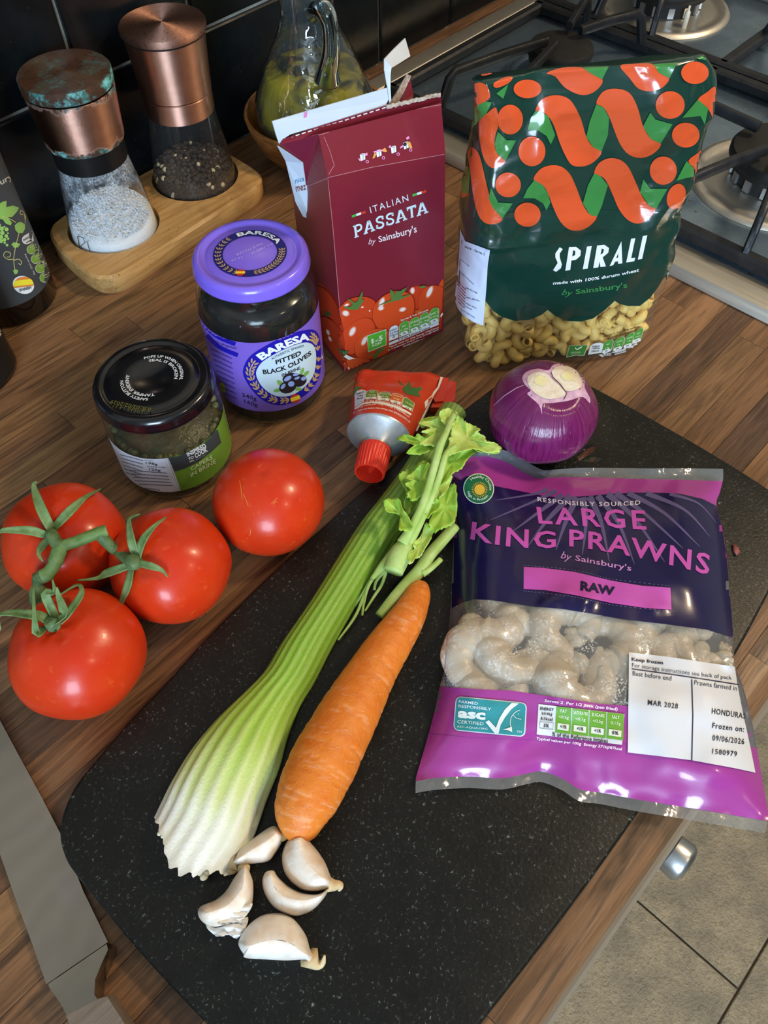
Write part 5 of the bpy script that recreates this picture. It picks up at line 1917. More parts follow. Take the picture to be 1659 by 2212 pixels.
# ================================================================== red onion
def onion_skin():
    t = NT('red_onion_skin')
    v = t.coords()
    sep = t.n('ShaderNodeSeparateXYZ')
    t.l(v, sep.inputs[0])
    an = t.math('ARCTAN2', sep.outputs[1], sep.outputs[0])
    cm = t.n('ShaderNodeCombineXYZ')
    t.l(t.math('MULTIPLY', an, 14.0), cm.inputs[0])
    t.l(t.math('MULTIPLY', sep.outputs[2], 30.0), cm.inputs[1])
    n = t.noise(cm.outputs[0], 1.3, 4, 0.6)
    n2 = t.noise(v, 50, 4)
    c = t.mix(t.math('MULTIPLY', t.math('SUBTRACT', n, 0.35, True), 2.4, True), '#5c1144', '#86266c')
    c = t.mix(t.math('MULTIPLY', t.math('SUBTRACT', n2, 0.55, True), 1.2, True), c, '#a85a98')
    return t.done(t.bsdf(c, 0.16, 0, 0.3, t.bump(n, 0.0005), 0.1, spec=0.5))


ON = (0.3150, 0.1622)
orx, orz = 0.0338, 0.0305
oc = Vector((ON[0], ON[1], BZ+orz*0.985))


def ofn(d):
    s = 1+0.012*math.cos(7*math.atan2(d.y, d.x)+0.6)*(1-d.z*d.z)+0.01*noise.noise(d*1.4)
    th = math.acos(max(-1, min(1, d.dot(OTOP))))
    if th < 0.46:
        s *= min(1.0, math.cos(0.46)/max(0.2, math.cos(th)))   # sliced flat top
    return s


OTOP = Vector((-0.10, -0.22, 1)).normalized()
onv = ellipsoid((0, 0, 0), (1, 1, 1), 64, 44, ofn)
onv = ([oc+Vector((p.x*orx, p.y*orx, p.z*orz)) for p in onv[0]], onv[1])
onion = thing('red_onion', (ON[0], ON[1], BZ), 'peeled red onion with its top sliced off showing two pale cores', 'onion')
mk('bulb', onv, onion_skin(), onion)
ob2 = bvh_of(onv)
z3p = lambda pts: [z3(*p) for p in pts]
M_ONW = plain('onion_flesh', '#e6dcc8', 0.4, var=(240, '#cbb9a4', 0.7), bump=(420, 0.0004), sss=0.2)
M_ONE = plain('onion_flesh_edge', '#d9b7cb', 0.4, var=(300, '#b27ba2', 0.8))
patch(onion, ob2, z3p([(1162, 90), (1190, 58), (1250, 42), (1308, 52), (1335, 22), (1400, 10), (1470, 40), (1508, 100), (1512, 150), (1540, 205), (1538, 235), (1500, 200), (1420, 222), (1330, 235), (1275, 240), (1272, 298), (1255, 245), (1190, 185), (1210, 165), (1175, 130)]), '', 0.0002, 8, name='cut_rim', mat=M_ONE, smooth=3)
patch(onion, ob2, z3p([(1190, 95), (1215, 70), (1260, 60), (1305, 75), (1330, 100), (1375, 140), (1405, 185), (1370, 205), (1300, 212), (1240, 185), (1200, 140)]), '', 0.0006, 8, name='cut_core', mat=M_ONW, smooth=3)
patch(onion, ob2, z3p([(1325, 60), (1360, 30), (1410, 28), (1465, 55), (1492, 105), (1490, 145), (1450, 165), (1405, 165), (1365, 120), (1335, 90)]), '', 0.0006, 8, name='cut_core', mat=M_ONW, smooth=3)
M_ONY = plain('onion_heart', '#d9cf96', 0.45, var=(300, '#e6dec0', 0.6))
patch(onion, ob2, ell(*z3(1265, 110), 14, 11, 0.2), '', 0.0009, 0, name='core_heart', mat=M_ONY)
patch(onion, ob2, ell(*z3(1415, 85), 14, 10, 0.2), '', 0.0009, 0, name='core_heart', mat=M_ONY)
multi(onion, ob2, [stroke(z3p([(1395, 215), (1412, 180), (1375, 130), (1335, 92), (1322, 60)]), 1.8)], '#5a3048', 0.0010, 0, name='core_split')
multi(onion, ob2, [stroke(z3p([(1000, 250), (1060, 195), (1130, 150), (1170, 135)]), [0.8, 2.0, 2.2, 1.2])], '#c9a0c0', 0.0004, 8, name='skin_edge')
fl = at(1590, 1187, BZ)
flake = mk('onion_skin_flake', ([at(x, y, BZ+z) for x, y, z in ((1583, 1175, 0.0014), (1588, 1176, 0.0006), (1596, 1184, 0.0016), (1599, 1192, 0.001), (1592, 1199, 0.0018), (1585, 1192, 0.0008))], [(5, 4, 3, 2, 1, 0)]), plain('onion_flake', '#7d3a34', 0.6, var=(500, '#a86456', 0.8)), None, thick=0.0005)
props(flake, 'tiny reddish flake of onion skin on the bare right part of the board', 'onion skin')
pud = [at(*p, BZ+0.0003) for p in smooth_loop([(1232, 985), (1250, 965), (1268, 955), (1285, 968), (1275, 985), (1300, 990), (1290, 998), (1255, 996)], 4)]
pd = mk('water_puddle', (pud, [tuple(range(len(pud)))[::-1]]), film('water_film', (0.9, 0.9, 0.9, 1), 0.0, 0.02), None, smooth=False, thick=0.0002)
props(pd, 'small wet patch of water on the board beside the red onion', 'water')

# ================================================================== knife
def blade_steel():
    t = NT('blade_steel')
    v = t.coords()
    w_ = t.n('ShaderNodeTexWave', wave_type='RINGS')
    w_.inputs['Scale'].default_value = 22
    w_.inputs['Distortion'].default_value = 9
    w_.inputs['Detail'].default_value = 3
    t.l(v, w_.inputs['Vector'])
    sm_ = t.noise(v, 45, 4)
    c = t.mix(t.math('MULTIPLY', w_.outputs['Fac'], 0.35), '#99928a', '#a8a198')
    c = t.mix(t.math('MULTIPLY', t.math('SUBTRACT', sm_, 0.56, True), 1.6, True), c, '#a79fae')
    return t.done(t.bsdf(c, t.math('ADD', t.math('MULTIPLY', sm_, 0.2), 0.12), 0.95, 0, None))


M_BLADE = blade_steel()
kn = thing('kitchen_knife', (*at(100, 1900, 0)[:2], 0), 'broad steel kitchen knife with wooden handle at the lower left beside the board', 'knife')
KZ = 0.0030
bl_ = [(-190, 1235), (-120, 1330), (-60, 1445), (0, 1556), (45, 1640), (90, 1722), (130, 1800), (180, 1925), (233, 2035), (100, 2126), (70, 2040), (40, 1960), (0, 1845), (-60, 1690), (-120, 1520), (-170, 1350)]
P = [at(*p, KZ) for p in bl_]
N = len(P)
V = P+[Vector((p.x, p.y, 0.0006)) for p in P]
spine_i = 0
Fc = [tuple(range(N)), tuple(range(N, 2*N))[::-1]]+[(i, N+i, N+(i+1) % N, (i+1) % N) for i in range(N)]
n = (V[1]-V[0]).cross(V[2]-V[0])
Fc = [tuple(f)[::-1] for f in Fc]
mk('blade', (V, Fc), M_BLADE, kn, smooth=False)
bo_ = [(233, 2035), (236, 2048), (222, 2078), (207, 2115), (205, 2150), (212, 2160), (146, 2204), (128, 2170), (103, 2135), (100, 2126)]


def slab_px(pts, z0, z1):
    P = [at(*p, z1) for p in pts]
    N = len(P)
    c = sum(P, Vector())/N
    V = [p+(c-p)*0.05 for p in P]+[p-Vector((0, 0, (z1-z0)*0.35)) for p in P]+[Vector((p.x, p.y, z0)) for p in P]
    Fc = [tuple(range(N)), tuple(range(2*N, 3*N))[::-1]]
    for a in (0, N):
        Fc += [(a+i, a+N+i, a+N+(i+1) % N, a+(i+1) % N) for i in range(N)]
    nn = (V[1]-V[0]).cross(V[2]-V[0])
    return V, [tuple(f)[::-1] for f in Fc]


mk('bolster', slab_px(bo_, 0.0004, 0.0135), plain('bolster_steel', '#a59d92', 0.16, 1.0, var=(90, '#8f887e', 0.5)), kn, smooth=False)
hd_ = [(210, 2152), (230, 2146), (262, 2195), (320, 2290), (390, 2420), (300, 2470), (230, 2370), (175, 2275), (137, 2190)]


def handle_wood():
    t = NT('knife_handle_wood')
    v = t.coords('Object', (30, 260, 60), (0, 0, 1.1))
    g = t.noise(v, 1.0, 5, 0.6, 0.8)
    return t.done(t.bsdf(t.mix(g, '#5c5148', '#8a7d70'), 0.5, 0, 0, t.bump(g, 0.0005)))


mk('handle', slab_px(hd_, 0.0004, 0.0165), handle_wood(), kn, smooth=False)

# ================================================================== tomato puree tube
M_RED = plain('tube_red_paint', '#c33a1c', 0.32, 0.0, 0.3, var=(60, '#b02f16', 0.5))
M_TUBEALU = plain('tube_aluminium', '#d3dae2', 0.34, 0.75, var=(120, '#a7b0ba', 0.7), bump=(260, 0.00012))
M_CAPRED = plain('tube_cap_plastic', '#d5311c', 0.4, 0, 0.0, var=(80, '#c52a17', 0.4))
zu = lambda x, y: (740+x/6.38, 790+y/6.38)
R0 = 0.0208
P0 = at(*zu(497, 960), R0)
P1 = at(*zu(402, 1372), R0-0.0015)
axd = (P1-P0)
axd.z = 0
axd.normalize()
sd = Vector((0, 0, 1)).cross(axd).normalized()      # to the viewer's right when looking along the cap
tube_t = thing('tomato_puree_tube', (P0.x, P0.y, 0), 'part-used red and silver tomato puree tube with a red screw cap', 'tube')


def tring(c, r, n=64, rx=None, rz=None):
    return [c+sd*((rx or r)*math.cos(2*PI*k/n))+Vector((0, 0, (rz or r)*math.sin(2*PI*k/n))) for k in range(n)]


def loft(rings_, cap0=False, cap1=False):
    n = len(rings_[0])
    V = [p for r in rings_ for p in r]
    Fc = grid_faces(n, len(rings_), True)
    if cap0:
        Fc.append(tuple(range(n))[::-1])
    if cap1:
        Fc.append(tuple((len(rings_)-1)*n+k for k in range(n)))
    return V, Fc


# silver shoulder: cone from rim to neck
sh = loft([tring(P0-axd*0.0006, R0), tring(P0+axd*0.0006, R0+0.0003), tring(P0+axd*0.0014, R0-0.0004), tring(P0+axd*0.0105, 0.0088), tring(P0+axd*0.0130, 0.0085)])
autosmooth(mk('shoulder', sh, M_TUBEALU, tube_t, label='bright aluminium shoulder'), 60)
capc = P0+axd*0.0115
capL = 0.0205
cr_ = []
NR = 120
for x, r0, r1 in ((0, 0.0094, 0.0094), (0.0008, 0.0104, 0.0104), (0.0035, 0.0106, 0.0106), (0.0042, 0.0106, 0.0101), (capL-0.0005, 0.0098, 0.0093), (capL, 0.0095, 0.0092), (capL, 0.0084, 0.0084), (capL-0.012, 0.0080, 0.0080)):
    cr_.append([capc+axd*x+sd*((r0 if k % 4 < 2 else r1)*math.cos(2*PI*k/NR))+Vector((0, 0, (r0 if k % 4 < 2 else r1)*math.sin(2*PI*k/NR))) for k in range(NR)])
cap_o = autosmooth(mk('screw_cap', loft(cr_, False, True), M_CAPRED, tube_t, label='ribbed red screw cap'), 35)
mk('piercing_spike', loft([tring(capc+axd*(capL-0.0118), 0.0058, 4), tring(capc+axd*(capL-0.001), 0.0004, 4)], False, True), M_CAPRED, tube_t, smooth=False)
# body: round at the shoulder, flattening to the rolled end
L0, L1 = at(768, 806, 0.0205), at(955, 815, 0.0125)
fm = (L0+L1)/2
fs = (L1-L0)/2
rings_ = []
NB = 72
for j in range(25):
    t = j/24
    rg = []
    sm_ = t*t*(3-2*t)
    for k in range(NB):
        a = 2*PI*k/NB
        p0 = P0+sd*(R0*math.cos(a))+Vector((0, 0, R0*math.sin(a)))
        sgn = 1 if sd.dot(fs) > 0 else -1
        p1 = fm+fs*(sgn*math.cos(a))+Vector((0, 0, 0.0045*math.sin(a)))
        p = p0.lerp(p1, t)
        zc_ = p0.z*(1-sm_)+p1.z*sm_
        p.z = max(0.0006, zc_)
        p += Vector((0, 0, 1))*(0.0022*noise.noise((k*0.16, t*5, 1))*t*(1 if math.sin(a) > -0.2 else 0))
        rg.append(p)
    rings_.append(rg)
bodyv = loft(rings_[::-1], True, False)
mk('tube_body', bodyv, M_RED, tube_t, label='crumpled red printed tube body')
tb = bvh_of(bodyv)
# rolled, folded end on the right
def flat_px(pts, thick=0.0012):
    P = [at(x, y, z) for x, y, z in pts]
    N = len(P)
    V = P+[p-Vector((0, 0, thick)) for p in P]
    Fc = [tuple(range(N)), tuple(range(N, 2*N))[::-1]]+[(i, N+i, N+(i+1) % N, (i+1) % N) for i in range(N)]
    n = (V[1]-V[0]).cross(V[2]-V[0])
    if n.z < 0:
        Fc = [tuple(f)[::-1] for f in Fc]
    return V, Fc


mk('folded_end', flat_px([(950, 814, 0.0135), (969, 816, 0.0125), (966, 840, 0.012), (958, 866, 0.011), (940, 868, 0.011), (934, 858, 0.0115)], 0.006), M_RED, tube_t, smooth=False)
mk('folded_end', flat_px([(966, 823, 0.0105), (985, 825, 0.0095), (983, 860, 0.009), (977, 868, 0.009), (955, 880, 0.009), (930, 880, 0.009), (940, 862, 0.0095)], 0.005), M_RED, tube_t, smooth=False)
patch(tube_t, tb, [zu(*p) for p in ((1355, 150), (1385, 160), (1340, 290), (1270, 400), (1180, 600), (1020, 900), (1005, 905), (1140, 590), (1130, 500), (1225, 410), (1300, 300))], '#e3ddd2', 0.0006, 12, name='seam_stripe')
mk('seam_strip', flat_px([(*zu(1350, 150), 0.0150), (*zu(1385, 158), 0.0150), (*zu(1330, 300), 0.0150), (*zu(1260, 400), 0.0145), (*zu(1180, 590), 0.013), (*zu(1025, 900), 0.008), (*zu(1010, 895), 0.008), (*zu(1140, 560), 0.0135), (*zu(1130, 500), 0.014), (*zu(1225, 395), 0.015), (*zu(1310, 290), 0.0152)], 0.0008), plain('seam_white', '#e3ddd2', 0.5, var=(300, '#cfc6b6', 0.6)), tube_t, smooth=False)
# nutrition panel and small print on the tube
cols5 = [('ENERGY', '30kJ', '7kcal', '#cdd6e4'), ('FAT', '<0.5g', '<1%', '#5f8f35'), ('SATURATES', '<0.1g', '<1%', '#5f8f35'), ('SUGARS', '2.2g', '2%', '#cf6a22'), ('SALT', '<0.05g', '<1%', '#5f8f35')]
arch = [[(165, 575), (165, 400), (200, 345), (260, 328), (325, 340), (325, 400), (290, 500), (270, 510)], [(310, 465), (318, 385), (345, 345), (400, 330), (480, 345), (492, 385), (470, 460)], [(478, 470), (488, 395), (520, 365), (590, 358), (650, 372), (668, 400), (640, 488)], [(652, 490), (672, 400), (700, 378), (760, 382), (830, 412), (842, 440), (805, 552)], [(815, 550), (845, 440), (880, 432), (995, 520), (960, 635)]]
for (a_, b_, c_, col), q in zip(cols5, arch):
    patch(tube_t, tb, [zu(*p) for p in q], '#e9e3d6', 0.0004, 12, name='nutrition_panel')
    m_ = Vector((sum(p[0] for p in q)/len(q), sum(p[1] for p in q)/len(q)))
    patch(tube_t, tb, [zu(*(m_+(Vector(p)-m_)*0.93)) for p in q], col, 0.0006, 12, name='nutrition_panel')
for s, q, col in (('ENERGY', ((185, 380), (295, 350), (300, 372), (190, 402)), '#39405a'), ('30kJ', ((205, 412), (275, 395), (278, 418), (208, 435)), '#39405a'), ('7kcal', ((195, 445), (275, 425), (278, 448), (198, 468)), '#39405a'), ('FAT', ((375, 350), (440, 350), (440, 372), (375, 372)), '#dfe8cf'), ('<0.5g', ((340, 395), (455, 390), (455, 415), (340, 420)), '#dfe8cf'), ('SATURATES', ((505, 375), (650, 385), (648, 402), (503, 392)), '#dfe8cf'), ('<0.1g', ((520, 408), (630, 415), (626, 440), (518, 433)), '#dfe8cf'), ('SUGARS', ((705, 395), (820, 425), (815, 442), (700, 412)), '#f6e0c8'), ('2.2g', ((705, 435), (785, 455), (778, 480), (698, 460)), '#f6e0c8'), ('<0.05g', ((865, 485), (975, 545), (965, 565), (855, 505)), '#dfe8cf'),
                  ('% of the Reference Intakes', ((265, 480), (820, 560), (815, 590), (262, 510)), '#e6d8c8')):
    letter(tube_t, tb, s, [zu(*p) for p in q], col, 0.015, 0.0009, 0, bow=-7 if len(s) > 20 else 0)
for q in (((318, 435), (462, 425), (462, 455), (318, 465)), ((490, 440), (640, 450), (632, 482), (486, 472)), ((668, 468), (805, 500), (795, 535), (660, 502)), ((832, 535), (955, 590), (945, 618), (822, 563))):
    patch(tube_t, tb, [zu(*p) for p in q], '#e3e6dc', 0.0008, 0, name='nutrition_panel')
for s, q in (('<1%', ((360, 440), (415, 437), (415, 455), (360, 458))), ('<1%', ((535, 452), (590, 456), (587, 474), (532, 470))), ('2%', ((715, 490), (760, 500), (754, 520), (709, 510))), ('<1%', ((870, 562), (920, 585), (913, 602), (863, 579)))):
    letter(tube_t, tb, s, [zu(*p) for p in q], '#31402a', 0.015, 0.0011, 0)
patch(tube_t, tb, [zu(*p) for p in ((160, 585), (270, 515), (400, 490), (560, 505), (720, 545), (850, 600), (950, 660), (945, 685), (840, 630), (700, 570), (540, 528), (400, 512), (280, 535), (165, 605))], '#e9e3d6', 0.0005, 12, name='nutrition_strip')
letter(tube_t, tb, 'Typical values per 100g: Energy 370kJ/88kcal', [zu(*p) for p in ((170, 590), (920, 690), (915, 725), (160, 620))], '#ecd9c8', 0.01, 0.0006, 12, bow=-19)
letter(tube_t, tb, 'RI = Reference intakes of an average adult (8400kJ/2000kcal)', [zu(*p) for p in ((150, 640), (935, 765), (930, 800), (145, 668))], '#ecd9c8', 0.01, 0.0006, 12, bow=-20)
for lp in ([(770, 185), (805, 235), (870, 285), (920, 215), (940, 260), (945, 300), (1020, 300), (1100, 295), (1085, 330), (1045, 365), (1070, 430), (960, 405), (870, 385), (830, 330)], [(175, 225), (215, 230), (205, 290), (250, 285), (275, 290), (200, 340), (165, 400), (130, 460), (145, 380), (175, 300)]):
    patch(tube_t, tb, [zu(*p) for p in lp], '#3f6b34', 0.0004, 12, name='leaf_print')

# ================================================================== oil cruet in its olive-wood bowl
CR = (0.4665, 0.5215)
cc = (CR[0], CR[1], 0)


def olive_wood():
    t = NT('olive_wood')
    v = t.coords('Object', (40, 40, 160))
    g = t.noise(v, 1.0, 5, 0.6, 2.0)
    c = t.mix(t.math('MULTIPLY', t.math('SUBTRACT', g, 0.4, True), 3.2, True), '#9a6736', '#5a3516')
    return t.done(t.bsdf(c, 0.42, 0, 0, t.bump(g, 0.0003)))


bowl = thing('wooden_bowl', cc, 'turned olive wood bowl holding the glass oil cruet behind the passata', 'bowl')
autosmooth(mk('bowl', lathe([(0.0, 0.0), (0.036, 0.0), (0.041, 0.003), (0.053, 0.018), (0.0605, 0.034), (0.0630, 0.044), (0.0620, 0.0455), (0.0600, 0.0450), (0.0575, 0.034), (0.050, 0.019), (0.039, 0.0075), (0.0, 0.0070)], 72, cc), olive_wood(), bowl), 50)


def real_glass(name, col, rough=0.0, ior=1.47):
    t = NT(name)
    g = t.n('ShaderNodeBsdfGlass')
    g.inputs['Color'].default_value = C(col)
    g.inputs['Roughness'].default_value = rough
    g.inputs['IOR'].default_value = ior
    return t.done(g.outputs[0])


cruet = thing('oil_cruet', (CR[0], CR[1], 0.008), 'blown glass oil cruet with a looped handle and yellow olive oil inside', 'cruet')
prof = [(0.0, 0.0080), (0.030, 0.0082), (0.044, 0.0150), (0.0515, 0.030), (0.0535, 0.043), (0.0500, 0.060), (0.0425, 0.078), (0.0345, 0.094), (0.0275, 0.107), (0.0228, 0.118), (0.0212, 0.128), (0.0222, 0.140), (0.0240, 0.152), (0.0242, 0.164), (0.0225, 0.178), (0.0190, 0.192), (0.0175, 0.205), (0.0190, 0.214)]
pr_ = smooth_path(prof, 4)
wob = lathe(pr_, 64, cc)
wob = ([Vector((CR[0]+(p.x-CR[0])*(1+0.012*noise.noise((p.x*40, p.y*40, p.z*30))), CR[1]+(p.y-CR[1])*(1+0.012*noise.noise((p.x*40+9, p.y*40, p.z*30))), p.z)) for p in wob[0]], wob[1])
M_CRG = film('blown_glass', (0.90, 0.95, 0.95, 1), 0.05, 0.02, '#8fb4c8', bumpy=0.004, refl=2.0, bscale=32)
mk('glass', wob, M_CRG, cruet)
inner = [(max(r-0.0028, 0.0), z+(0.002 if z < 0.01 else 0)) for r, z in pr_ if z < 0.1855]


def oil_mat():
    t = NT('olive_oil')
    v = t.coords()
    n = t.noise(v, 26, 3, 0.5, 1.2)
    lw = t.n('ShaderNodeLayerWeight')
    lw.inputs['Blend'].default_value = 0.35
    c = t.mix(t.math('MULTIPLY', t.math('SUBTRACT', n, 0.42, True), 5, True), '#35330a', '#d6c414')
    p = t.bsdf(c, 0.05, 0, 0, t.bump(n, 0.004), spec=0.5)
    tr = t.n('ShaderNodeBsdfTransparent')
    tr.inputs[0].default_value = C('#c9bd2a')
    m = t.n('ShaderNodeMixShader')
    m.inputs[0].default_value = 0.62
    t.l(tr.outputs[0], m.inputs[1])
    t.l(p, m.inputs[2])
    return t.done(m.outputs[0])


oilp = [(r, z) for r, z in inner if z <= 0.082]
oilp.append((0.0, oilp[-1][1]))
mk('olive_oil', lathe(oilp, 56, cc), oil_mat(), cruet, label='greenish yellow olive oil')
# looped handle on the viewer's side
zk = lambda x, y: (540+x/4.608, y/4.608)
hd = [(640, 110, 0.497), (700, 70, 0.488), (760, 130, 0.484), (800, 260, 0.483), (815, 420, 0.4835), (805, 560, 0.4860), (780, 680, 0.489), (770, 790, 0.4965)]
HP = []
ax0 = Vector((CR[0], CR[1], 0))
toc = Vector((-CR[0], -CR[1], 0)).normalized()
rtv = Vector((math.cos(YAW), -math.sin(YAW), 0))
for x, y, _ in hd:
    # stays in a vertical plane a little in front of the axis
    k = hd.index((x, y, _))
    f = [0.020, 0.036, 0.044, 0.046, 0.046, 0.045, 0.043, 0.040][k]
    P_ = ax0+toc*f
    n_ = toc
    d_ = ray(*zk(x, y))
    HP.append(CAM+d_*((P_-CAM).dot(n_)/d_.dot(n_)))
HQ = smooth_path([(*p, r) for p, r in zip(HP, (0.0085, 0.0082, 0.0072, 0.0066, 0.0070, 0.0074, 0.0082, 0.0110))], 6)
mk('handle', tube([q[:3] for q in HQ], [q[3] for q in HQ], 20), real_glass('handle_glass', '#dfeef2'), cruet, label='thick looped glass handle')

# ================================================================== passata carton
PA, PB = Vector((0.28464, 0.30873, 0)), Vector((0.36623, 0.28464, 0))
pe = (PB-PA).normalized()
pn = pe.cross(Vector((0, 0, 1)))          # towards the viewer
LEAN = 0.05
pn = (pn*math.cos(LEAN)+Vector((0, 0, 1))*math.sin(LEAN)).normalized()
pu = pn.cross(pe)


def pl(x, y, d=0.0):
    """photo point on the plane d behind the carton's front"""
    r_ = ray(x, y)
    q = PA-pn*d
    return CAM+r_*((q-CAM).dot(pn)/r_.dot(pn))


def loc_(s, h, d):
    return PA+pe*s+pu*h-pn*d


passata = thing('passata_carton', tuple(PA+pe*0.042-pn*0.027), 'dark red opened carton of passata with tomatoes printed at its foot', 'carton')
BLp, BRp, CLp, CRp = loc_(0, 0, 0), loc_(0.085, 0, 0), pl(708, 383), pl(962, 332)
DB = 0.056
BLb, BRb = loc_(0.0, 0, DB), loc_(0.085, 0, DB)
CLb, CRb = CLp-pn*DB, CRp-pn*DB
RLp, RRp = pl(688, 290, 0.010), pl(953, 222, 0.010)          # ridge, front side
RMl, RMr = pl(690, 288, 0.020), pl(953, 220, 0.020)
EAR = pl(604, 312, 0.030)
for p in (BLb, BRb):
    p.z = 0.0003
BLp.z = BRp.z = 0.0003
M_CARTON = plain('carton_red', '#7d2232', 0.34, 0, 0.15, var=(25, '#762030', 0.5), bump=(60, 0.0003))
M_CARTW = plain('carton_white', '#cfdcea', 0.5, var=(80, '#c2d0e0', 0.4))
M_CARTB = plain('carton_board_edge', '#8a6a52', 0.9, var=(500, '#d8cfc4', 0.8), bump=(900, 0.0006))


def panel(name, pts, mat, parent=passata, n=10):
    """flat quad panel, finely divided"""
    a, b, c, d = pts
    V = []
    for j in range(n+1):
        for i in range(n+1):
            u, v = i/n, j/n
            V.append((a*(1-u)+b*u)*(1-v)+(d*(1-u)+c*u)*v)
    return mk(name, (V, grid_faces(n+1, n+1)), mat, parent), (V, grid_faces(n+1, n+1))


fr_o, fr_m = panel('front_panel', (BLp, BRp, CRp, CLp), M_CARTON)
gb_o, gb_m = panel('front_gable', (CLp, CRp, RRp, RLp), M_CARTON)
sl_o, sl_m = panel('side_panel', (BLb, BLp, CLp, CLb), M_CARTON)
panel('side_panel', (BRp, BRb, CRb, CRp), M_CARTON)
panel('back_panel', (BRb, BLb, CLb, CRb), M_CARTON)
panel('back_gable', (CRb, CLb, RMl-pn*0.002, RMr-pn*0.012), M_CARTON)
mk('base', ([BLp, BRp, BRb, BLb], [(3, 2, 1, 0)]), M_CARTON, passata, smooth=False)
# left ear: front half red, rear half white with a coloured note
earv = [CLp, RLp, EAR, pl(640, 388, 0.040), pl(656, 404, 0.046), CLb]
mk('ear_front', ([CLp, RLp, EAR, pl(655, 351, 0.026), pl(661, 400, 0.030)], [(0, 1, 2, 3, 4)]), M_CARTON, passata, smooth=False, thick=0.0006)
ear_pts = [pl(600, 314, 0.0300), pl(655, 351, 0.0265), pl(663, 398, 0.0305), pl(672, 456, 0.034), pl(673, 474, 0.035), pl(655, 466, 0.040), pl(639, 434, 0.043), pl(631, 383, 0.042), pl(618, 347, 0.037)]
ew = mk('ear_back', (ear_pts, [tuple(range(len(ear_pts)))]), M_CARTW, passata, smooth=False, thick=0.0006, label='white unfolded rear of the carton ear')
ewb = bvh_of((ear_pts, [tuple(range(len(ear_pts)))]))
letter(ew, ewb, 'nics', [(636, 387), (656, 382), (657, 391), (638, 397)], '#4f9ac4', 0.0, 0.0022, 0)
letter(ew, ewb, 'mez', [(638, 404), (660, 400), (661, 410), (640, 415)], '#8a3a3a', 0.0, 0.0022, 0)
mk('side_fold', ([CLp, pl(661, 400, 0.030), CLb, ], [(0, 1, 2)]), M_CARTON, passata, smooth=False)
# white seal strip standing along the ridge
fin = [pl(588, 262, 0.0205), pl(836, 190, 0.0205), pl(839, 215, 0.0200), pl(833, 228, 0.0195), pl(745, 254, 0.0190), pl(690, 272, 0.0190), pl(628, 290, 0.0190), pl(612, 300, 0.0195), pl(604, 313, 0.0200), pl(596, 290, 0.0200)]
fo = mk('seal_strip', (fin, [tuple(range(len(fin)))[::-1]]), M_CARTW, passata, smooth=False, thick=0.0008, label='pale blue-white seal strip along the top')
finb = bvh_of((fin, [tuple(range(len(fin)))]))
patch(fo, finb, [(657, 243), (664, 241), (663, 253), (656, 255)], '#d98ac8', 0.0004, 0, name='registration_mark')
rdg = [pl(604, 313, 0.0185), pl(612, 301, 0.0185), pl(690, 273, 0.0180), pl(835, 228, 0.0175), pl(945, 205, 0.0170), pl(953, 200, 0.0170), pl(953, 224, 0.0168), pl(690, 291, 0.0168)]
ro = mk('ridge', (rdg, [tuple(range(len(rdg)))[::-1]]), M_CARTON, passata, smooth=False, thick=0.0008)
rdgb = bvh_of((rdg, [tuple(range(len(rdg)))]))
ds = []
for k in range(17):
    f0, f1 = k/16.6, (k+0.62)/16.6
    a, b = Vector((612, 299)), Vector((833, 230))
    ds.append(stroke([tuple(a.lerp(b, f0)+Vector((0, 2.2))), tuple(a.lerp(b, f1)+Vector((0, 2.2)))], 2.6))
multi(ro, rdgb, ds, '#e9edf2', 0.0004, 0, name='perforation_print')
# torn opening
torn = []
rs = random.Random(9)
for k in range(26):
    f = k/25
    p = Vector((836, 229)).lerp(Vector((952, 202)), f)
    torn.append((p.x, p.y-rs.uniform(0, 3.5)))
lo2 = [(p[0], p[1]+8) for p in torn[::-1]]
tp = [pl(*p, 0.0166) for p in torn]+[pl(*p, 0.0164) for p in lo2]
mk('torn_edge', (tp, [tuple(range(len(tp)))[::-1]]), plain('torn_paper', '#d9d3c8', 0.9, var=(420, '#9a7a66', 0.9), bump=(700, 0.001)), passata, smooth=False, thick=0.0009)
hole = [pl(862, 220, 0.0175), pl(948, 202, 0.0175), pl(948, 206, 0.0320), pl(858, 226, 0.0320)]
mk('inner_lining', (hole, [(0, 1, 2, 3)]), M_CARTB, passata, smooth=False)
st = [[(840, 222, 0.022), (836, 190, 0.024), (829, 150, 0.026), (829, 127, 0.027)], [(845, 218, 0.022), (843, 190, 0.023), (843, 160, 0.025), (845, 144, 0.026)]]
V = [pl(*p) for p in st[0]]+[pl(*p) for p in st[1]]
mk('torn_tab', (V, [(i, i+1, 5+i, 4+i) for i in range(3)]), M_CARTW, passata, smooth=False, thick=0.0006)
V = [pl(829, 127, 0.027), pl(850, 105, 0.028), pl(874, 82, 0.029), pl(885, 121, 0.028), pl(862, 136, 0.027), pl(845, 146, 0.026)]
tabf = (V, [tuple(range(6))])
tabo = mk('torn_tab', tabf, plain('carton_inside', '#cfc9c0', 0.6, var=(90, '#bdb6aa', 0.5)), passata, smooth=False, thick=0.0007)
patch(tabo, bvh_of(tabf), [(846, 146), (862, 137), (874, 122), (878, 127), (862, 143), (848, 151)], '#7d2232', 0.0005, 0, name='print')
V = [pl(838, 226, 0.028), pl(858, 196, 0.030), pl(878, 160, 0.032), pl(887, 163, 0.033), pl(876, 186, 0.032), pl(862, 218, 0.029)]
mk('torn_flap', (V, [tuple(range(6))]), M_CARTB, passata, smooth=False, thick=0.0008)
V = [pl(864, 220, 0.026), pl(884, 172, 0.034), pl(891, 205, 0.034), pl(888, 214, 0.030)]
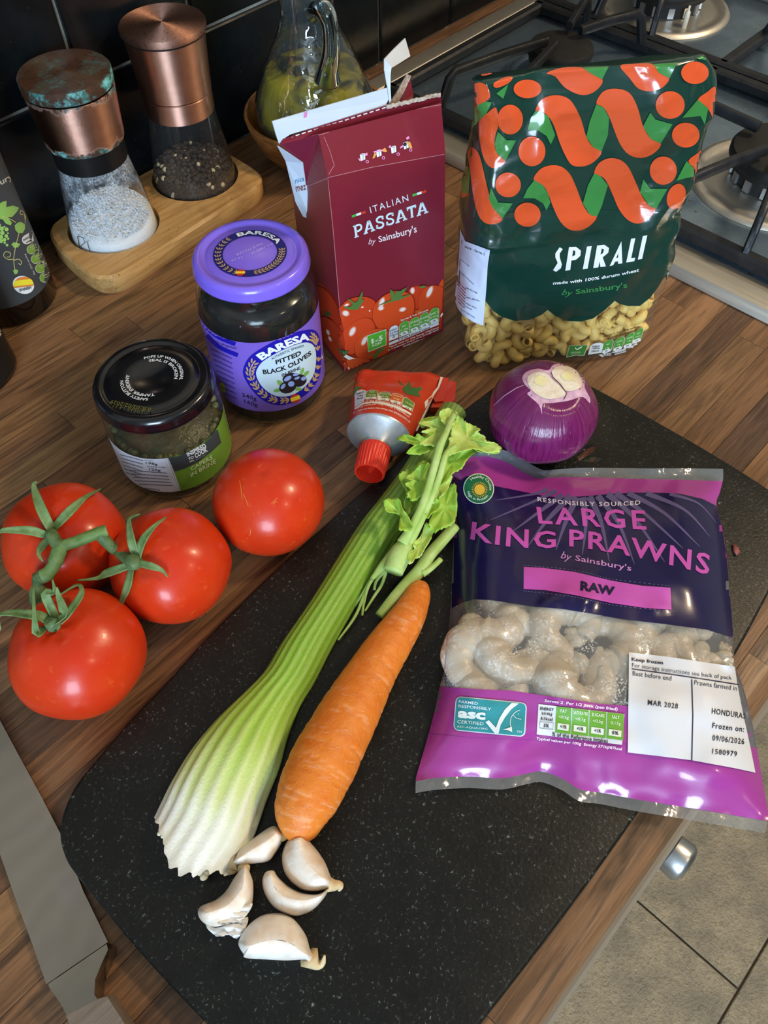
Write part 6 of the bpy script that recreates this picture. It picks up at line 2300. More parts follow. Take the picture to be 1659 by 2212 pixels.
mk('torn_flap', (V, [tuple(range(4))]), M_CARTON, passata, smooth=False, thick=0.0008)
# crease lines
fb = bvh_of(fr_m, gb_m, sl_m)
crs = [stroke([(708, 384), (800, 362), (962, 333)], 1.2), stroke([(689, 292), (820, 250), (953, 226)], 1.3), stroke([(706, 384), (690, 296)], 2.0), stroke([(722, 357), (706, 383)], 1.2), stroke([(722, 357), (712, 325), (700, 296)], 1.0), stroke([(708, 385), (720, 500), (745, 802)], 1.1), stroke([(660, 404), (707, 385)], 1.4)]
multi(passata, fb, crs, '', 0.0003, 0, name='crease', mat=plain('crease_paint', '#b87f8a', 0.5))
zp2 = lambda x, y: (720+x/6.9125, 400+y/6.9125)
qp = lambda *p: [zp2(*a) for a in p]
# ITALIAN PASSATA by Sainsbury's
letter(fr_o, fb, 'ITALIAN', qp((538, 325), (1108, 138), (1125, 232), (560, 418)), '#e6edf4', 0.0, 0.0005, 30, spacing=1.25)
for pts in (((275, 450), (480, 380)), ((1180, 135), (1385, 70))):
    a, b = Vector(pts[0]), Vector(pts[1])
    dn = Vector((3, 36))
    for k, col in enumerate(('#4fb24c', '#eaf2f4', '#d8452c')):
        p, q = a.lerp(b, k/3), a.lerp(b, (k+1)/3)
        patch(fr_o, fb, [zp2(*p), zp2(*q), zp2(*(q+dn)), zp2(*(p+dn))], col, 0.0005, 0, name='flag_bar')


def slab_word(parent, bvh, glyphs, col, off=0.0006):
    """slab-serif capitals drawn from strokes; glyphs: (char, quad)"""
    G = {
        'P': [[(0.22, 0), (0.22, 1)], [(0.22, 0.93), (0.62, 0.93), (0.86, 0.82), (0.86, 0.58), (0.62, 0.47), (0.22, 0.47)], [(0.0, 0.045), (0.48, 0.045)], [(0.0, 0.955), (0.3, 0.955)]],
        'A': [[(0.16, 0.03), (0.47, 0.97)], [(0.53, 0.97), (0.84, 0.03)], [(0.26, 0.32), (0.74, 0.32)], [(0.0, 0.045), (0.36, 0.045)], [(0.64, 0.045), (1.0, 0.045)], [(0.38, 0.95), (0.62, 0.95)]],
        'S': [[(0.86, 0.74), (0.80, 0.88), (0.5, 0.94), (0.2, 0.86), (0.14, 0.70), (0.3, 0.56), (0.66, 0.46), (0.86, 0.32), (0.80, 0.13), (0.5, 0.06), (0.18, 0.13), (0.13, 0.30)], [(0.86, 0.66), (0.86, 0.95)], [(0.13, 0.05), (0.13, 0.36)]],
        'T': [[(0.5, 0), (0.5, 1)], [(0.04, 0.93), (0.96, 0.93)], [(0.09, 0.72), (0.09, 1.0)], [(0.91, 0.72), (0.91, 1.0)], [(0.28, 0.045), (0.72, 0.045)]],
    }
    for ch, q in glyphs:
        fn = quad_map(q)
        polys = []
        for k, st_ in enumerate(G[ch]):
            pts = smooth_path(st_, 4) if len(st_) > 4 else st_
            w_ = 0.19 if (ch in 'ATP' and k < 2 and len(st_) == 2 and st_[0][0] != st_[1][0] or (ch in 'PT' and k == 0)) else 0.155
            if ch in 'A' and k >= 2 or ch in 'PT' and k >= 2 and len(st_) == 2:
                w_ = 0.105
            # widths are in glyph units; keep the pen round in photo space
            P_ = [Vector(fn(*p)) for p in pts]
            h_ = (Vector(q[0])-Vector(q[3])).length
            polys.append(stroke([tuple(p) for p in P_], w_*h_))
        V, Fc = [], []
        for lp in polys:
            n = len(lp)//2
            for i in range(n-1):
                Fc.append([len(V)+i, len(V)+i+1, len(V)+2*n-2-i, len(V)+2*n-1-i])
            V += lp
        r = on_px(bvh, (V, Fc), off, 0)
        mk('lettering', r, ink(col), parent, smooth=False)


slab_word(fr_o, fb, [('P', qp((292, 612), (425, 560), (450, 745), (318, 790))), ('A', qp((450, 558), (605, 500), (625, 675), (455, 738))), ('S', qp((630, 485), (748, 442), (768, 628), (640, 668))), ('S', qp((780, 438), (898, 395), (918, 575), (790, 615))),
                     ('A', qp((915, 400), (1085, 338), (1105, 510), (930, 575))), ('T', qp((1085, 342), (1242, 288), (1225, 462), (1130, 505))), ('A', qp((1240, 290), (1400, 232), (1420, 405), (1245, 470)))], '#d6eaf2')
letter(fr_o, fb, 'by', qp((532, 795), (630, 790), (640, 900), (520, 915)), '#eccfd8', 0.0, 0.0005, 0, shear=0.25)
letter(fr_o, fb, "Sainsbury's", qp((665, 765), (1235, 590), (1255, 735), (690, 880)), '#f0e6ea', 0.012, 0.0005, 20)
# opening pictograms
zp = lambda x, y: (500+x/2.765, y/2.765)
for x, y in ((783, 938), (880, 915), (968, 893), (1042, 868)):
    cx_, cy_ = zp(x, y)
    patch(gb_o, fb, [(cx_-6, cy_-6), (cx_+5, cy_-9), (cx_+6, cy_+5), (cx_-4, cy_+9)], '#dfe8ee', 0.0004, 0, name='pictogram')
    multi(gb_o, fb, [stroke([(cx_-6, cy_-6), (cx_+1, cy_-5), (cx_+5, cy_-9)], 0.7), stroke([(cx_+1, cy_-5), (cx_+1.5, cy_+7)], 0.7)], '#30343c', 0.0006, 0, name='pictogram')
    patch(gb_o, fb, ell(cx_+10, cy_+10, 3.6, 3.6, n=14), '#e49ad0', 0.0004, 0, name='pictogram')
    patch(gb_o, fb, ell(cx_+10, cy_+10, 2.2, 2.2, n=12), '#8c2c3e', 0.0006, 0, name='pictogram')
for x, y, col, pts in ((880, 915, '#e0a052', [(-14, 12), (-9, -2), (-5, 2), (-9, 10)]), (880, 915, '#e0a052', [(4, -6), (14, -12), (18, -3), (12, -2)]), (1042, 868, '#e0a052', [(2, -6), (9, -8), (14, 6), (8, 6)]), (880, 915, '#e49ad0', [(-12, -4), (8, -8), (9, -5), (-10, -1)]), (783, 938, '#e49ad0', [(-10, 2), (-4, 4), (-2, 9), (-7, 8)]), (783, 938, '#e49ad0', [(5, -7), (10, -10), (11, -4), (6, -2)]), (1042, 868, '#e49ad0', [(-13, 4), (-5, -2), (-4, 2), (-12, 7)]), (1042, 868, '#e49ad0', [(0, -16), (6, -20), (8, -15), (2, -12)]), (968, 893, '#e49ad0', [(-11, -6), (-7, -10), (-5, -5), (-9, -3)])):
    cx_, cy_ = zp(x, y)
    patch(gb_o, fb, [(cx_+a, cy_+b) for a, b in pts], col, 0.0007, 0, name='pictogram')
multi(gb_o, fb, [ell(zp(1036, 862)[0], zp(1036, 862)[1], 3.4, 4.2, 0.4, 12)], '#202430', 0.0008, 0, name='pictogram')
# printed tomatoes along the foot (front and side)
zf = lambda x, y: (690+x/5.72, 620+y/5.72)
qf = lambda *p: [zf(*a) for a in p]


def tom_print(par, pts, hl=(), dark='#c8401c'):
    m_ = Vector((sum(p[0] for p in pts)/len(pts), sum(p[1] for p in pts)/len(pts)))
    patch(par, fb, [zf(*p) for p in pts], '#93270f', tom_print.z, 9, name='tomato_print', smooth=3)
    patch(par, fb, [zf(*(m_+(Vector(p)-m_)*0.955+Vector((-5, -5)))) for p in pts], dark, tom_print.z+0.00004, 9, name='tomato_print', smooth=3)
    for x, y, rx, ry, r in hl:
        patch(par, fb, ell(*zf(x, y), rx/5.72, ry/5.72, r, 16), '#e08a68', tom_print.z+0.00008, 0, name='highlight_print')
        patch(par, fb, ell(*zf(x, y), rx/5.72*0.68, ry/5.72*0.78, r, 16), '#ecdcd8', tom_print.z+0.00011, 0, name='highlight_print')
    tom_print.z += 0.00015


tom_print.z = 0.00035
# reds fill the foot of the carton
patch(fr_o, fb, [zf(*p) for p in ((300, 540), (640, 400), (1000, 300), (1240, 220), (1530, 40), (1525, 200), (1505, 600), (1300, 690), (900, 860), (460, 1030), (380, 1060), (330, 1020))], '#b5341a', 0.0003, 9, name='tomato_print')
tom_print(fr_o, [(1100, 60), (1140, 10), (1230, -20), (1330, -15), (1400, 40), (1380, 200), (1250, 290), (1160, 240)], [(1150, 45, 30, 45, 0.1)], '#c03a1c')
tom_print(fr_o, [(1535, -95), (1500, -60), (1475, 0), (1520, 60), (1535, 40)], [], '#c8481c')
tom_print(fr_o, [(1220, 200), (1240, 110), (1300, 20), (1400, -20), (1480, -15), (1535, 10), (1530, 150), (1520, 300), (1440, 380), (1300, 370), (1230, 300)], [(1362, 60, 34, 85, 0.45)], '#c9451e')
tom_print(fr_o, [(1080, 360), (1150, 310), (1250, 285), (1360, 300), (1400, 400), (1300, 480), (1150, 470)], [(1510, 345, 14, 32, 0.4)], '#cf5a2a')
tom_print(fr_o, [(228, 300), (270, 230), (350, 160), (450, 125), (570, 120), (660, 150), (705, 200), (700, 330), (640, 480), (500, 560), (330, 560), (260, 480)], [(325, 325, 50, 38, 0.3), (335, 225, 40, 20, -0.5), (530, 250, 20, 12, -0.3), (620, 295, 12, 10, 0)], '#c8421d')
tom_print(fr_o, [(650, 330), (670, 240), (740, 150), (840, 80), (950, 45), (1060, 55), (1150, 100), (1185, 180), (1180, 330), (1130, 450), (1000, 540), (850, 560), (720, 520), (660, 430)], [(770, 195, 36, 75, 0.35), (760, 262, 44, 30, -0.3), (1028, 278, 50, 28, -0.35)], '#cd491e')
tom_print(fr_o, [(285, 560), (350, 490), (450, 420), (560, 380), (650, 400), (700, 500), (640, 620), (520, 760), (400, 850), (320, 800), (290, 680)], [(408, 550, 38, 70, 0.5)], '#cc4520')
tom_print(fr_o, [(430, 780), (450, 690), (520, 610), (620, 540), (740, 510), (850, 530), (880, 640), (870, 800), (740, 880), (600, 900), (470, 880)], [(555, 665, 32, 70, 0.5)], '#cf4d22')
tom_print(fr_o, [(330, 900), (420, 870), (560, 890), (640, 910), (560, 980), (450, 1030), (385, 1062), (340, 1010)], [(350, 995, 12, 36, -0.9)], '#cf5226')
tom_print(fr_o, [(480, 1020), (620, 940), (800, 850), (1000, 800), (1200, 700), (1180, 730), (900, 850), (620, 965)], [(570, 985, 50, 12, -0.45)], '#d4702c')
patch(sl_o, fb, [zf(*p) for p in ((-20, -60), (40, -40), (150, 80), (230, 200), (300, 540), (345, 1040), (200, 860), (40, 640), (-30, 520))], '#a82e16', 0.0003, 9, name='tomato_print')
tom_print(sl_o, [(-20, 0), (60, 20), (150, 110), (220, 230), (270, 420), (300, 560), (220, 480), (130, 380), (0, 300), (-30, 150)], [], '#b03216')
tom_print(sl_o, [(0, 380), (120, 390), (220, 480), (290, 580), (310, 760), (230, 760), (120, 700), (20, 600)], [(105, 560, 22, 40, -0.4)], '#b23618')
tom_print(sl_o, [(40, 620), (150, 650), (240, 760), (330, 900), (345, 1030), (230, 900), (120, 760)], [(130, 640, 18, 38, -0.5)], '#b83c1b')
for pts in ([(295, 245), (380, 245), (410, 215), (345, 140), (400, 165), (430, 195), (465, 180), (500, 110), (530, 45), (535, 100), (525, 150), (550, 165), (520, 210), (490, 250), (480, 275), (430, 285), (350, 275)], [(710, 240), (800, 195), (890, 160), (870, 25), (915, 55), (930, 100), (950, 50), (995, 55), (1030, 30), (1085, 0), (1050, 60), (1010, 120), (1160, 80), (1040, 140), (970, 165), (900, 180), (800, 210)], [(580, 830), (690, 830), (720, 770), (830, 730), (770, 800), (730, 830), (700, 880), (660, 900), (680, 850)], [(1215, 5), (1290, -20), (1330, 0), (1280, 12)]):
    patch(fr_o, fb, [zf(*p) for p in pts], '#557a3c', 0.0023, 9, name='calyx_print')
patch(sl_o, fb, [zf(*p) for p in ((235, 640), (250, 760), (290, 790), (370, 790), (340, 820), (320, 850), (290, 880), (270, 830), (240, 780))], '#3f6a38', 0.0023, 9, name='calyx_print')
patch(sl_o, fb, [zf(*p) for p in ((300, 860), (360, 900), (440, 885), (360, 850), (330, 835))], '#dfe3dc', 0.0025, 9, name='highlight_print')
patch(sl_o, fb, [zf(*p) for p in ((60, 290), (110, 310), (160, 350), (110, 350), (80, 380))], '#33552c', 0.0023, 9, name='calyx_print')
patch(fr_o, fb, qf((588, 600), (825, 520), (828, 715), (602, 806)), '#e6e9d2', 0.0027, 0, name='five_a_day_panel')
patch(fr_o, fb, qf((594, 607), (819, 530), (822, 710), (606, 797)), '#5bb236', 0.0030, 0, name='five_a_day_panel')
letter(fr_o, fb, '1', qf((640, 646), (666, 636), (672, 694), (646, 703)), '#eef4e6', 0.0, 0.0033, 0)
letter(fr_o, fb, 'OF', qf((680, 662), (728, 644), (731, 668), (684, 686)), '#eef4e6', 0.02, 0.0033, 0)
letter(fr_o, fb, '5', qf((732, 610), (778, 592), (784, 655), (738, 672)), '#eef4e6', 0.04, 0.0033, 0)
letter(fr_o, fb, 'A-DAY', qf((646, 712), (768, 668), (772, 698), (652, 742)), '#eef4e6', 0.03, 0.0033, 0)


def arch_q(x0, y0, x1, y1, h):
    """arched panel standing on the line (x0,y0)-(x1,y1), h tall"""
    a, b = Vector((x0, y0)), Vector((x1, y1))
    o_ = [a, b]
    for k in range(9):
        t_ = PI*k/8
        m_ = b.lerp(a, 0.5-0.5*math.cos(t_))
        o_.append(m_+Vector((0, -(h*0.72+h*0.28*math.sin(t_)))))
    return [tuple(p) for p in o_]


for k, (x0, y0, x1, y1, h, c1) in enumerate(((860, 670, 975, 625, 170, '#dfe6ee'), (985, 625, 1110, 575, 180, '#5aa334'), (1115, 578, 1235, 530, 180, '#5aa334'), (1240, 525, 1355, 480, 185, '#5aa334'), (1360, 470, 1478, 425, 190, '#5aa334'))):
    q = arch_q(x0, y0, x1, y1, h)
    patch(fr_o, fb, [zf(*p) for p in q], '#e6ecd8', 0.0027, 0, name='nutrition_panel')
    m_ = Vector((sum(p[0] for p in q)/len(q), sum(p[1] for p in q)/len(q)))
    patch(fr_o, fb, [zf(*(m_+(Vector(p)-m_)*0.93)) for p in q], c1, 0.0029, 0, name='nutrition_panel')
    patch(fr_o, fb, pill(zf((x0+x1)/2, (y0+y1)/2-28), 17.5, 8.2, -0.37), '#e4ebe4' if k else '#eef2f6', 0.0031, 0, name='nutrition_panel')
    tx = ((('ENERGY', 120), ('324kJ', 85), ('77kcal', 55)), (('FAT', 118), ('2.0g', 75)), (('SATURATES', 125), ('1.0g', 80)), (('SUGARS', 125), ('6.3g', 80)), (('SALT', 125), ('0.07g', 80)))[k]
    for s, dy in tx:
        wd = 50 if len(s) > 3 else 26
        cx_, cy_ = (x0+x1)/2, (y0+y1)/2-dy
        letter(fr_o, fb, s, qf((cx_-wd, cy_-12+wd*0.38), (cx_+wd, cy_-12-wd*0.38), (cx_+wd, cy_+12-wd*0.38), (cx_-wd, cy_+12+wd*0.38)), '#39405a' if k == 0 else '#e9f3dc', 0.01, 0.0033, 0)
    cx_, cy_ = (x0+x1)/2, (y0+y1)/2-28
    letter(fr_o, fb, ('4%', '3%', '5%', '10%', '1%')[k], qf((cx_-18, cy_-5), (cx_+18, cy_-19), (cx_+18, cy_+3), (cx_-18, cy_+17)), '#3c4a48', 0.02, 0.0034, 0)
patch(fr_o, fb, qf((858, 690), (1470, 430), (1476, 465), (862, 722)), '#dfe6ea', 0.0027, 0, name='nutrition_strip')
letter(fr_o, fb, '% of the Reference Intakes', qf((970, 645), (1365, 485), (1368, 508), (975, 668)), '#3a4050', 0.01, 0.0031, 0)
letter(fr_o, fb, 'Serves 2. Per 1/2 pack', qf((1002, 405), (1345, 268), (1350, 292), (1008, 430)), '#f2efe8', 0.02, 0.0029, 0)
letter(fr_o, fb, 'Typical values per 100g: Energy 130kJ/31kcal', qf((858, 735), (1468, 488), (1474, 512), (866, 758)), '#f0ece4', 0.015, 0.0029, 0)
letter(fr_o, fb, 'RI = Reference intakes of an average adult', qf((845, 775), (1470, 512), (1476, 536), (852, 798)), '#f0ece4', 0.015, 0.0029, 0)
letter(fr_o, fb, '(8400kJ/2000kcal)', qf((1030, 730), (1292, 625), (1298, 648), (1038, 752)), '#f0ece4', 0.015, 0.0029, 0)

# ================================================================== pasta bag
GA, GB = Vector((0.34790, 0.23512, 0)), Vector((0.44685, 0.16027, 0))
ge = (GB-GA).normalized()
gn = ge.cross(Vector((0, 0, 1)))
GLEAN = 0.10
gn2 = (gn*math.cos(GLEAN)+Vector((0, 0, 1))*math.sin(GLEAN)).normalized()
gu = gn2.cross(ge)


def gl_(s, h, d):
    return GA+ge*s+gu*h-gn*d


HH = 0.1985


def crumple(a, b, seed):
    """facets and sharp creases of crumpled film"""
    x, y = a*30+0.7*noise.noise((a*25, b*25, seed)), b*24
    v1 = noise.voronoi((x, y, seed))[0]
    v2 = noise.voronoi((a*85, b*70, seed+5))[0]
    return 0.0085*(v1[0]-0.45)+0.0022*(v2[0]-0.45)


ROWS = [(0.000, -0.002, 0.121, 0.002, 0.042), (0.006, -0.005, 0.126, 0.000, 0.052), (0.020, -0.008, 0.130, -0.001, 0.058), (0.050, -0.010, 0.1340, -0.001, 0.060), (0.080, -0.0105, 0.1345, -0.001, 0.060), (0.110, -0.0100, 0.1350, 0.000, 0.056), (0.140, -0.0090, 0.1350, 0.001, 0.048), (0.165, -0.0090, 0.1340, 0.002, 0.036), (0.182, -0.0105, 0.1310, 0.003, 0.022), (0.191, -0.0115, 0.1260, 0.005, 0.012), (HH, -0.013, 0.1190, 0.007, 0.009)]
RS_ = smooth_path(ROWS, 14)
NB = 220
rings_ = []
rs = random.Random(17)
folds = [(0.10, 0.165, 0.016, -0.0042, 2.3), (0.55, 0.150, 0.020, -0.0030, 1.0), (0.82, 0.150, 0.014, -0.0028, -0.9), (0.28, 0.105, 0.018, -0.0024, 1.4), (0.90, 0.085, 0.014, -0.0034, -0.5), (0.12, 0.080, 0.016, -0.0030, 0.8), (0.66, 0.120, 0.02, -0.0026, -0.7), (0.06, 0.190, 0.010, 0.0040, 0.2), (0.45, 0.180, 0.018, -0.0028, 0.15), (0.75, 0.178, 0.012, 0.0025, 0.1)]
for h, s0, s1, d0, D in RS_:
    rg = []
    for k in range(NB):
        a = 2*PI*k/NB
        cx_, sx_ = math.cos(a), math.sin(a)
        ex = 0.30
        u = math.copysign(abs(cx_)**ex, cx_)
        v = math.copysign(abs(sx_)**0.5, sx_)
        s = (s0+s1)/2+(s1-s0)/2*u
        d = d0+D/2-D/2*v          # v=+1 is the front
        P_ = gl_(s, h, d)
        f = (s-s0)/(s1-s0)
        out = 0.0
        if v > 0:
            for fx, fh, w_, amp, sl in folds:
                q = ((f-fx)*0.125*math.cos(sl)+(h-fh)*math.sin(sl))/w_
                q2 = (-(f-fx)*0.125*math.sin(sl)+(h-fh)*math.cos(sl))/(w_*3.2)
                out += amp*math.exp(-abs(q)**1.3*1.6-q2*q2)
            cr_ = crumple(s, h, 2.0)*min(1, h/0.03)
            out += cr_*(0.8 if h < 0.1 else 1.15)
        else:
            out += 0.0030*noise.noise((s*40, h*40, 9.0))
        if abs(u) > 0.9:
            out += 0.0022*noise.noise((h*90, d*60, 2.0))
        nrm = gn*v*0.9+ge*(u*(0.5 if abs(u) > 0.85 else 0))
        rg.append(P_+nrm*out)
    rings_.append(rg)
for p in rings_[0]:
    p.z = max(p.z, 0.0004)
for rg in rings_:
    for p in rg:
        p.z = max(p.z, 0.0004)
bagv = loft(rings_, True, True)
M_BAGPRINT = plain('bag_print_green', '#12382f', 0.22, 0, 0.6, var=(20, '#10332b', 0.4), spec=0.5)
M_BAGCLEAR = film('bag_clear_film', (0.97, 0.97, 0.95, 1), 0.03, 0.08, '#e8e2cc')
pasta = thing('pasta_bag', tuple(gl_(0.062, 0, 0.028)), 'bag of spirali pasta, dark green with orange twists and a clear foot', 'pasta bag')
# clear foot and printed upper part of the film
nb = NB
cut = next(i for i, r in enumerate(RS_) if r[0] > 0.088)
cutb = next(i for i, r in enumerate(RS_) if r[0] > 0.052)
V, Fc = bagv
low, upm = [], []
for f in Fc:
    if len(f) > 4:
        (low if max(f) < nb*2 else upm).append(f)
    else:
        j = f[0]//nb
        k = f[0] % nb
        a = 2*PI*(k+0.5)/nb
        (upm if j >= (cut if math.sin(a) > 0.55 else cutb) else low).append(f)


def subset(V, faces):
    used = sorted({i for f in faces for i in f})
    mp = {i: n for n, i in enumerate(used)}
    return [V[i] for i in used], [[mp[i] for i in f] for f in faces]


mk('clear_film', subset(V, low), M_BAGCLEAR, pasta, label='clear film foot of the bag')
pf = mk('printed_film', subset(V, upm), M_BAGPRINT, pasta, label='dark green printed film')
bgb = bvh_of(bagv)
za = lambda x, y: (960+x/2.6758, 90+y/2.6758)
qa = lambda *p: [za(*a) for a in p]
OR, GRN, DKG = '#d8502a', '#3d8a3f', '#12382f'
M_OR = plain('bag_print_orange', '#d9552a', 0.24, 0, 0.6, spec=0.5)
M_GN = plain('bag_print_leaf_green', '#3a8440', 0.24, 0, 0.6, spec=0.5)
# green ground reaching down in scallops
patch(pf, bgb, [za(*p) for p in ((98, 1120), (250, 1000), (700, 960), (1380, 990), (1400, 1060), (1340, 1230), (1310, 1330), (1265, 1370), (1235, 1420), (1190, 1480), (1130, 1528), (1060, 1528), (1010, 1515), (985, 1498), (930, 1550), (860, 1600), (790, 1618), (710, 1615), (640, 1585), (597, 1550), (560, 1580), (490, 1608), (410, 1615), (330, 1590), (280, 1555), (238, 1500), (150, 1480), (90, 1400))], '', 0.0004, 5, name='printed_ground', mat=M_BAGPRINT)
# lower row and upper row of orange twists
TW = [
    [(515, 800), (545, 745), (600, 717), (670, 720), (725, 765), (765, 850), (800, 940), (840, 1000), (882, 1012), (840, 1065), (780, 1092), (720, 1085), (670, 1040), (630, 960), (600, 880), (570, 830)],
    [(865, 762), (890, 705), (945, 675), (1010, 680), (1060, 720), (1100, 800), (1140, 890), (1185, 950), (1222, 968), (1180, 1025), (1120, 1052), (1060, 1030), (1010, 970), (975, 890), (935, 805), (900, 775)],
    [(525, 400), (560, 335), (630, 310), (700, 320), (745, 360), (790, 450), (820, 550), (860, 610), (910, 635), (870, 690), (810, 720), (740, 715), (700, 660), (665, 580), (635, 490), (600, 430), (560, 405)],
    [(878, 355), (910, 295), (965, 272), (1040, 280), (1085, 315), (1120, 390), (1145, 480), (1190, 560), (1252, 592), (1210, 645), (1140, 672), (1070, 655), (1020, 600), (985, 520), (955, 440), (920, 380)],
    [(590, 182), (680, 150), (790, 148), (840, 180), (915, 222), (880, 280), (820, 308), (760, 300), (690, 260), (640, 200)],
    [(1015, 140), (1090, 128), (1200, 128), (1240, 180), (1300, 212), (1260, 265), (1190, 287), (1120, 270), (1070, 210)],
    [(135, 640), (160, 612), (195, 640), (220, 720), (245, 830), (280, 950), (335, 1022), (300, 1052), (240, 1050), (195, 1000), (165, 880), (150, 760)],
    [(200, 450), (240, 420), (290, 380), (305, 400), (315, 470), (290, 560), (300, 640), (352, 690), (320, 722), (270, 728), (230, 680), (205, 580)],
    [(140, 300), (180, 240), (240, 250), (265, 320), (210, 360), (150, 390)],
    [(1535, 590), (1470, 640), (1410, 690), (1450, 740), (1440, 800), (1445, 860), (1500, 760)],
    [(1565, 260), (1520, 290), (1465, 335), (1520, 380), (1570, 470), (1585, 380), (1570, 330)],
    [(200, 168), (295, 165), (260, 190), (210, 195)],
    [(285, 240), (350, 205), (395, 205), (370, 240), (300, 268)],
    [(110, 480), (140, 420), (150, 540), (130, 570), (112, 540)],
    [(95, 840), (140, 880), (100, 900)],
]
for lp in TW:
    patch(pf, bgb, [za(*p) for p in lp], '', 0.0007, 5, name='orange_twist_print', mat=M_OR, smooth=3)
LG = [
    [(455, 905), (480, 850), (520, 800), (570, 830), (600, 880), (612, 930), (590, 975), (570, 935), (520, 905)],
    [(800, 935), (830, 830), (865, 762), (900, 775), (945, 830), (910, 950), (882, 1012), (840, 1000)],
    [(1130, 870), (1150, 795), (1190, 850), (1290, 850), (1225, 965), (1185, 950)],
    [(480, 510), (500, 440), (525, 400), (560, 405), (600, 430), (640, 540), (615, 595), (590, 545), (540, 512)],
    [(820, 550), (840, 460), (878, 362), (920, 380), (952, 440), (945, 540), (908, 635), (860, 610)],
    [(1148, 490), (1190, 410), (1220, 450), (1318, 478), (1250, 590), (1190, 560)],
    [(800, 150), (950, 142), (912, 218), (840, 180)],
    [(1205, 130), (1345, 120), (1302, 212), (1240, 180)],
    [(290, 590), (310, 520), (360, 570), (415, 570), (352, 690), (300, 640)],
    [(255, 905), (270, 845), (310, 930), (395, 935), (335, 1022), (280, 960)],
    [(145, 390), (240, 345), (275, 350), (240, 420), (160, 500)],
    [(100, 730), (125, 650), (148, 760), (140, 880), (105, 870)],
    [(1340, 805), (1400, 690), (1445, 735), (1440, 780), (1390, 790)],
    [(1375, 440), (1465, 335), (1525, 385), (1505, 480), (1480, 430)],
    [(1450, 95), (1520, 72), (1555, 90), (1558, 140), (1530, 110)],
    [(300, 300), (370, 245), (340, 330)],
]
for lp in LG:
    patch(pf, bgb, [za(*p) for p in lp], '', 0.0009, 5, name='green_twist_print', mat=M_GN)
for x, y, rx, ry, r in ((480, 1000, 76, 70, 0), (368, 828, 74, 72, 0.2), (506, 634, 78, 86, 0), (380, 450, 74, 86, 0), (480, 273, 80, 54, 0.0), (1265, 745, 78, 82, 0), (1395, 540, 80, 72, 0), (1305, 366, 84, 80, 0), (1448, 180, 80, 65, 0), (1340, 895, 52, 76, 0.35)):
    patch(pf, bgb, ell(*za(x, y), rx/2.6758, ry/2.6758, r, 30), '', 0.0010, 5, name='orange_dot_print', mat=M_OR)
# name
zs_ = lambda x, y: (1160+x/5.925, 480+y/5.925)
qs = lambda *p: [zs_(*a) for a in p]
SPL = [('S', [(330, 345), (290, 320), (235, 400), (235, 450), (265, 520), (205, 615), (245, 635), (305, 590), (318, 540), (290, 450), (290, 400)], None),
       ('P', [(410, 318), (500, 315), (562, 365), (555, 430), (500, 480), (440, 490), (425, 612), (362, 622)], [(462, 360), (490, 365), (488, 420), (450, 440)]),
       ('I', [(640, 312), (700, 306), (648, 594), (586, 602)], None),
       ('R', [(770, 298), (860, 288), (922, 330), (912, 390), (840, 450), (882, 566), (812, 574), (800, 500), (785, 578), (720, 586)], [(830, 335), (858, 350), (845, 395), (812, 415)]),
       ('A', [(1080, 245), (1092, 526), (1040, 532), (1036, 500), (1000, 505), (975, 550), (930, 560)], [(1042, 395), (1038, 455), (1012, 458)]),
       ('L', [(1205, 212), (1258, 205), (1205, 460), (1258, 455), (1245, 500), (1142, 515)], None),
       ('I', [(1355, 175), (1412, 168), (1345, 470), (1290, 480)], None)]
for ch, out, hole in SPL:
    loops = [[zs_(*p) for p in out]]
    if hole:
        loops.append([zs_(*p) for p in hole])
    patch(pf, bgb, loops, '#dde3f0', 0.0009, 5, name='lettering')
letter(pf, bgb, 'made with 100% durum wheat', qs((195, 762), (1302, 590), (1310, 630), (205, 800)), '#e6eaee', 0.02, 0.0008, 9, shear=0.2, bow=4)
letter(pf, bgb, 'by', qs((330, 855), (465, 868), (440, 975), (305, 955)), '#3f8a4a', 0.0, 0.0008, 9, shear=0.3)
letter(pf, bgb, "Sainsbury's", qs((492, 858), (1148, 765), (1158, 860), (500, 940)), '#3f8a4a', 0.012, 0.0008, 9)
# side sticker with the recipe
zw = lambda x, y: (960+x/6.32, 480+y/6.32)
stk = [zw(*p) for p in ((215, 95), (285, 260), (622, 385), (590, 600), (572, 900), (530, 1410), (400, 1365), (250, 1265), (185, 1180), (140, 1060), (160, 820), (190, 560), (205, 350))]
so = patch(pf, bgb, stk, '#c9d6f0', 0.0016, 5, name='recipe_sticker')
for s, q in (('sauce - Serves 5', ((280, 310), (552, 420), (548, 458), (275, 345))), ('cheese, finely', ((215, 490), (340, 590), (335, 612), (212, 512))), ('for pasta instructions', ((200, 650), (400, 835), (395, 865), (200, 680))), ('add the sage', ((285, 880), (455, 955), (450, 985), (285, 912))), ('oven, add the', ((290, 1005), (478, 1060), (475, 1090), (290, 1038))), ('white wine,', ((285, 1090), (438, 1160), (435, 1190), (285, 1120))), ('thickened.', ((270, 1130), (385, 1185), (382, 1205), (268, 1150))), ('and sage leaves.', ((255, 1195), (420, 1295), (415, 1320), (252, 1220)))):
    letter(so, bgb, s, [zw(*p) for p in q], '#2c3242', 0.005, 0.0020, 5)
lines = []
for k in range(7):
    lines += fuzz_line(None, None, zw(165+k*3, 800+k*48), zw(285-k*2, 930+k*42), 2.0, '', seed=70+k)
multi(so, bgb, lines, '#8d5a6a', 0.0020, 5, name='small_print')
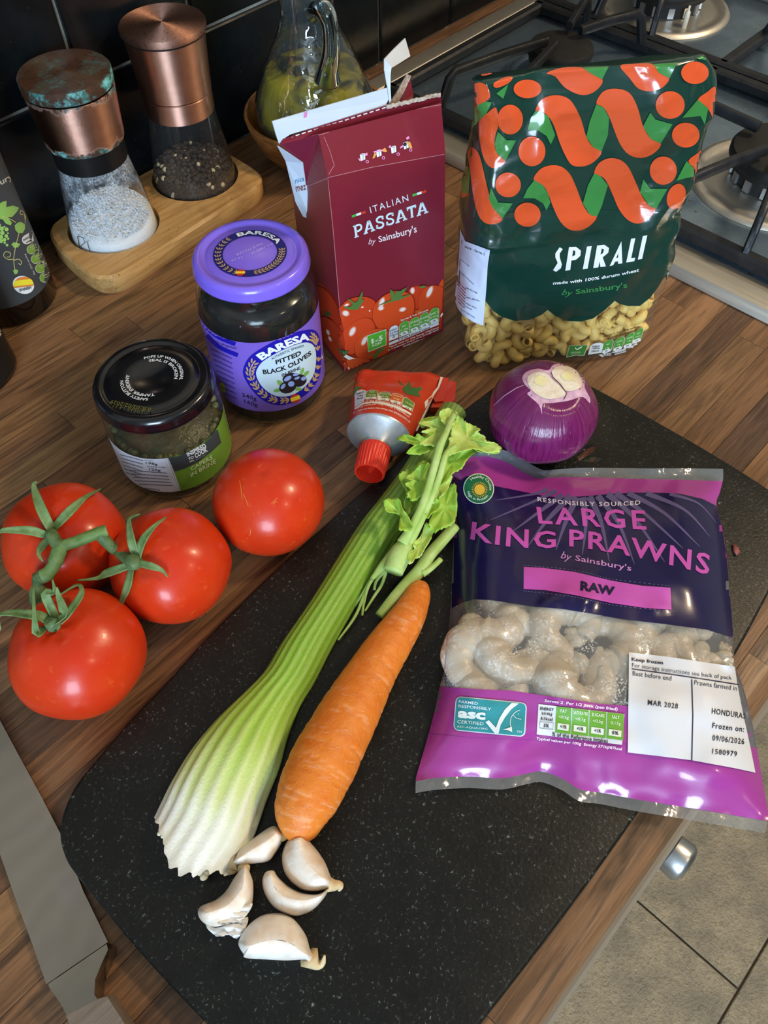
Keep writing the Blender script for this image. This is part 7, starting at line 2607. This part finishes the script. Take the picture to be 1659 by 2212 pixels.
# vegan badge and nutrition band on the clear foot
zv = lambda x, y: (1200+x/7.541, 680+y/7.541)
qv = lambda *p: [zv(*a) for a in p]
patch(pf, bgb, qv((225, 498), (535, 490), (468, 665), (330, 660), (172, 698)), '#d9dfc0', 0.0004, 8, name='vegan_badge')
patch(pf, bgb, qv((232, 505), (524, 498), (460, 657), (330, 652), (184, 688)), '#437f35', 0.0007, 8, name='vegan_badge')
multi(pf, bgb, [stroke(qv((318, 535), (350, 568), (430, 520)), 2.4)], '#e6eedd', 0.0010, 0, name='tick_print')
letter(pf, bgb, 'VEGAN', qv((245, 605), (418, 595), (410, 625), (240, 640)), '#bcd0a8', 0.01, 0.0010, 0)
for k, (x0, y0, x1, y1, h, col) in enumerate(((530, 650, 740, 620, 180, '#dcdcd8'), (745, 628, 905, 590, 200, '#4d9136'), (930, 600, 1085, 545, 210, '#4d9136'), (1105, 565, 1240, 480, 225, '#4d9136'), (1250, 480, 1390, 400, 210, '#4d9136'))):
    q = arch_q(x0, y0, x1, y1, h)
    sh_ = 50
    q = [(x+(sh_*((y0+y1)/2-y)/h if y < min(y0, y1) else 0), y) for x, y in q]
    patch(pf, bgb, [zv(*p) for p in q], '#e6e8d6', 0.0004, 8, name='nutrition_panel')
    m_ = Vector((sum(p[0] for p in q)/len(q), sum(p[1] for p in q)/len(q)))
    patch(pf, bgb, [zv(*(m_+(Vector(p)-m_)*0.93)) for p in q], col, 0.0007, 8, name='nutrition_panel')
    if k:
        patch(pf, bgb, pill(zv((x0+x1)/2+4, (y0+y1)/2-18), 19, 7.5, -0.38), '#e6e8e0', 0.0009, 0, name='nutrition_panel')
        letter(pf, bgb, ('', '2%', '2%', '2%', '<1%')[k], qv(((x0+x1)/2-18, (y0+y1)/2-22), ((x0+x1)/2+22, (y0+y1)/2-40), ((x0+x1)/2+22, (y0+y1)/2-16), ((x0+x1)/2-18, (y0+y1)/2+2)), '#30362c', 0.02, 0.0012, 0)
    for s, dy in (((), ) if False else ((('ENERGY', 120), ('1382kJ', 85), ('326kcal', 45)), (('FAT', 130), ('1.4g', 70)), (('SATURATES', 140), ('0.4g', 85)), (('SUGARS', 150), ('1.4g', 95)), (('SALT', 140), ('<0.05g', 85)))[k]):
        wd = 62 if k == 0 else 46 if len(s) > 4 else 28
        ang = -0.1 if k == 0 else -0.35
        cx_, cy_ = (x0+x1)/2+dy*0.25, (y0+y1)/2-dy
        letter(pf, bgb, s, qv((cx_-wd, cy_-13-wd*ang), (cx_+wd, cy_-13+wd*ang), (cx_+wd, cy_+13+wd*ang), (cx_-wd, cy_+13-wd*ang)), '#2c2f2c' if k == 0 else '#cfe0bd', 0.015, 0.0011, 0)
patch(pf, bgb, qv((700, 650), (900, 620), (1200, 530), (1375, 425), (1380, 470), (1210, 590), (900, 672), (760, 690)), '#dfe0dc', 0.0004, 8, name='nutrition_strip')
letter(pf, bgb, '% of the Reference Intakes', qv((760, 640), (1245, 525), (1245, 550), (765, 665)), '#2f3430', 0.01, 0.0008, 0, bow=3)
letter(pf, bgb, 'Serves 5. Per 200g serving', qv((780, 340), (1362, 172), (1368, 205), (788, 372)), '#2b2016', 0.02, 0.0006, 0)
letter(pf, bgb, '(cooked without salt)', qv((822, 388), (1308, 232), (1314, 268), (830, 420)), '#2b2016', 0.02, 0.0006, 0)

# the pasta itself: corkscrew tubes
M_PASTA = plain('durum_pasta', '#e9c063', 0.42, 0, 0, var=(160, '#f2d68c', 0.7), bump=(500, 0.0003), sss=0.2)


def twist():
    path = []
    turns, pitch, hr = 1.45, 0.0102, 0.0036
    n = 30
    for i in range(n+1):
        t = i/n
        a = 2*PI*turns*t
        path.append(Vector((hr*math.cos(a), hr*math.sin(a), (t-0.5)*pitch*turns)))
    out = tube(path, 0.0035, 12, False)
    inn = tube(path, 0.0023, 12, False)
    V, Fc = join(out, (inn[0], [f[::-1] for f in inn[1]]))
    k = 12*(n+1)
    for e_ in (0, n):
        for i in range(12):
            q = (e_*12+i, e_*12+(i+1) % 12, k+e_*12+(i+1) % 12, k+e_*12+i)
            Fc.append(q[::-1] if e_ == 0 else q)
    return V, Fc


tw0 = None
tw_pts = [q for q in twist()[0]][::7]
bag_mid = gl_(0.062, 0.05, 0.028)
rs = random.Random(44)
bags_lo = [r for r in RS_]


def row_at(h):
    return min(RS_, key=lambda r: abs(r[0]-h))


spots = []
for layer, dd in enumerate((0.0100, 0.0200, 0.031)):
    for j in range(7):
        h = 0.0095+j*0.0108
        r_ = row_at(h)
        nx = 11
        for i in range(nx):
            s = r_[1]+0.0095+(r_[2]-r_[1]-0.019)*(i+0.5*((j+layer) % 2))/(nx-0.5)
            if layer == 2 and i > 2:
                continue
            spots.append((s+rs.uniform(-0.002, 0.002), h+rs.uniform(-0.002, 0.002), r_[3]+dd+rs.uniform(-0.001, 0.0015)))
for s, h, d in spots:
    if tw0 is None:
        tw0 = mk('spirali_pasta', twist(), M_PASTA)
        o_ = tw0
    else:
        o_ = tw0.copy()
        COL.objects.link(o_)
    p = gl_(s, h, d)
    p.z = max(p.z, 0.0085)
    o_.rotation_euler = (rs.uniform(0, 6.28), rs.uniform(0, 6.28), rs.uniform(0, 6.28))
    rm = o_.rotation_euler.to_matrix()
    pts_ = [rm @ q for q in tw_pts]
    for it in range(6):       # keep every piece inside the film
        worst, mv = 0.0006, None
        for q in pts_:
            lc, nn, ix, ds_ = bgb.find_nearest(p+q)
            if nn.dot(lc-bag_mid) < 0:
                nn = -nn
            e_ = (p+q-lc).dot(nn)+0.0012
            if e_ > worst:
                worst, mv = e_, nn*e_
        if mv is None:
            break
        p = p-mv
    o_.location = p
    props(o_, 'yellow corkscrew pasta tube lying loose inside the green bag', 'pasta', 'spirali pasta in the bag')

# ================================================================== prawn bag
zr = lambda x, y: (870+x/2.1027, 950+y/2.1027)
LEFT = [(340, 42), (300, 80), (228, 150), (222, 250), (232, 380), (228, 520), (222, 640), (215, 780), (200, 900), (192, 1020), (168, 1120), (140, 1250), (105, 1380), (70, 1500), (60, 1540), (58, 1605)]
RIGHT = [(1455, 132), (1455, 178), (1440, 240), (1425, 290), (1450, 400), (1470, 520), (1480, 640), (1492, 780), (1502, 900), (1510, 1020), (1545, 1120), (1582, 1260), (1612, 1420), (1636, 1560), (1659, 1700), (1645, 1787)]
TOPC = [(340, 42), (420, 38), (500, 62), (580, 110), (640, 138), (690, 135), (800, 128), (950, 128), (1100, 130), (1300, 130), (1455, 132)]
BOTC = [(58, 1605), (150, 1590), (300, 1582), (450, 1588), (560, 1565), (630, 1555), (720, 1590), (800, 1640), (900, 1655), (1050, 1685), (1250, 1718), (1450, 1752), (1645, 1787)]


def resample(pts, n):
    P = [Vector(p) for p in smooth_path(pts, 8)]
    L = [0]
    for a, b in zip(P, P[1:]):
        L.append(L[-1]+(b-a).length)
    out = []
    for k in range(n):
        t = L[-1]*k/(n-1)
        i = max(j for j in range(len(L)) if L[j] <= t+1e-9)
        i = min(i, len(P)-2)
        f = (t-L[i])/max(L[i+1]-L[i], 1e-9)
        out.append(P[i].lerp(P[i+1], min(f, 1)))
    return out


# frozen prawns under the window
def prawn_mat():
    t = NT('frozen_prawn')
    v = t.coords()
    a = t.noise(v, 60, 4)
    b = t.noise(v, 620, 3)
    k = t.noise(v, 90, 3)
    c = t.mix(t.math('MULTIPLY', t.math('SUBTRACT', a, 0.35, True), 2.4, True), '#bfae93', '#ddd3c2')
    fr = t.math('MULTIPLY', t.math('MULTIPLY', t.math('SUBTRACT', b, 0.48, True), 5.0, True), t.math('MULTIPLY', t.math('SUBTRACT', k, 0.5, True), 7, True))
    c = t.mix(fr, c, '#fafafa')
    return t.done(t.bsdf(c, 0.3, 0, 0.2, t.bump(b, 0.0004), 0.3))


M_PRAWN = prawn_mat()


def prawn_mesh():
    P_, R_ = [], []
    for k in range(23):
        t = k/22
        a = -2.3+4.3*t
        rr_ = 0.0088+0.0015*t
        P_.append(Vector((rr_*math.cos(a), rr_*math.sin(a), 0.001*math.sin(5*t))))
        R_.append(0.0098*(1-0.60*t)*(0.60+0.40*min(1, t*6))*(1+0.035*math.cos(t*40)))
    body = tube(smooth_path([tuple(p) for p in P_], 2), [r[0] for r in smooth_path([(r,) for r in R_], 2)], 20, True, 0.92)
    cap0 = ellipsoid(P_[0], (0.0060, 0.0060, 0.0056), 14, 8)
    e = P_[-1]
    tails = []
    for s_ in (-1, 0, 1):
        d = Vector((-0.8, 0.5, 0)).normalized()
        d.rotate(Matrix.Rotation(s_*0.45, 3, 'Z'))
        tails.append(tube([e, e+d*0.004, e+d*0.008], [0.0026, 0.0032, 0.0010], 8, True, 0.5))
    return join(body, cap0, *tails)


PR_PX = [(395, 810, 1.2), (560, 770, 1.0), (355, 1000, 1.2), (500, 960, 1.2), (420, 1110, 1.1), (590, 1090, 1.0), (760, 860, 1.35), (930, 940, 1.2), (800, 1085, 1.3), (960, 1110, 1.0), (1010, 830, 1.0), (1180, 880, 1.1), (1340, 930, 1.0), (1090, 1010, 0.95), (1405, 985, 0.7), (690, 1000, 0.9), (1240, 1010, 0.9), (450, 690, 0.85), (900, 730, 0.85), (1150, 760, 0.8)]
pw0 = None
rs = random.Random(61)
pw_all = []
pmesh = prawn_mesh()
for k, (px, py, sc_) in enumerate(PR_PX):
    if pw0 is None:
        pw0 = mk('king_prawn', pmesh, M_PRAWN)
        o_ = pw0
    else:
        o_ = pw0.copy()
        COL.objects.link(o_)
    o_.location = at(*zr(px, py), BZ+0.0022+0.0100*sc_)
    o_.rotation_euler = (rs.uniform(-0.12, 0.12), rs.uniform(-0.12, 0.12), rs.uniform(0, 6.28))
    o_.scale = (sc_*1.08, sc_*1.08, sc_)
    m_ = Matrix.LocRotScale(o_.location, o_.rotation_euler, o_.scale)
    pw_all.append(xf(pmesh, m_))
    props(o_, 'frosty raw prawn seen through the window of the purple bag', 'prawn', 'frozen king prawns in the bag')
pwb = bvh_of(*pw_all)


NU, NV = 101, 121
Lc, Rc, Tc, Bc = resample(LEFT, NV), resample(RIGHT, NV), resample(TOPC, NU), resample(BOTC, NU)
rs = random.Random(61)
PRZ = {}


def bag_h(u, v, x, y):
    e = max(0.0, min(1, min(u, 1-u)/0.16))
    ev = max(0.0, min(1, min(v-0.035, 0.965-v)/0.13))
    e = math.sin(e*PI/2)**0.8*math.sin(ev*PI/2)**0.8 if ev > 0 else 0
    h = 0.0205*e
    if v < 0.40:
        h *= 0.55+0.45*min(1, max(0, (v-0.03)/0.3))
    if v > 0.70:
        h *= 1-0.55*min(1, (v-0.70)/0.2)
    h += e*(0.0014*noise.noise((u*9, v*9, 3))+(0.45 if v < 0.72 else 0.6)*crumple(u*0.19, v*0.25, 7.0))
    # wrinkles running down from the crimped seals
    k = max(0, 1-v/0.22)+max(0, 1-(1-v)/0.16)
    h += 0.0016*k*(0.5+0.5*math.sin(u*46+3*noise.noise((u*6, v*4, 1))))*min(1, e*3+0.3)
    return h


top, bot, PX_, Z_, ZP = [], [], [], [], []
for j in range(NV):
    v = j/(NV-1)
    for i in range(NU):
        u = i/(NU-1)
        # Coons patch in photo space
        p = Lc[j]*(1-u)+Rc[j]*u+Tc[i]*(1-v)+Bc[i]*v-(Tc[0]*(1-u)*(1-v)+Tc[-1]*u*(1-v)+Bc[0]*(1-u)*v+Bc[-1]*u*v)
        x, y = p
        z = BZ+0.0022+bag_h(u, v, x, y)
        # corners and seals curl a little
        if v < 0.035:
            z += 0.004*(1-v/0.035)*(0.6+0.4*math.sin(u*19))+(0.016*math.exp(-((u-0.02)/0.16)**2))
        elif v < 0.2:
            z += 0.016*math.exp(-((u-0.02)/0.16)**2)*(1-(v-0.035)/0.165)
        if v > 0.965:
            z += 0.0012*math.sin(u*31)+0.0010
        hp = pwb.ray_cast(CAM, ray(*zr(x, y)).normalized())
        PX_.append((x, y))
        Z_.append(z)
        ZP.append(hp[0].z+0.0009 if hp[0] is not None else 0.0)
for i_ in range(len(Z_)):
    Z_[i_] = max(Z_[i_], ZP[i_])
for it in range(14):
    Y_ = Z_[:]
    for j in range(4, NV-5):
        for i in range(1, NU-1):
            k = j*NU+i
            av = (Z_[k-1]+Z_[k+1]+Z_[k-NU]+Z_[k+NU])/4
            Y_[k] = max(ZP[k], Z_[k]*0.4+av*0.6 if it < 5 else Z_[k]*0.7+av*0.3)
    Z_ = Y_
for j in range(NV):
    v = j/(NV-1)
    for i in range(NU):
        u = i/(NU-1)
        q = at(*zr(*PX_[j*NU+i]), Z_[j*NU+i])
        top.append(q)
        e = min(1, min(u, 1-u)/0.06)*min(1, max(0, min(v-0.035, 0.965-v))/0.05)
        zb_ = max(BZ+0.0009, q.z-0.0006) if e <= 0 else q.z-0.0006+(BZ+0.0009-(q.z-0.0006))*e
        bot.append(Vector((q.x, q.y, zb_ if e > 0 else q.z-0.0006)))
TF = grid_faces(NU, NV, False, True)
n = (top[TF[0][1]]-top[TF[0][0]]).cross(top[TF[0][2]]-top[TF[0][0]])
flip = n.z < 0
if flip:
    TF = [f[::-1] for f in TF]
prawnbag = thing('prawn_bag', tuple(at(*zr(850, 900), BZ)), 'purple and navy bag of frozen large king prawns with a clear window', 'prawn bag')
tbv = (top, TF)
pbb = bvh_of(tbv)
vw = lambda f: (min(f)//NU)/(NV-1)
M_PUR = plain('bag_print_magenta', '#a23c94', 0.22, 0, 0.5, var=(18, '#98378a', 0.4), spec=0.5)
M_NVY = plain('bag_print_navy', '#150f44', 0.25, 0, 0.35, var=(18, '#120d3c', 0.4), spec=0.4)
M_WIN = film('prawn_window_film', (0.95, 0.95, 0.95, 1), 0.16, 0.07, '#e6e6e2', frost=0.7, bumpy=0.0006, refl=1.2)
M_SEAL = film('clear_seal_film', (0.85, 0.88, 0.90, 1), 0.22, 0.10, '#c9d3da', bumpy=0.0035, refl=2.2, bscale=45)
seal_f = [f for f in TF if vw(f) < 0.026 or vw(f) > 0.966]
mid_f = [f for f in TF if not (vw(f) < 0.026 or vw(f) > 0.966)]
up_f = [f for f in mid_f if vw(f) < 0.30]
lo_f = [f for f in mid_f if vw(f) >= 0.76]
wi_f = [f for f in mid_f if 0.30 <= vw(f) < 0.76]
mk('clear_seal', subset(top, seal_f), M_SEAL, prawnbag, label='clear crimped seal')
pt = mk('printed_film', subset(top, up_f), M_PUR, prawnbag, label='printed top of the bag')
pbot = mk('printed_film', subset(top, lo_f), M_PUR, prawnbag, label='magenta printed foot of the bag')
mk('clear_window', subset(top, wi_f), M_WIN, prawnbag, label='clear frosty window')
BF = [f[::-1] for f in TF]
mk('back_film', (bot, [f for f in BF if 0.026 <= vw(f) <= 0.966]), M_NVY, prawnbag)
side = []
for j in range(3, NV-5):
    side.append((j*NU, (j+1)*NU, NU*NV+(j+1)*NU, NU*NV+j*NU))
    side.append((j*NU+NU-1, NU*NV+j*NU+NU-1, NU*NV+(j+1)*NU+NU-1, (j+1)*NU+NU-1))
mk('side_fold', subset(top+bot, side), M_PUR, prawnbag)
qr = lambda *p: [zr(*a) for a in p]
navy = [(222, 160), (262, 185), (290, 165), (330, 168), (420, 210), (520, 230), (640, 255), (720, 262), (800, 258), (920, 248), (1040, 240), (1160, 240), (1260, 245), (1360, 268), (1425, 300), (1450, 400), (1470, 520), (1480, 640), (1492, 780), (1502, 900), (1440, 880), (1380, 862), (1200, 838), (1000, 815), (860, 790), (720, 768), (600, 758), (520, 745), (400, 728), (320, 724), (270, 738), (222, 765), (222, 640), (228, 520), (232, 380), (222, 250)]
patch(pt, pbb, qr(*navy), '', 0.0004, 7, name='navy_ground', mat=M_NVY)
mag = [(168, 1122), (300, 1130), (500, 1140), (700, 1170), (900, 1200), (1040, 1210), (1060, 1260), (1300, 1300), (1580, 1330), (1560, 1400), (300, 1350), (120, 1330)]
patch(pbot, pbb, qr(*mag), '', 0.0004, 7, name='magenta_ground', mat=M_PUR)
# pale rays behind the name
RAYS = [((640, 235), (560, 232), (290, 240), 14, True), ]
zy = lambda x, y: (980+x/2.765, 1040+y/2.765)
qy = lambda *p: [zy(*a) for a in p]
for a, m_, b, w_ in (((560, 45), (480, 75), (250, 112), 16), ((610, 55), (500, 110), (215, 232), 18), ((650, 80), (520, 175), (350, 300), 22), ((700, 85), (560, 230), (445, 385), 24), ((735, 95), (670, 240), (610, 410), 26), ((770, 95), (790, 240), (768, 440), 26), ((810, 90), (880, 240), (930, 480), 26), ((860, 85), (985, 250), (1080, 495), 24), ((920, 75), (1080, 220), (1260, 480), 24), ((970, 70), (1150, 200), (1370, 400), 22), ((1040, 68), (1260, 190), (1470, 390), 20), ((1150, 70), (1380, 170), (1530, 330), 18), ((1290, 75), (1460, 130), (1570, 250), 12)):
    P_ = smooth_path([a, m_, b], 8)
    W_ = [w_/2.765*(1-0.92*(k/(len(P_)-1)))*1.7 for k in range(len(P_))]
    patch(pt, pbb, stroke([zy(*p) for p in P_], W_), '#5d5482', 0.0006, 9, name='ray_print')
PK = '#c253b4'
letter(pt, pbb, 'RESPONSIBLY SOURCED', qy((500, 92), (1115, 112), (1115, 138), (502, 118)), '#dcd6e6', 0.012, 0.0008, 9, spacing=1.25, bow=7, bow2=7)
for ch, q in (('L', ((495, 152), (520, 155), (560, 250), (505, 255))), ):
    pass
letter(pt, pbb, 'LARGE', qy((493, 150), (1142, 172), (1152, 290), (508, 252)), PK, 0.02, 0.0009, 9, spacing=1.25)
letter(pt, pbb, 'KING', qy((112, 238), (610, 298), (612, 396), (98, 345)), PK, 0.02, 0.0009, 9, bow=8, bow2=3, spacing=1.15)
letter(pt, pbb, 'PRAWNS', qy((690, 284), (1535, 437), (1525, 562), (690, 388)), PK, 0.02, 0.0009, 9, bow=-6, bow2=-7, spacing=1.15)
letter(pt, pbb, 'by', qy((648, 415), (708, 432), (695, 490), (635, 470)), '#c98fd0', 0.0, 0.0008, 9, shear=0.25)
letter(pt, pbb, "Sainsbury's", qy((728, 438), (1062, 500), (1060, 545), (725, 482)), '#c98fd0', 0.01, 0.0008, 9)
patch(pt, pbb, qr((550, 577), (640, 582), (780, 600), (950, 640), (1080, 662), (1216, 672), (1221, 772), (1100, 764), (950, 742), (780, 705), (640, 682), (549, 678)), '#c253b4', 0.0008, 7, name='raw_band')
letter(pt, pbb, 'RAW', qr((808, 640), (965, 668), (962, 708), (806, 684)), '#17123a', 0.05, 0.0011, 9)
for a, b, c_, d in (((548, 570), (780, 592), (950, 632), (1216, 664)), ((548, 686), (780, 714), (950, 750), (1222, 780))):
    P_ = [Vector(p) for p in smooth_path([zr(*a), zr(*b), zr(*c_), zr(*d)], 14)]
    dots = [stroke([tuple(P_[i]), tuple(P_[i].lerp(P_[i+1], 0.45))], 0.9) for i in range(len(P_)-1)]
    multi(pt, pbb, dots, '#7d74a8', 0.0008, 0, name='dotted_line')
# healthy choice badge
cx_, cy_ = zr(345, 222)
patch(pt, pbb, ell(cx_, cy_, 33.5, 33.0, 0.5), '#dfe8dc', 0.0008, 9, name='badge')
patch(pt, pbb, ell(cx_, cy_, 31.5, 31.0, 0.5), '#1f6a45', 0.0010, 9, name='badge')
multi(pt, pbb, [stroke([(cx_+2+13*math.cos(t), cy_+2+13*math.sin(t)), (cx_+2+17*math.cos(t), cy_+2+17*math.sin(t))], 1.3) for t in [2*PI*k/26 for k in range(26)]], '#d9b23c', 0.0012, 0, name='sun_print')
patch(pt, pbb, ell(cx_+2, cy_+2, 11.5, 11.5), '#e0b23c', 0.0012, 0, name='sun_print')


def arc_px(parent, bvh, s, cx, cy, r, h, a0, a1, col, inward=False, off=0.0012, bold=0.01):
    v, f, _ = text2d(s, bold)
    v, f = cut_grid(v, f, 0.1)
    P_ = []
    for u, w_ in v:
        a = math.radians(a0+(a1-a0)*u)-PI/2
        rr_ = r+h*w_ if not inward else r+h*(1-w_)
        P_.append((cx+rr_*math.cos(a), cy+rr_*math.sin(a)))
    r_ = on_px(bvh, (P_, f), off, 0)
    return mk('lettering', r_, ink(col), parent, smooth=False)


arc_px(pt, pbb, 'Healthy Choice', cx_, cy_, 21.5, 7.5, -42, 98, '#e3ede2')
arc_px(pt, pbb, 'High in Protein', cx_, cy_, 20.5, 7.5, 255, 128, '#e3ede2', True)
# date panel
dp = [(1028, 965), (1200, 985), (1400, 1015), (1508, 1030), (1520, 1110), (1545, 1240), (1580, 1400), (1602, 1512), (1500, 1490), (1310, 1455), (1150, 1435), (1022, 1420)]
do = patch(pbot, pbb, qr(*dp), '#d9dbe0', 0.0012, 7, name='date_panel')
multi(do, pbb, [stroke(qr((1040, 1040), (1200, 1062), (1400, 1092), (1525, 1112)), 2.4), stroke(qr((1313, 1088), (1318, 1250), (1313, 1458)), 2.4)], '#2a2444', 0.0015, 9, name='panel_rule')
letter(do, pbb, 'Keep frozen', qr((1040, 988), (1183, 1005), (1183, 1025), (1040, 1008)), '#20202c', 0.03, 0.0016, 9)
letter(do, pbb, 'For storage instructions see back of pack', qr((1042, 1013), (1495, 1072), (1494, 1096), (1042, 1036)), '#2c2c38', 0.0, 0.0016, 9, bow=1)
letter(do, pbb, 'Best before end', qr((1045, 1050), (1222, 1072), (1220, 1094), (1045, 1070)), '#2c2c38', 0.0, 0.0016, 9)
letter(do, pbb, 'Prawns farmed in', qr((1326, 1090), (1520, 1118), (1518, 1140), (1324, 1112)), '#2c2c38', 0.0, 0.0016, 9)
for s, q in (('MAR 2028', ((1115, 1180), (1252, 1198), (1250, 1222), (1113, 1204))), ('HONDURAS', ((1406, 1218), (1558, 1242), (1556, 1268), (1404, 1244))), ('Frozen on:', ((1408, 1285), (1552, 1302), (1550, 1328), (1406, 1310))), ('09/06/2026', ((1408, 1340), (1553, 1358), (1551, 1384), (1406, 1366))), ('1580979', ((1408, 1402), (1520, 1415), (1518, 1440), (1406, 1426)))):
    letter(do, pbb, s, qr(*q), '#24242e', 0.012, 0.0016, 9, spacing=1.12)
# ASC-style panel
zx = lambda x, y: (970+x/4.0463, 1480+y/4.0463)
qx = lambda *p: [zx(*a) for a in p]


def round_quad(q, r=0.1, n=5):
    """rounded corners on a quad (tl, tr, br, bl) in photo space"""
    P_ = [Vector(p) for p in q]
    o_ = []
    for i in range(4):
        a, b, c_ = P_[i-1], P_[i], P_[(i+1) % 4]
        d = min((a-b).length, (c_-b).length)*r*2
        p0, p1 = b+(a-b).normalized()*d, b+(c_-b).normalized()*d
        for k in range(n+1):
            t = k/n
            o_.append(tuple(p0*(1-t)**2+b*2*t*(1-t)+p1*t*t))
    return o_


patch(pbot, pbb, round_quad(qx((60, 95), (682, 155), (665, 455), (35, 395)), 0.09), '#d3e0e2', 0.0009, 9, name='certificate_panel')
aq = patch(pbot, pbb, round_quad(qx((68, 105), (672, 163), (655, 445), (45, 387)), 0.08), '#2f8f97', 0.0012, 9, name='certificate_panel')
for s, q, b in (('FARMED', ((88, 130), (255, 148), (252, 172), (85, 154)), 0.01), ('RESPONSIBLY', ((84, 168), (370, 196), (367, 222), (82, 194)), 0.01), ('asc', ((78, 222), (320, 240), (316, 306), (74, 286)), 0.05), ('CERTIFIED', ((74, 304), (304, 324), (301, 352), (71, 332)), 0.0), ('ASC-AQUA.ORG', ((70, 352), (338, 374), (336, 394), (68, 372)), 0.0), ('TM', ((592, 396), (635, 400), (633, 418), (590, 414)), 0.0)):
    letter(aq, pbb, s, qx(*q), '#dfecec', b, 0.0015, 9)
patch(aq, pbb, qx((318, 322), (348, 306), (410, 372), (440, 290), (490, 210), (548, 155), (610, 160), (545, 210), (490, 280), (450, 350), (432, 424), (402, 424)), '#dfe6e6', 0.0015, 9, name='tick_print')
fish = [(545, 380), (535, 340), (540, 290), (565, 250), (605, 222), (642, 216), (640, 260), (628, 300), (600, 335), (565, 362)]
multi(aq, pbb, [stroke(smooth_path(qx(*fish, fish[0]), 4), 1.3), stroke(qx((560, 262), (590, 290), (632, 300)), 1.1)], '#dfe6e6', 0.0016, 0, name='fish_print')
patch(aq, pbb, qx((548, 362), (552, 412), (520, 395), (468, 388), (510, 378)), '#dfe6e6', 0.0016, 0, name='fish_print')
patch(aq, pbb, ell(*zx(606, 252), 1.2, 1.2, n=8), '#dfe6e6', 0.0016, 0, name='fish_print')
# nutrition table
patch(pbot, pbb, qx((782, 165), (1533, 252), (1512, 522), (766, 430)), '#d9dadc', 0.0009, 9, name='nutrition_panel')
for k, (a, b) in enumerate(((938, 1070), (1080, 1222), (1232, 1376), (1386, 1530))):
    dy = lambda x: (x-782)*0.116
    patch(pbot, pbb, qx((a, 168+dy(a)), (b, 168+dy(b)), (b-8, 395+dy(b)), (a-10, 395+dy(a))), '#6ba534', 0.0012, 9, name='nutrition_panel')
    m_ = (a+b)/2
    patch(pbot, pbb, qx((a+12, 312+dy(a)), (b-22, 312+dy(b)), (b-26, 368+dy(b)), (a+8, 368+dy(a))), '#e3e6da', 0.0014, 9, name='nutrition_panel')
    s1, s2, s3 = (('FAT', '<0.5g', '<1%'), ('SATURATES', '<0.1g', '<1%'), ('SUGARS', '<0.5g', '<1%'), ('SALT', '0.17g', '5%'))[k]
    w1 = {3: 28, 4: 34, 6: 56, 9: 62}[len(s1)]
    letter(pbot, pbb, s1, qx((m_-w1, 186+dy(m_-w1)), (m_+w1, 186+dy(m_+w1)), (m_+w1-2, 216+dy(m_+w1)), (m_-w1-2, 216+dy(m_-w1))), '#e9f0d8', 0.01, 0.0015, 9)
    letter(pbot, pbb, s2, qx((m_-45, 240+dy(m_-45)), (m_+42, 240+dy(m_+42)), (m_+40, 276+dy(m_+42)), (m_-47, 276+dy(m_-45))), '#e9f0d8', 0.005, 0.0015, 9)
    letter(pbot, pbb, s3, qx((m_-32, 325+dy(m_-32)), (m_+24, 325+dy(m_+24)), (m_+23, 354+dy(m_+24)), (m_-33, 354+dy(m_-32))), '#262a24', 0.03, 0.0017, 9)
for s, q, b in (('ENERGY', ((798, 192), (918, 205), (915, 230), (795, 217)), 0.03), ('259kJ', ((808, 236), (902, 247), (899, 275), (805, 264)), 0.02), ('61kcal', ((802, 276), (908, 288), (905, 316), (799, 304)), 0.02), ('3%', ((828, 338), (874, 343), (872, 372), (826, 367)), 0.03), ('% of the Reference Intakes', ((902, 412), (1392, 472), (1388, 508), (898, 446)), 0.02)):
    letter(pbot, pbb, s, qx(*q), '#24242a', b, 0.0013, 9)
multi(pbot, pbb, [stroke(qx((795, 318), (912, 331), (908, 389), (792, 375), (795, 318)), 0.9)], '#24242a', 0.0013, 9, name='panel_rule')
letter(pbot, pbb, 'Serves 2  Per 1/2 pack (pan fried)', qx((838, 122), (1476, 196), (1470, 232), (834, 152)), '#f0e8f0', 0.02, 0.0009, 9)
letter(pbot, pbb, 'Typical values per 100g  Energy 371kJ/87kcal', qx((765, 452), (1512, 546), (1508, 578), (760, 482)), '#f0e8f0', 0.02, 0.0009, 9)
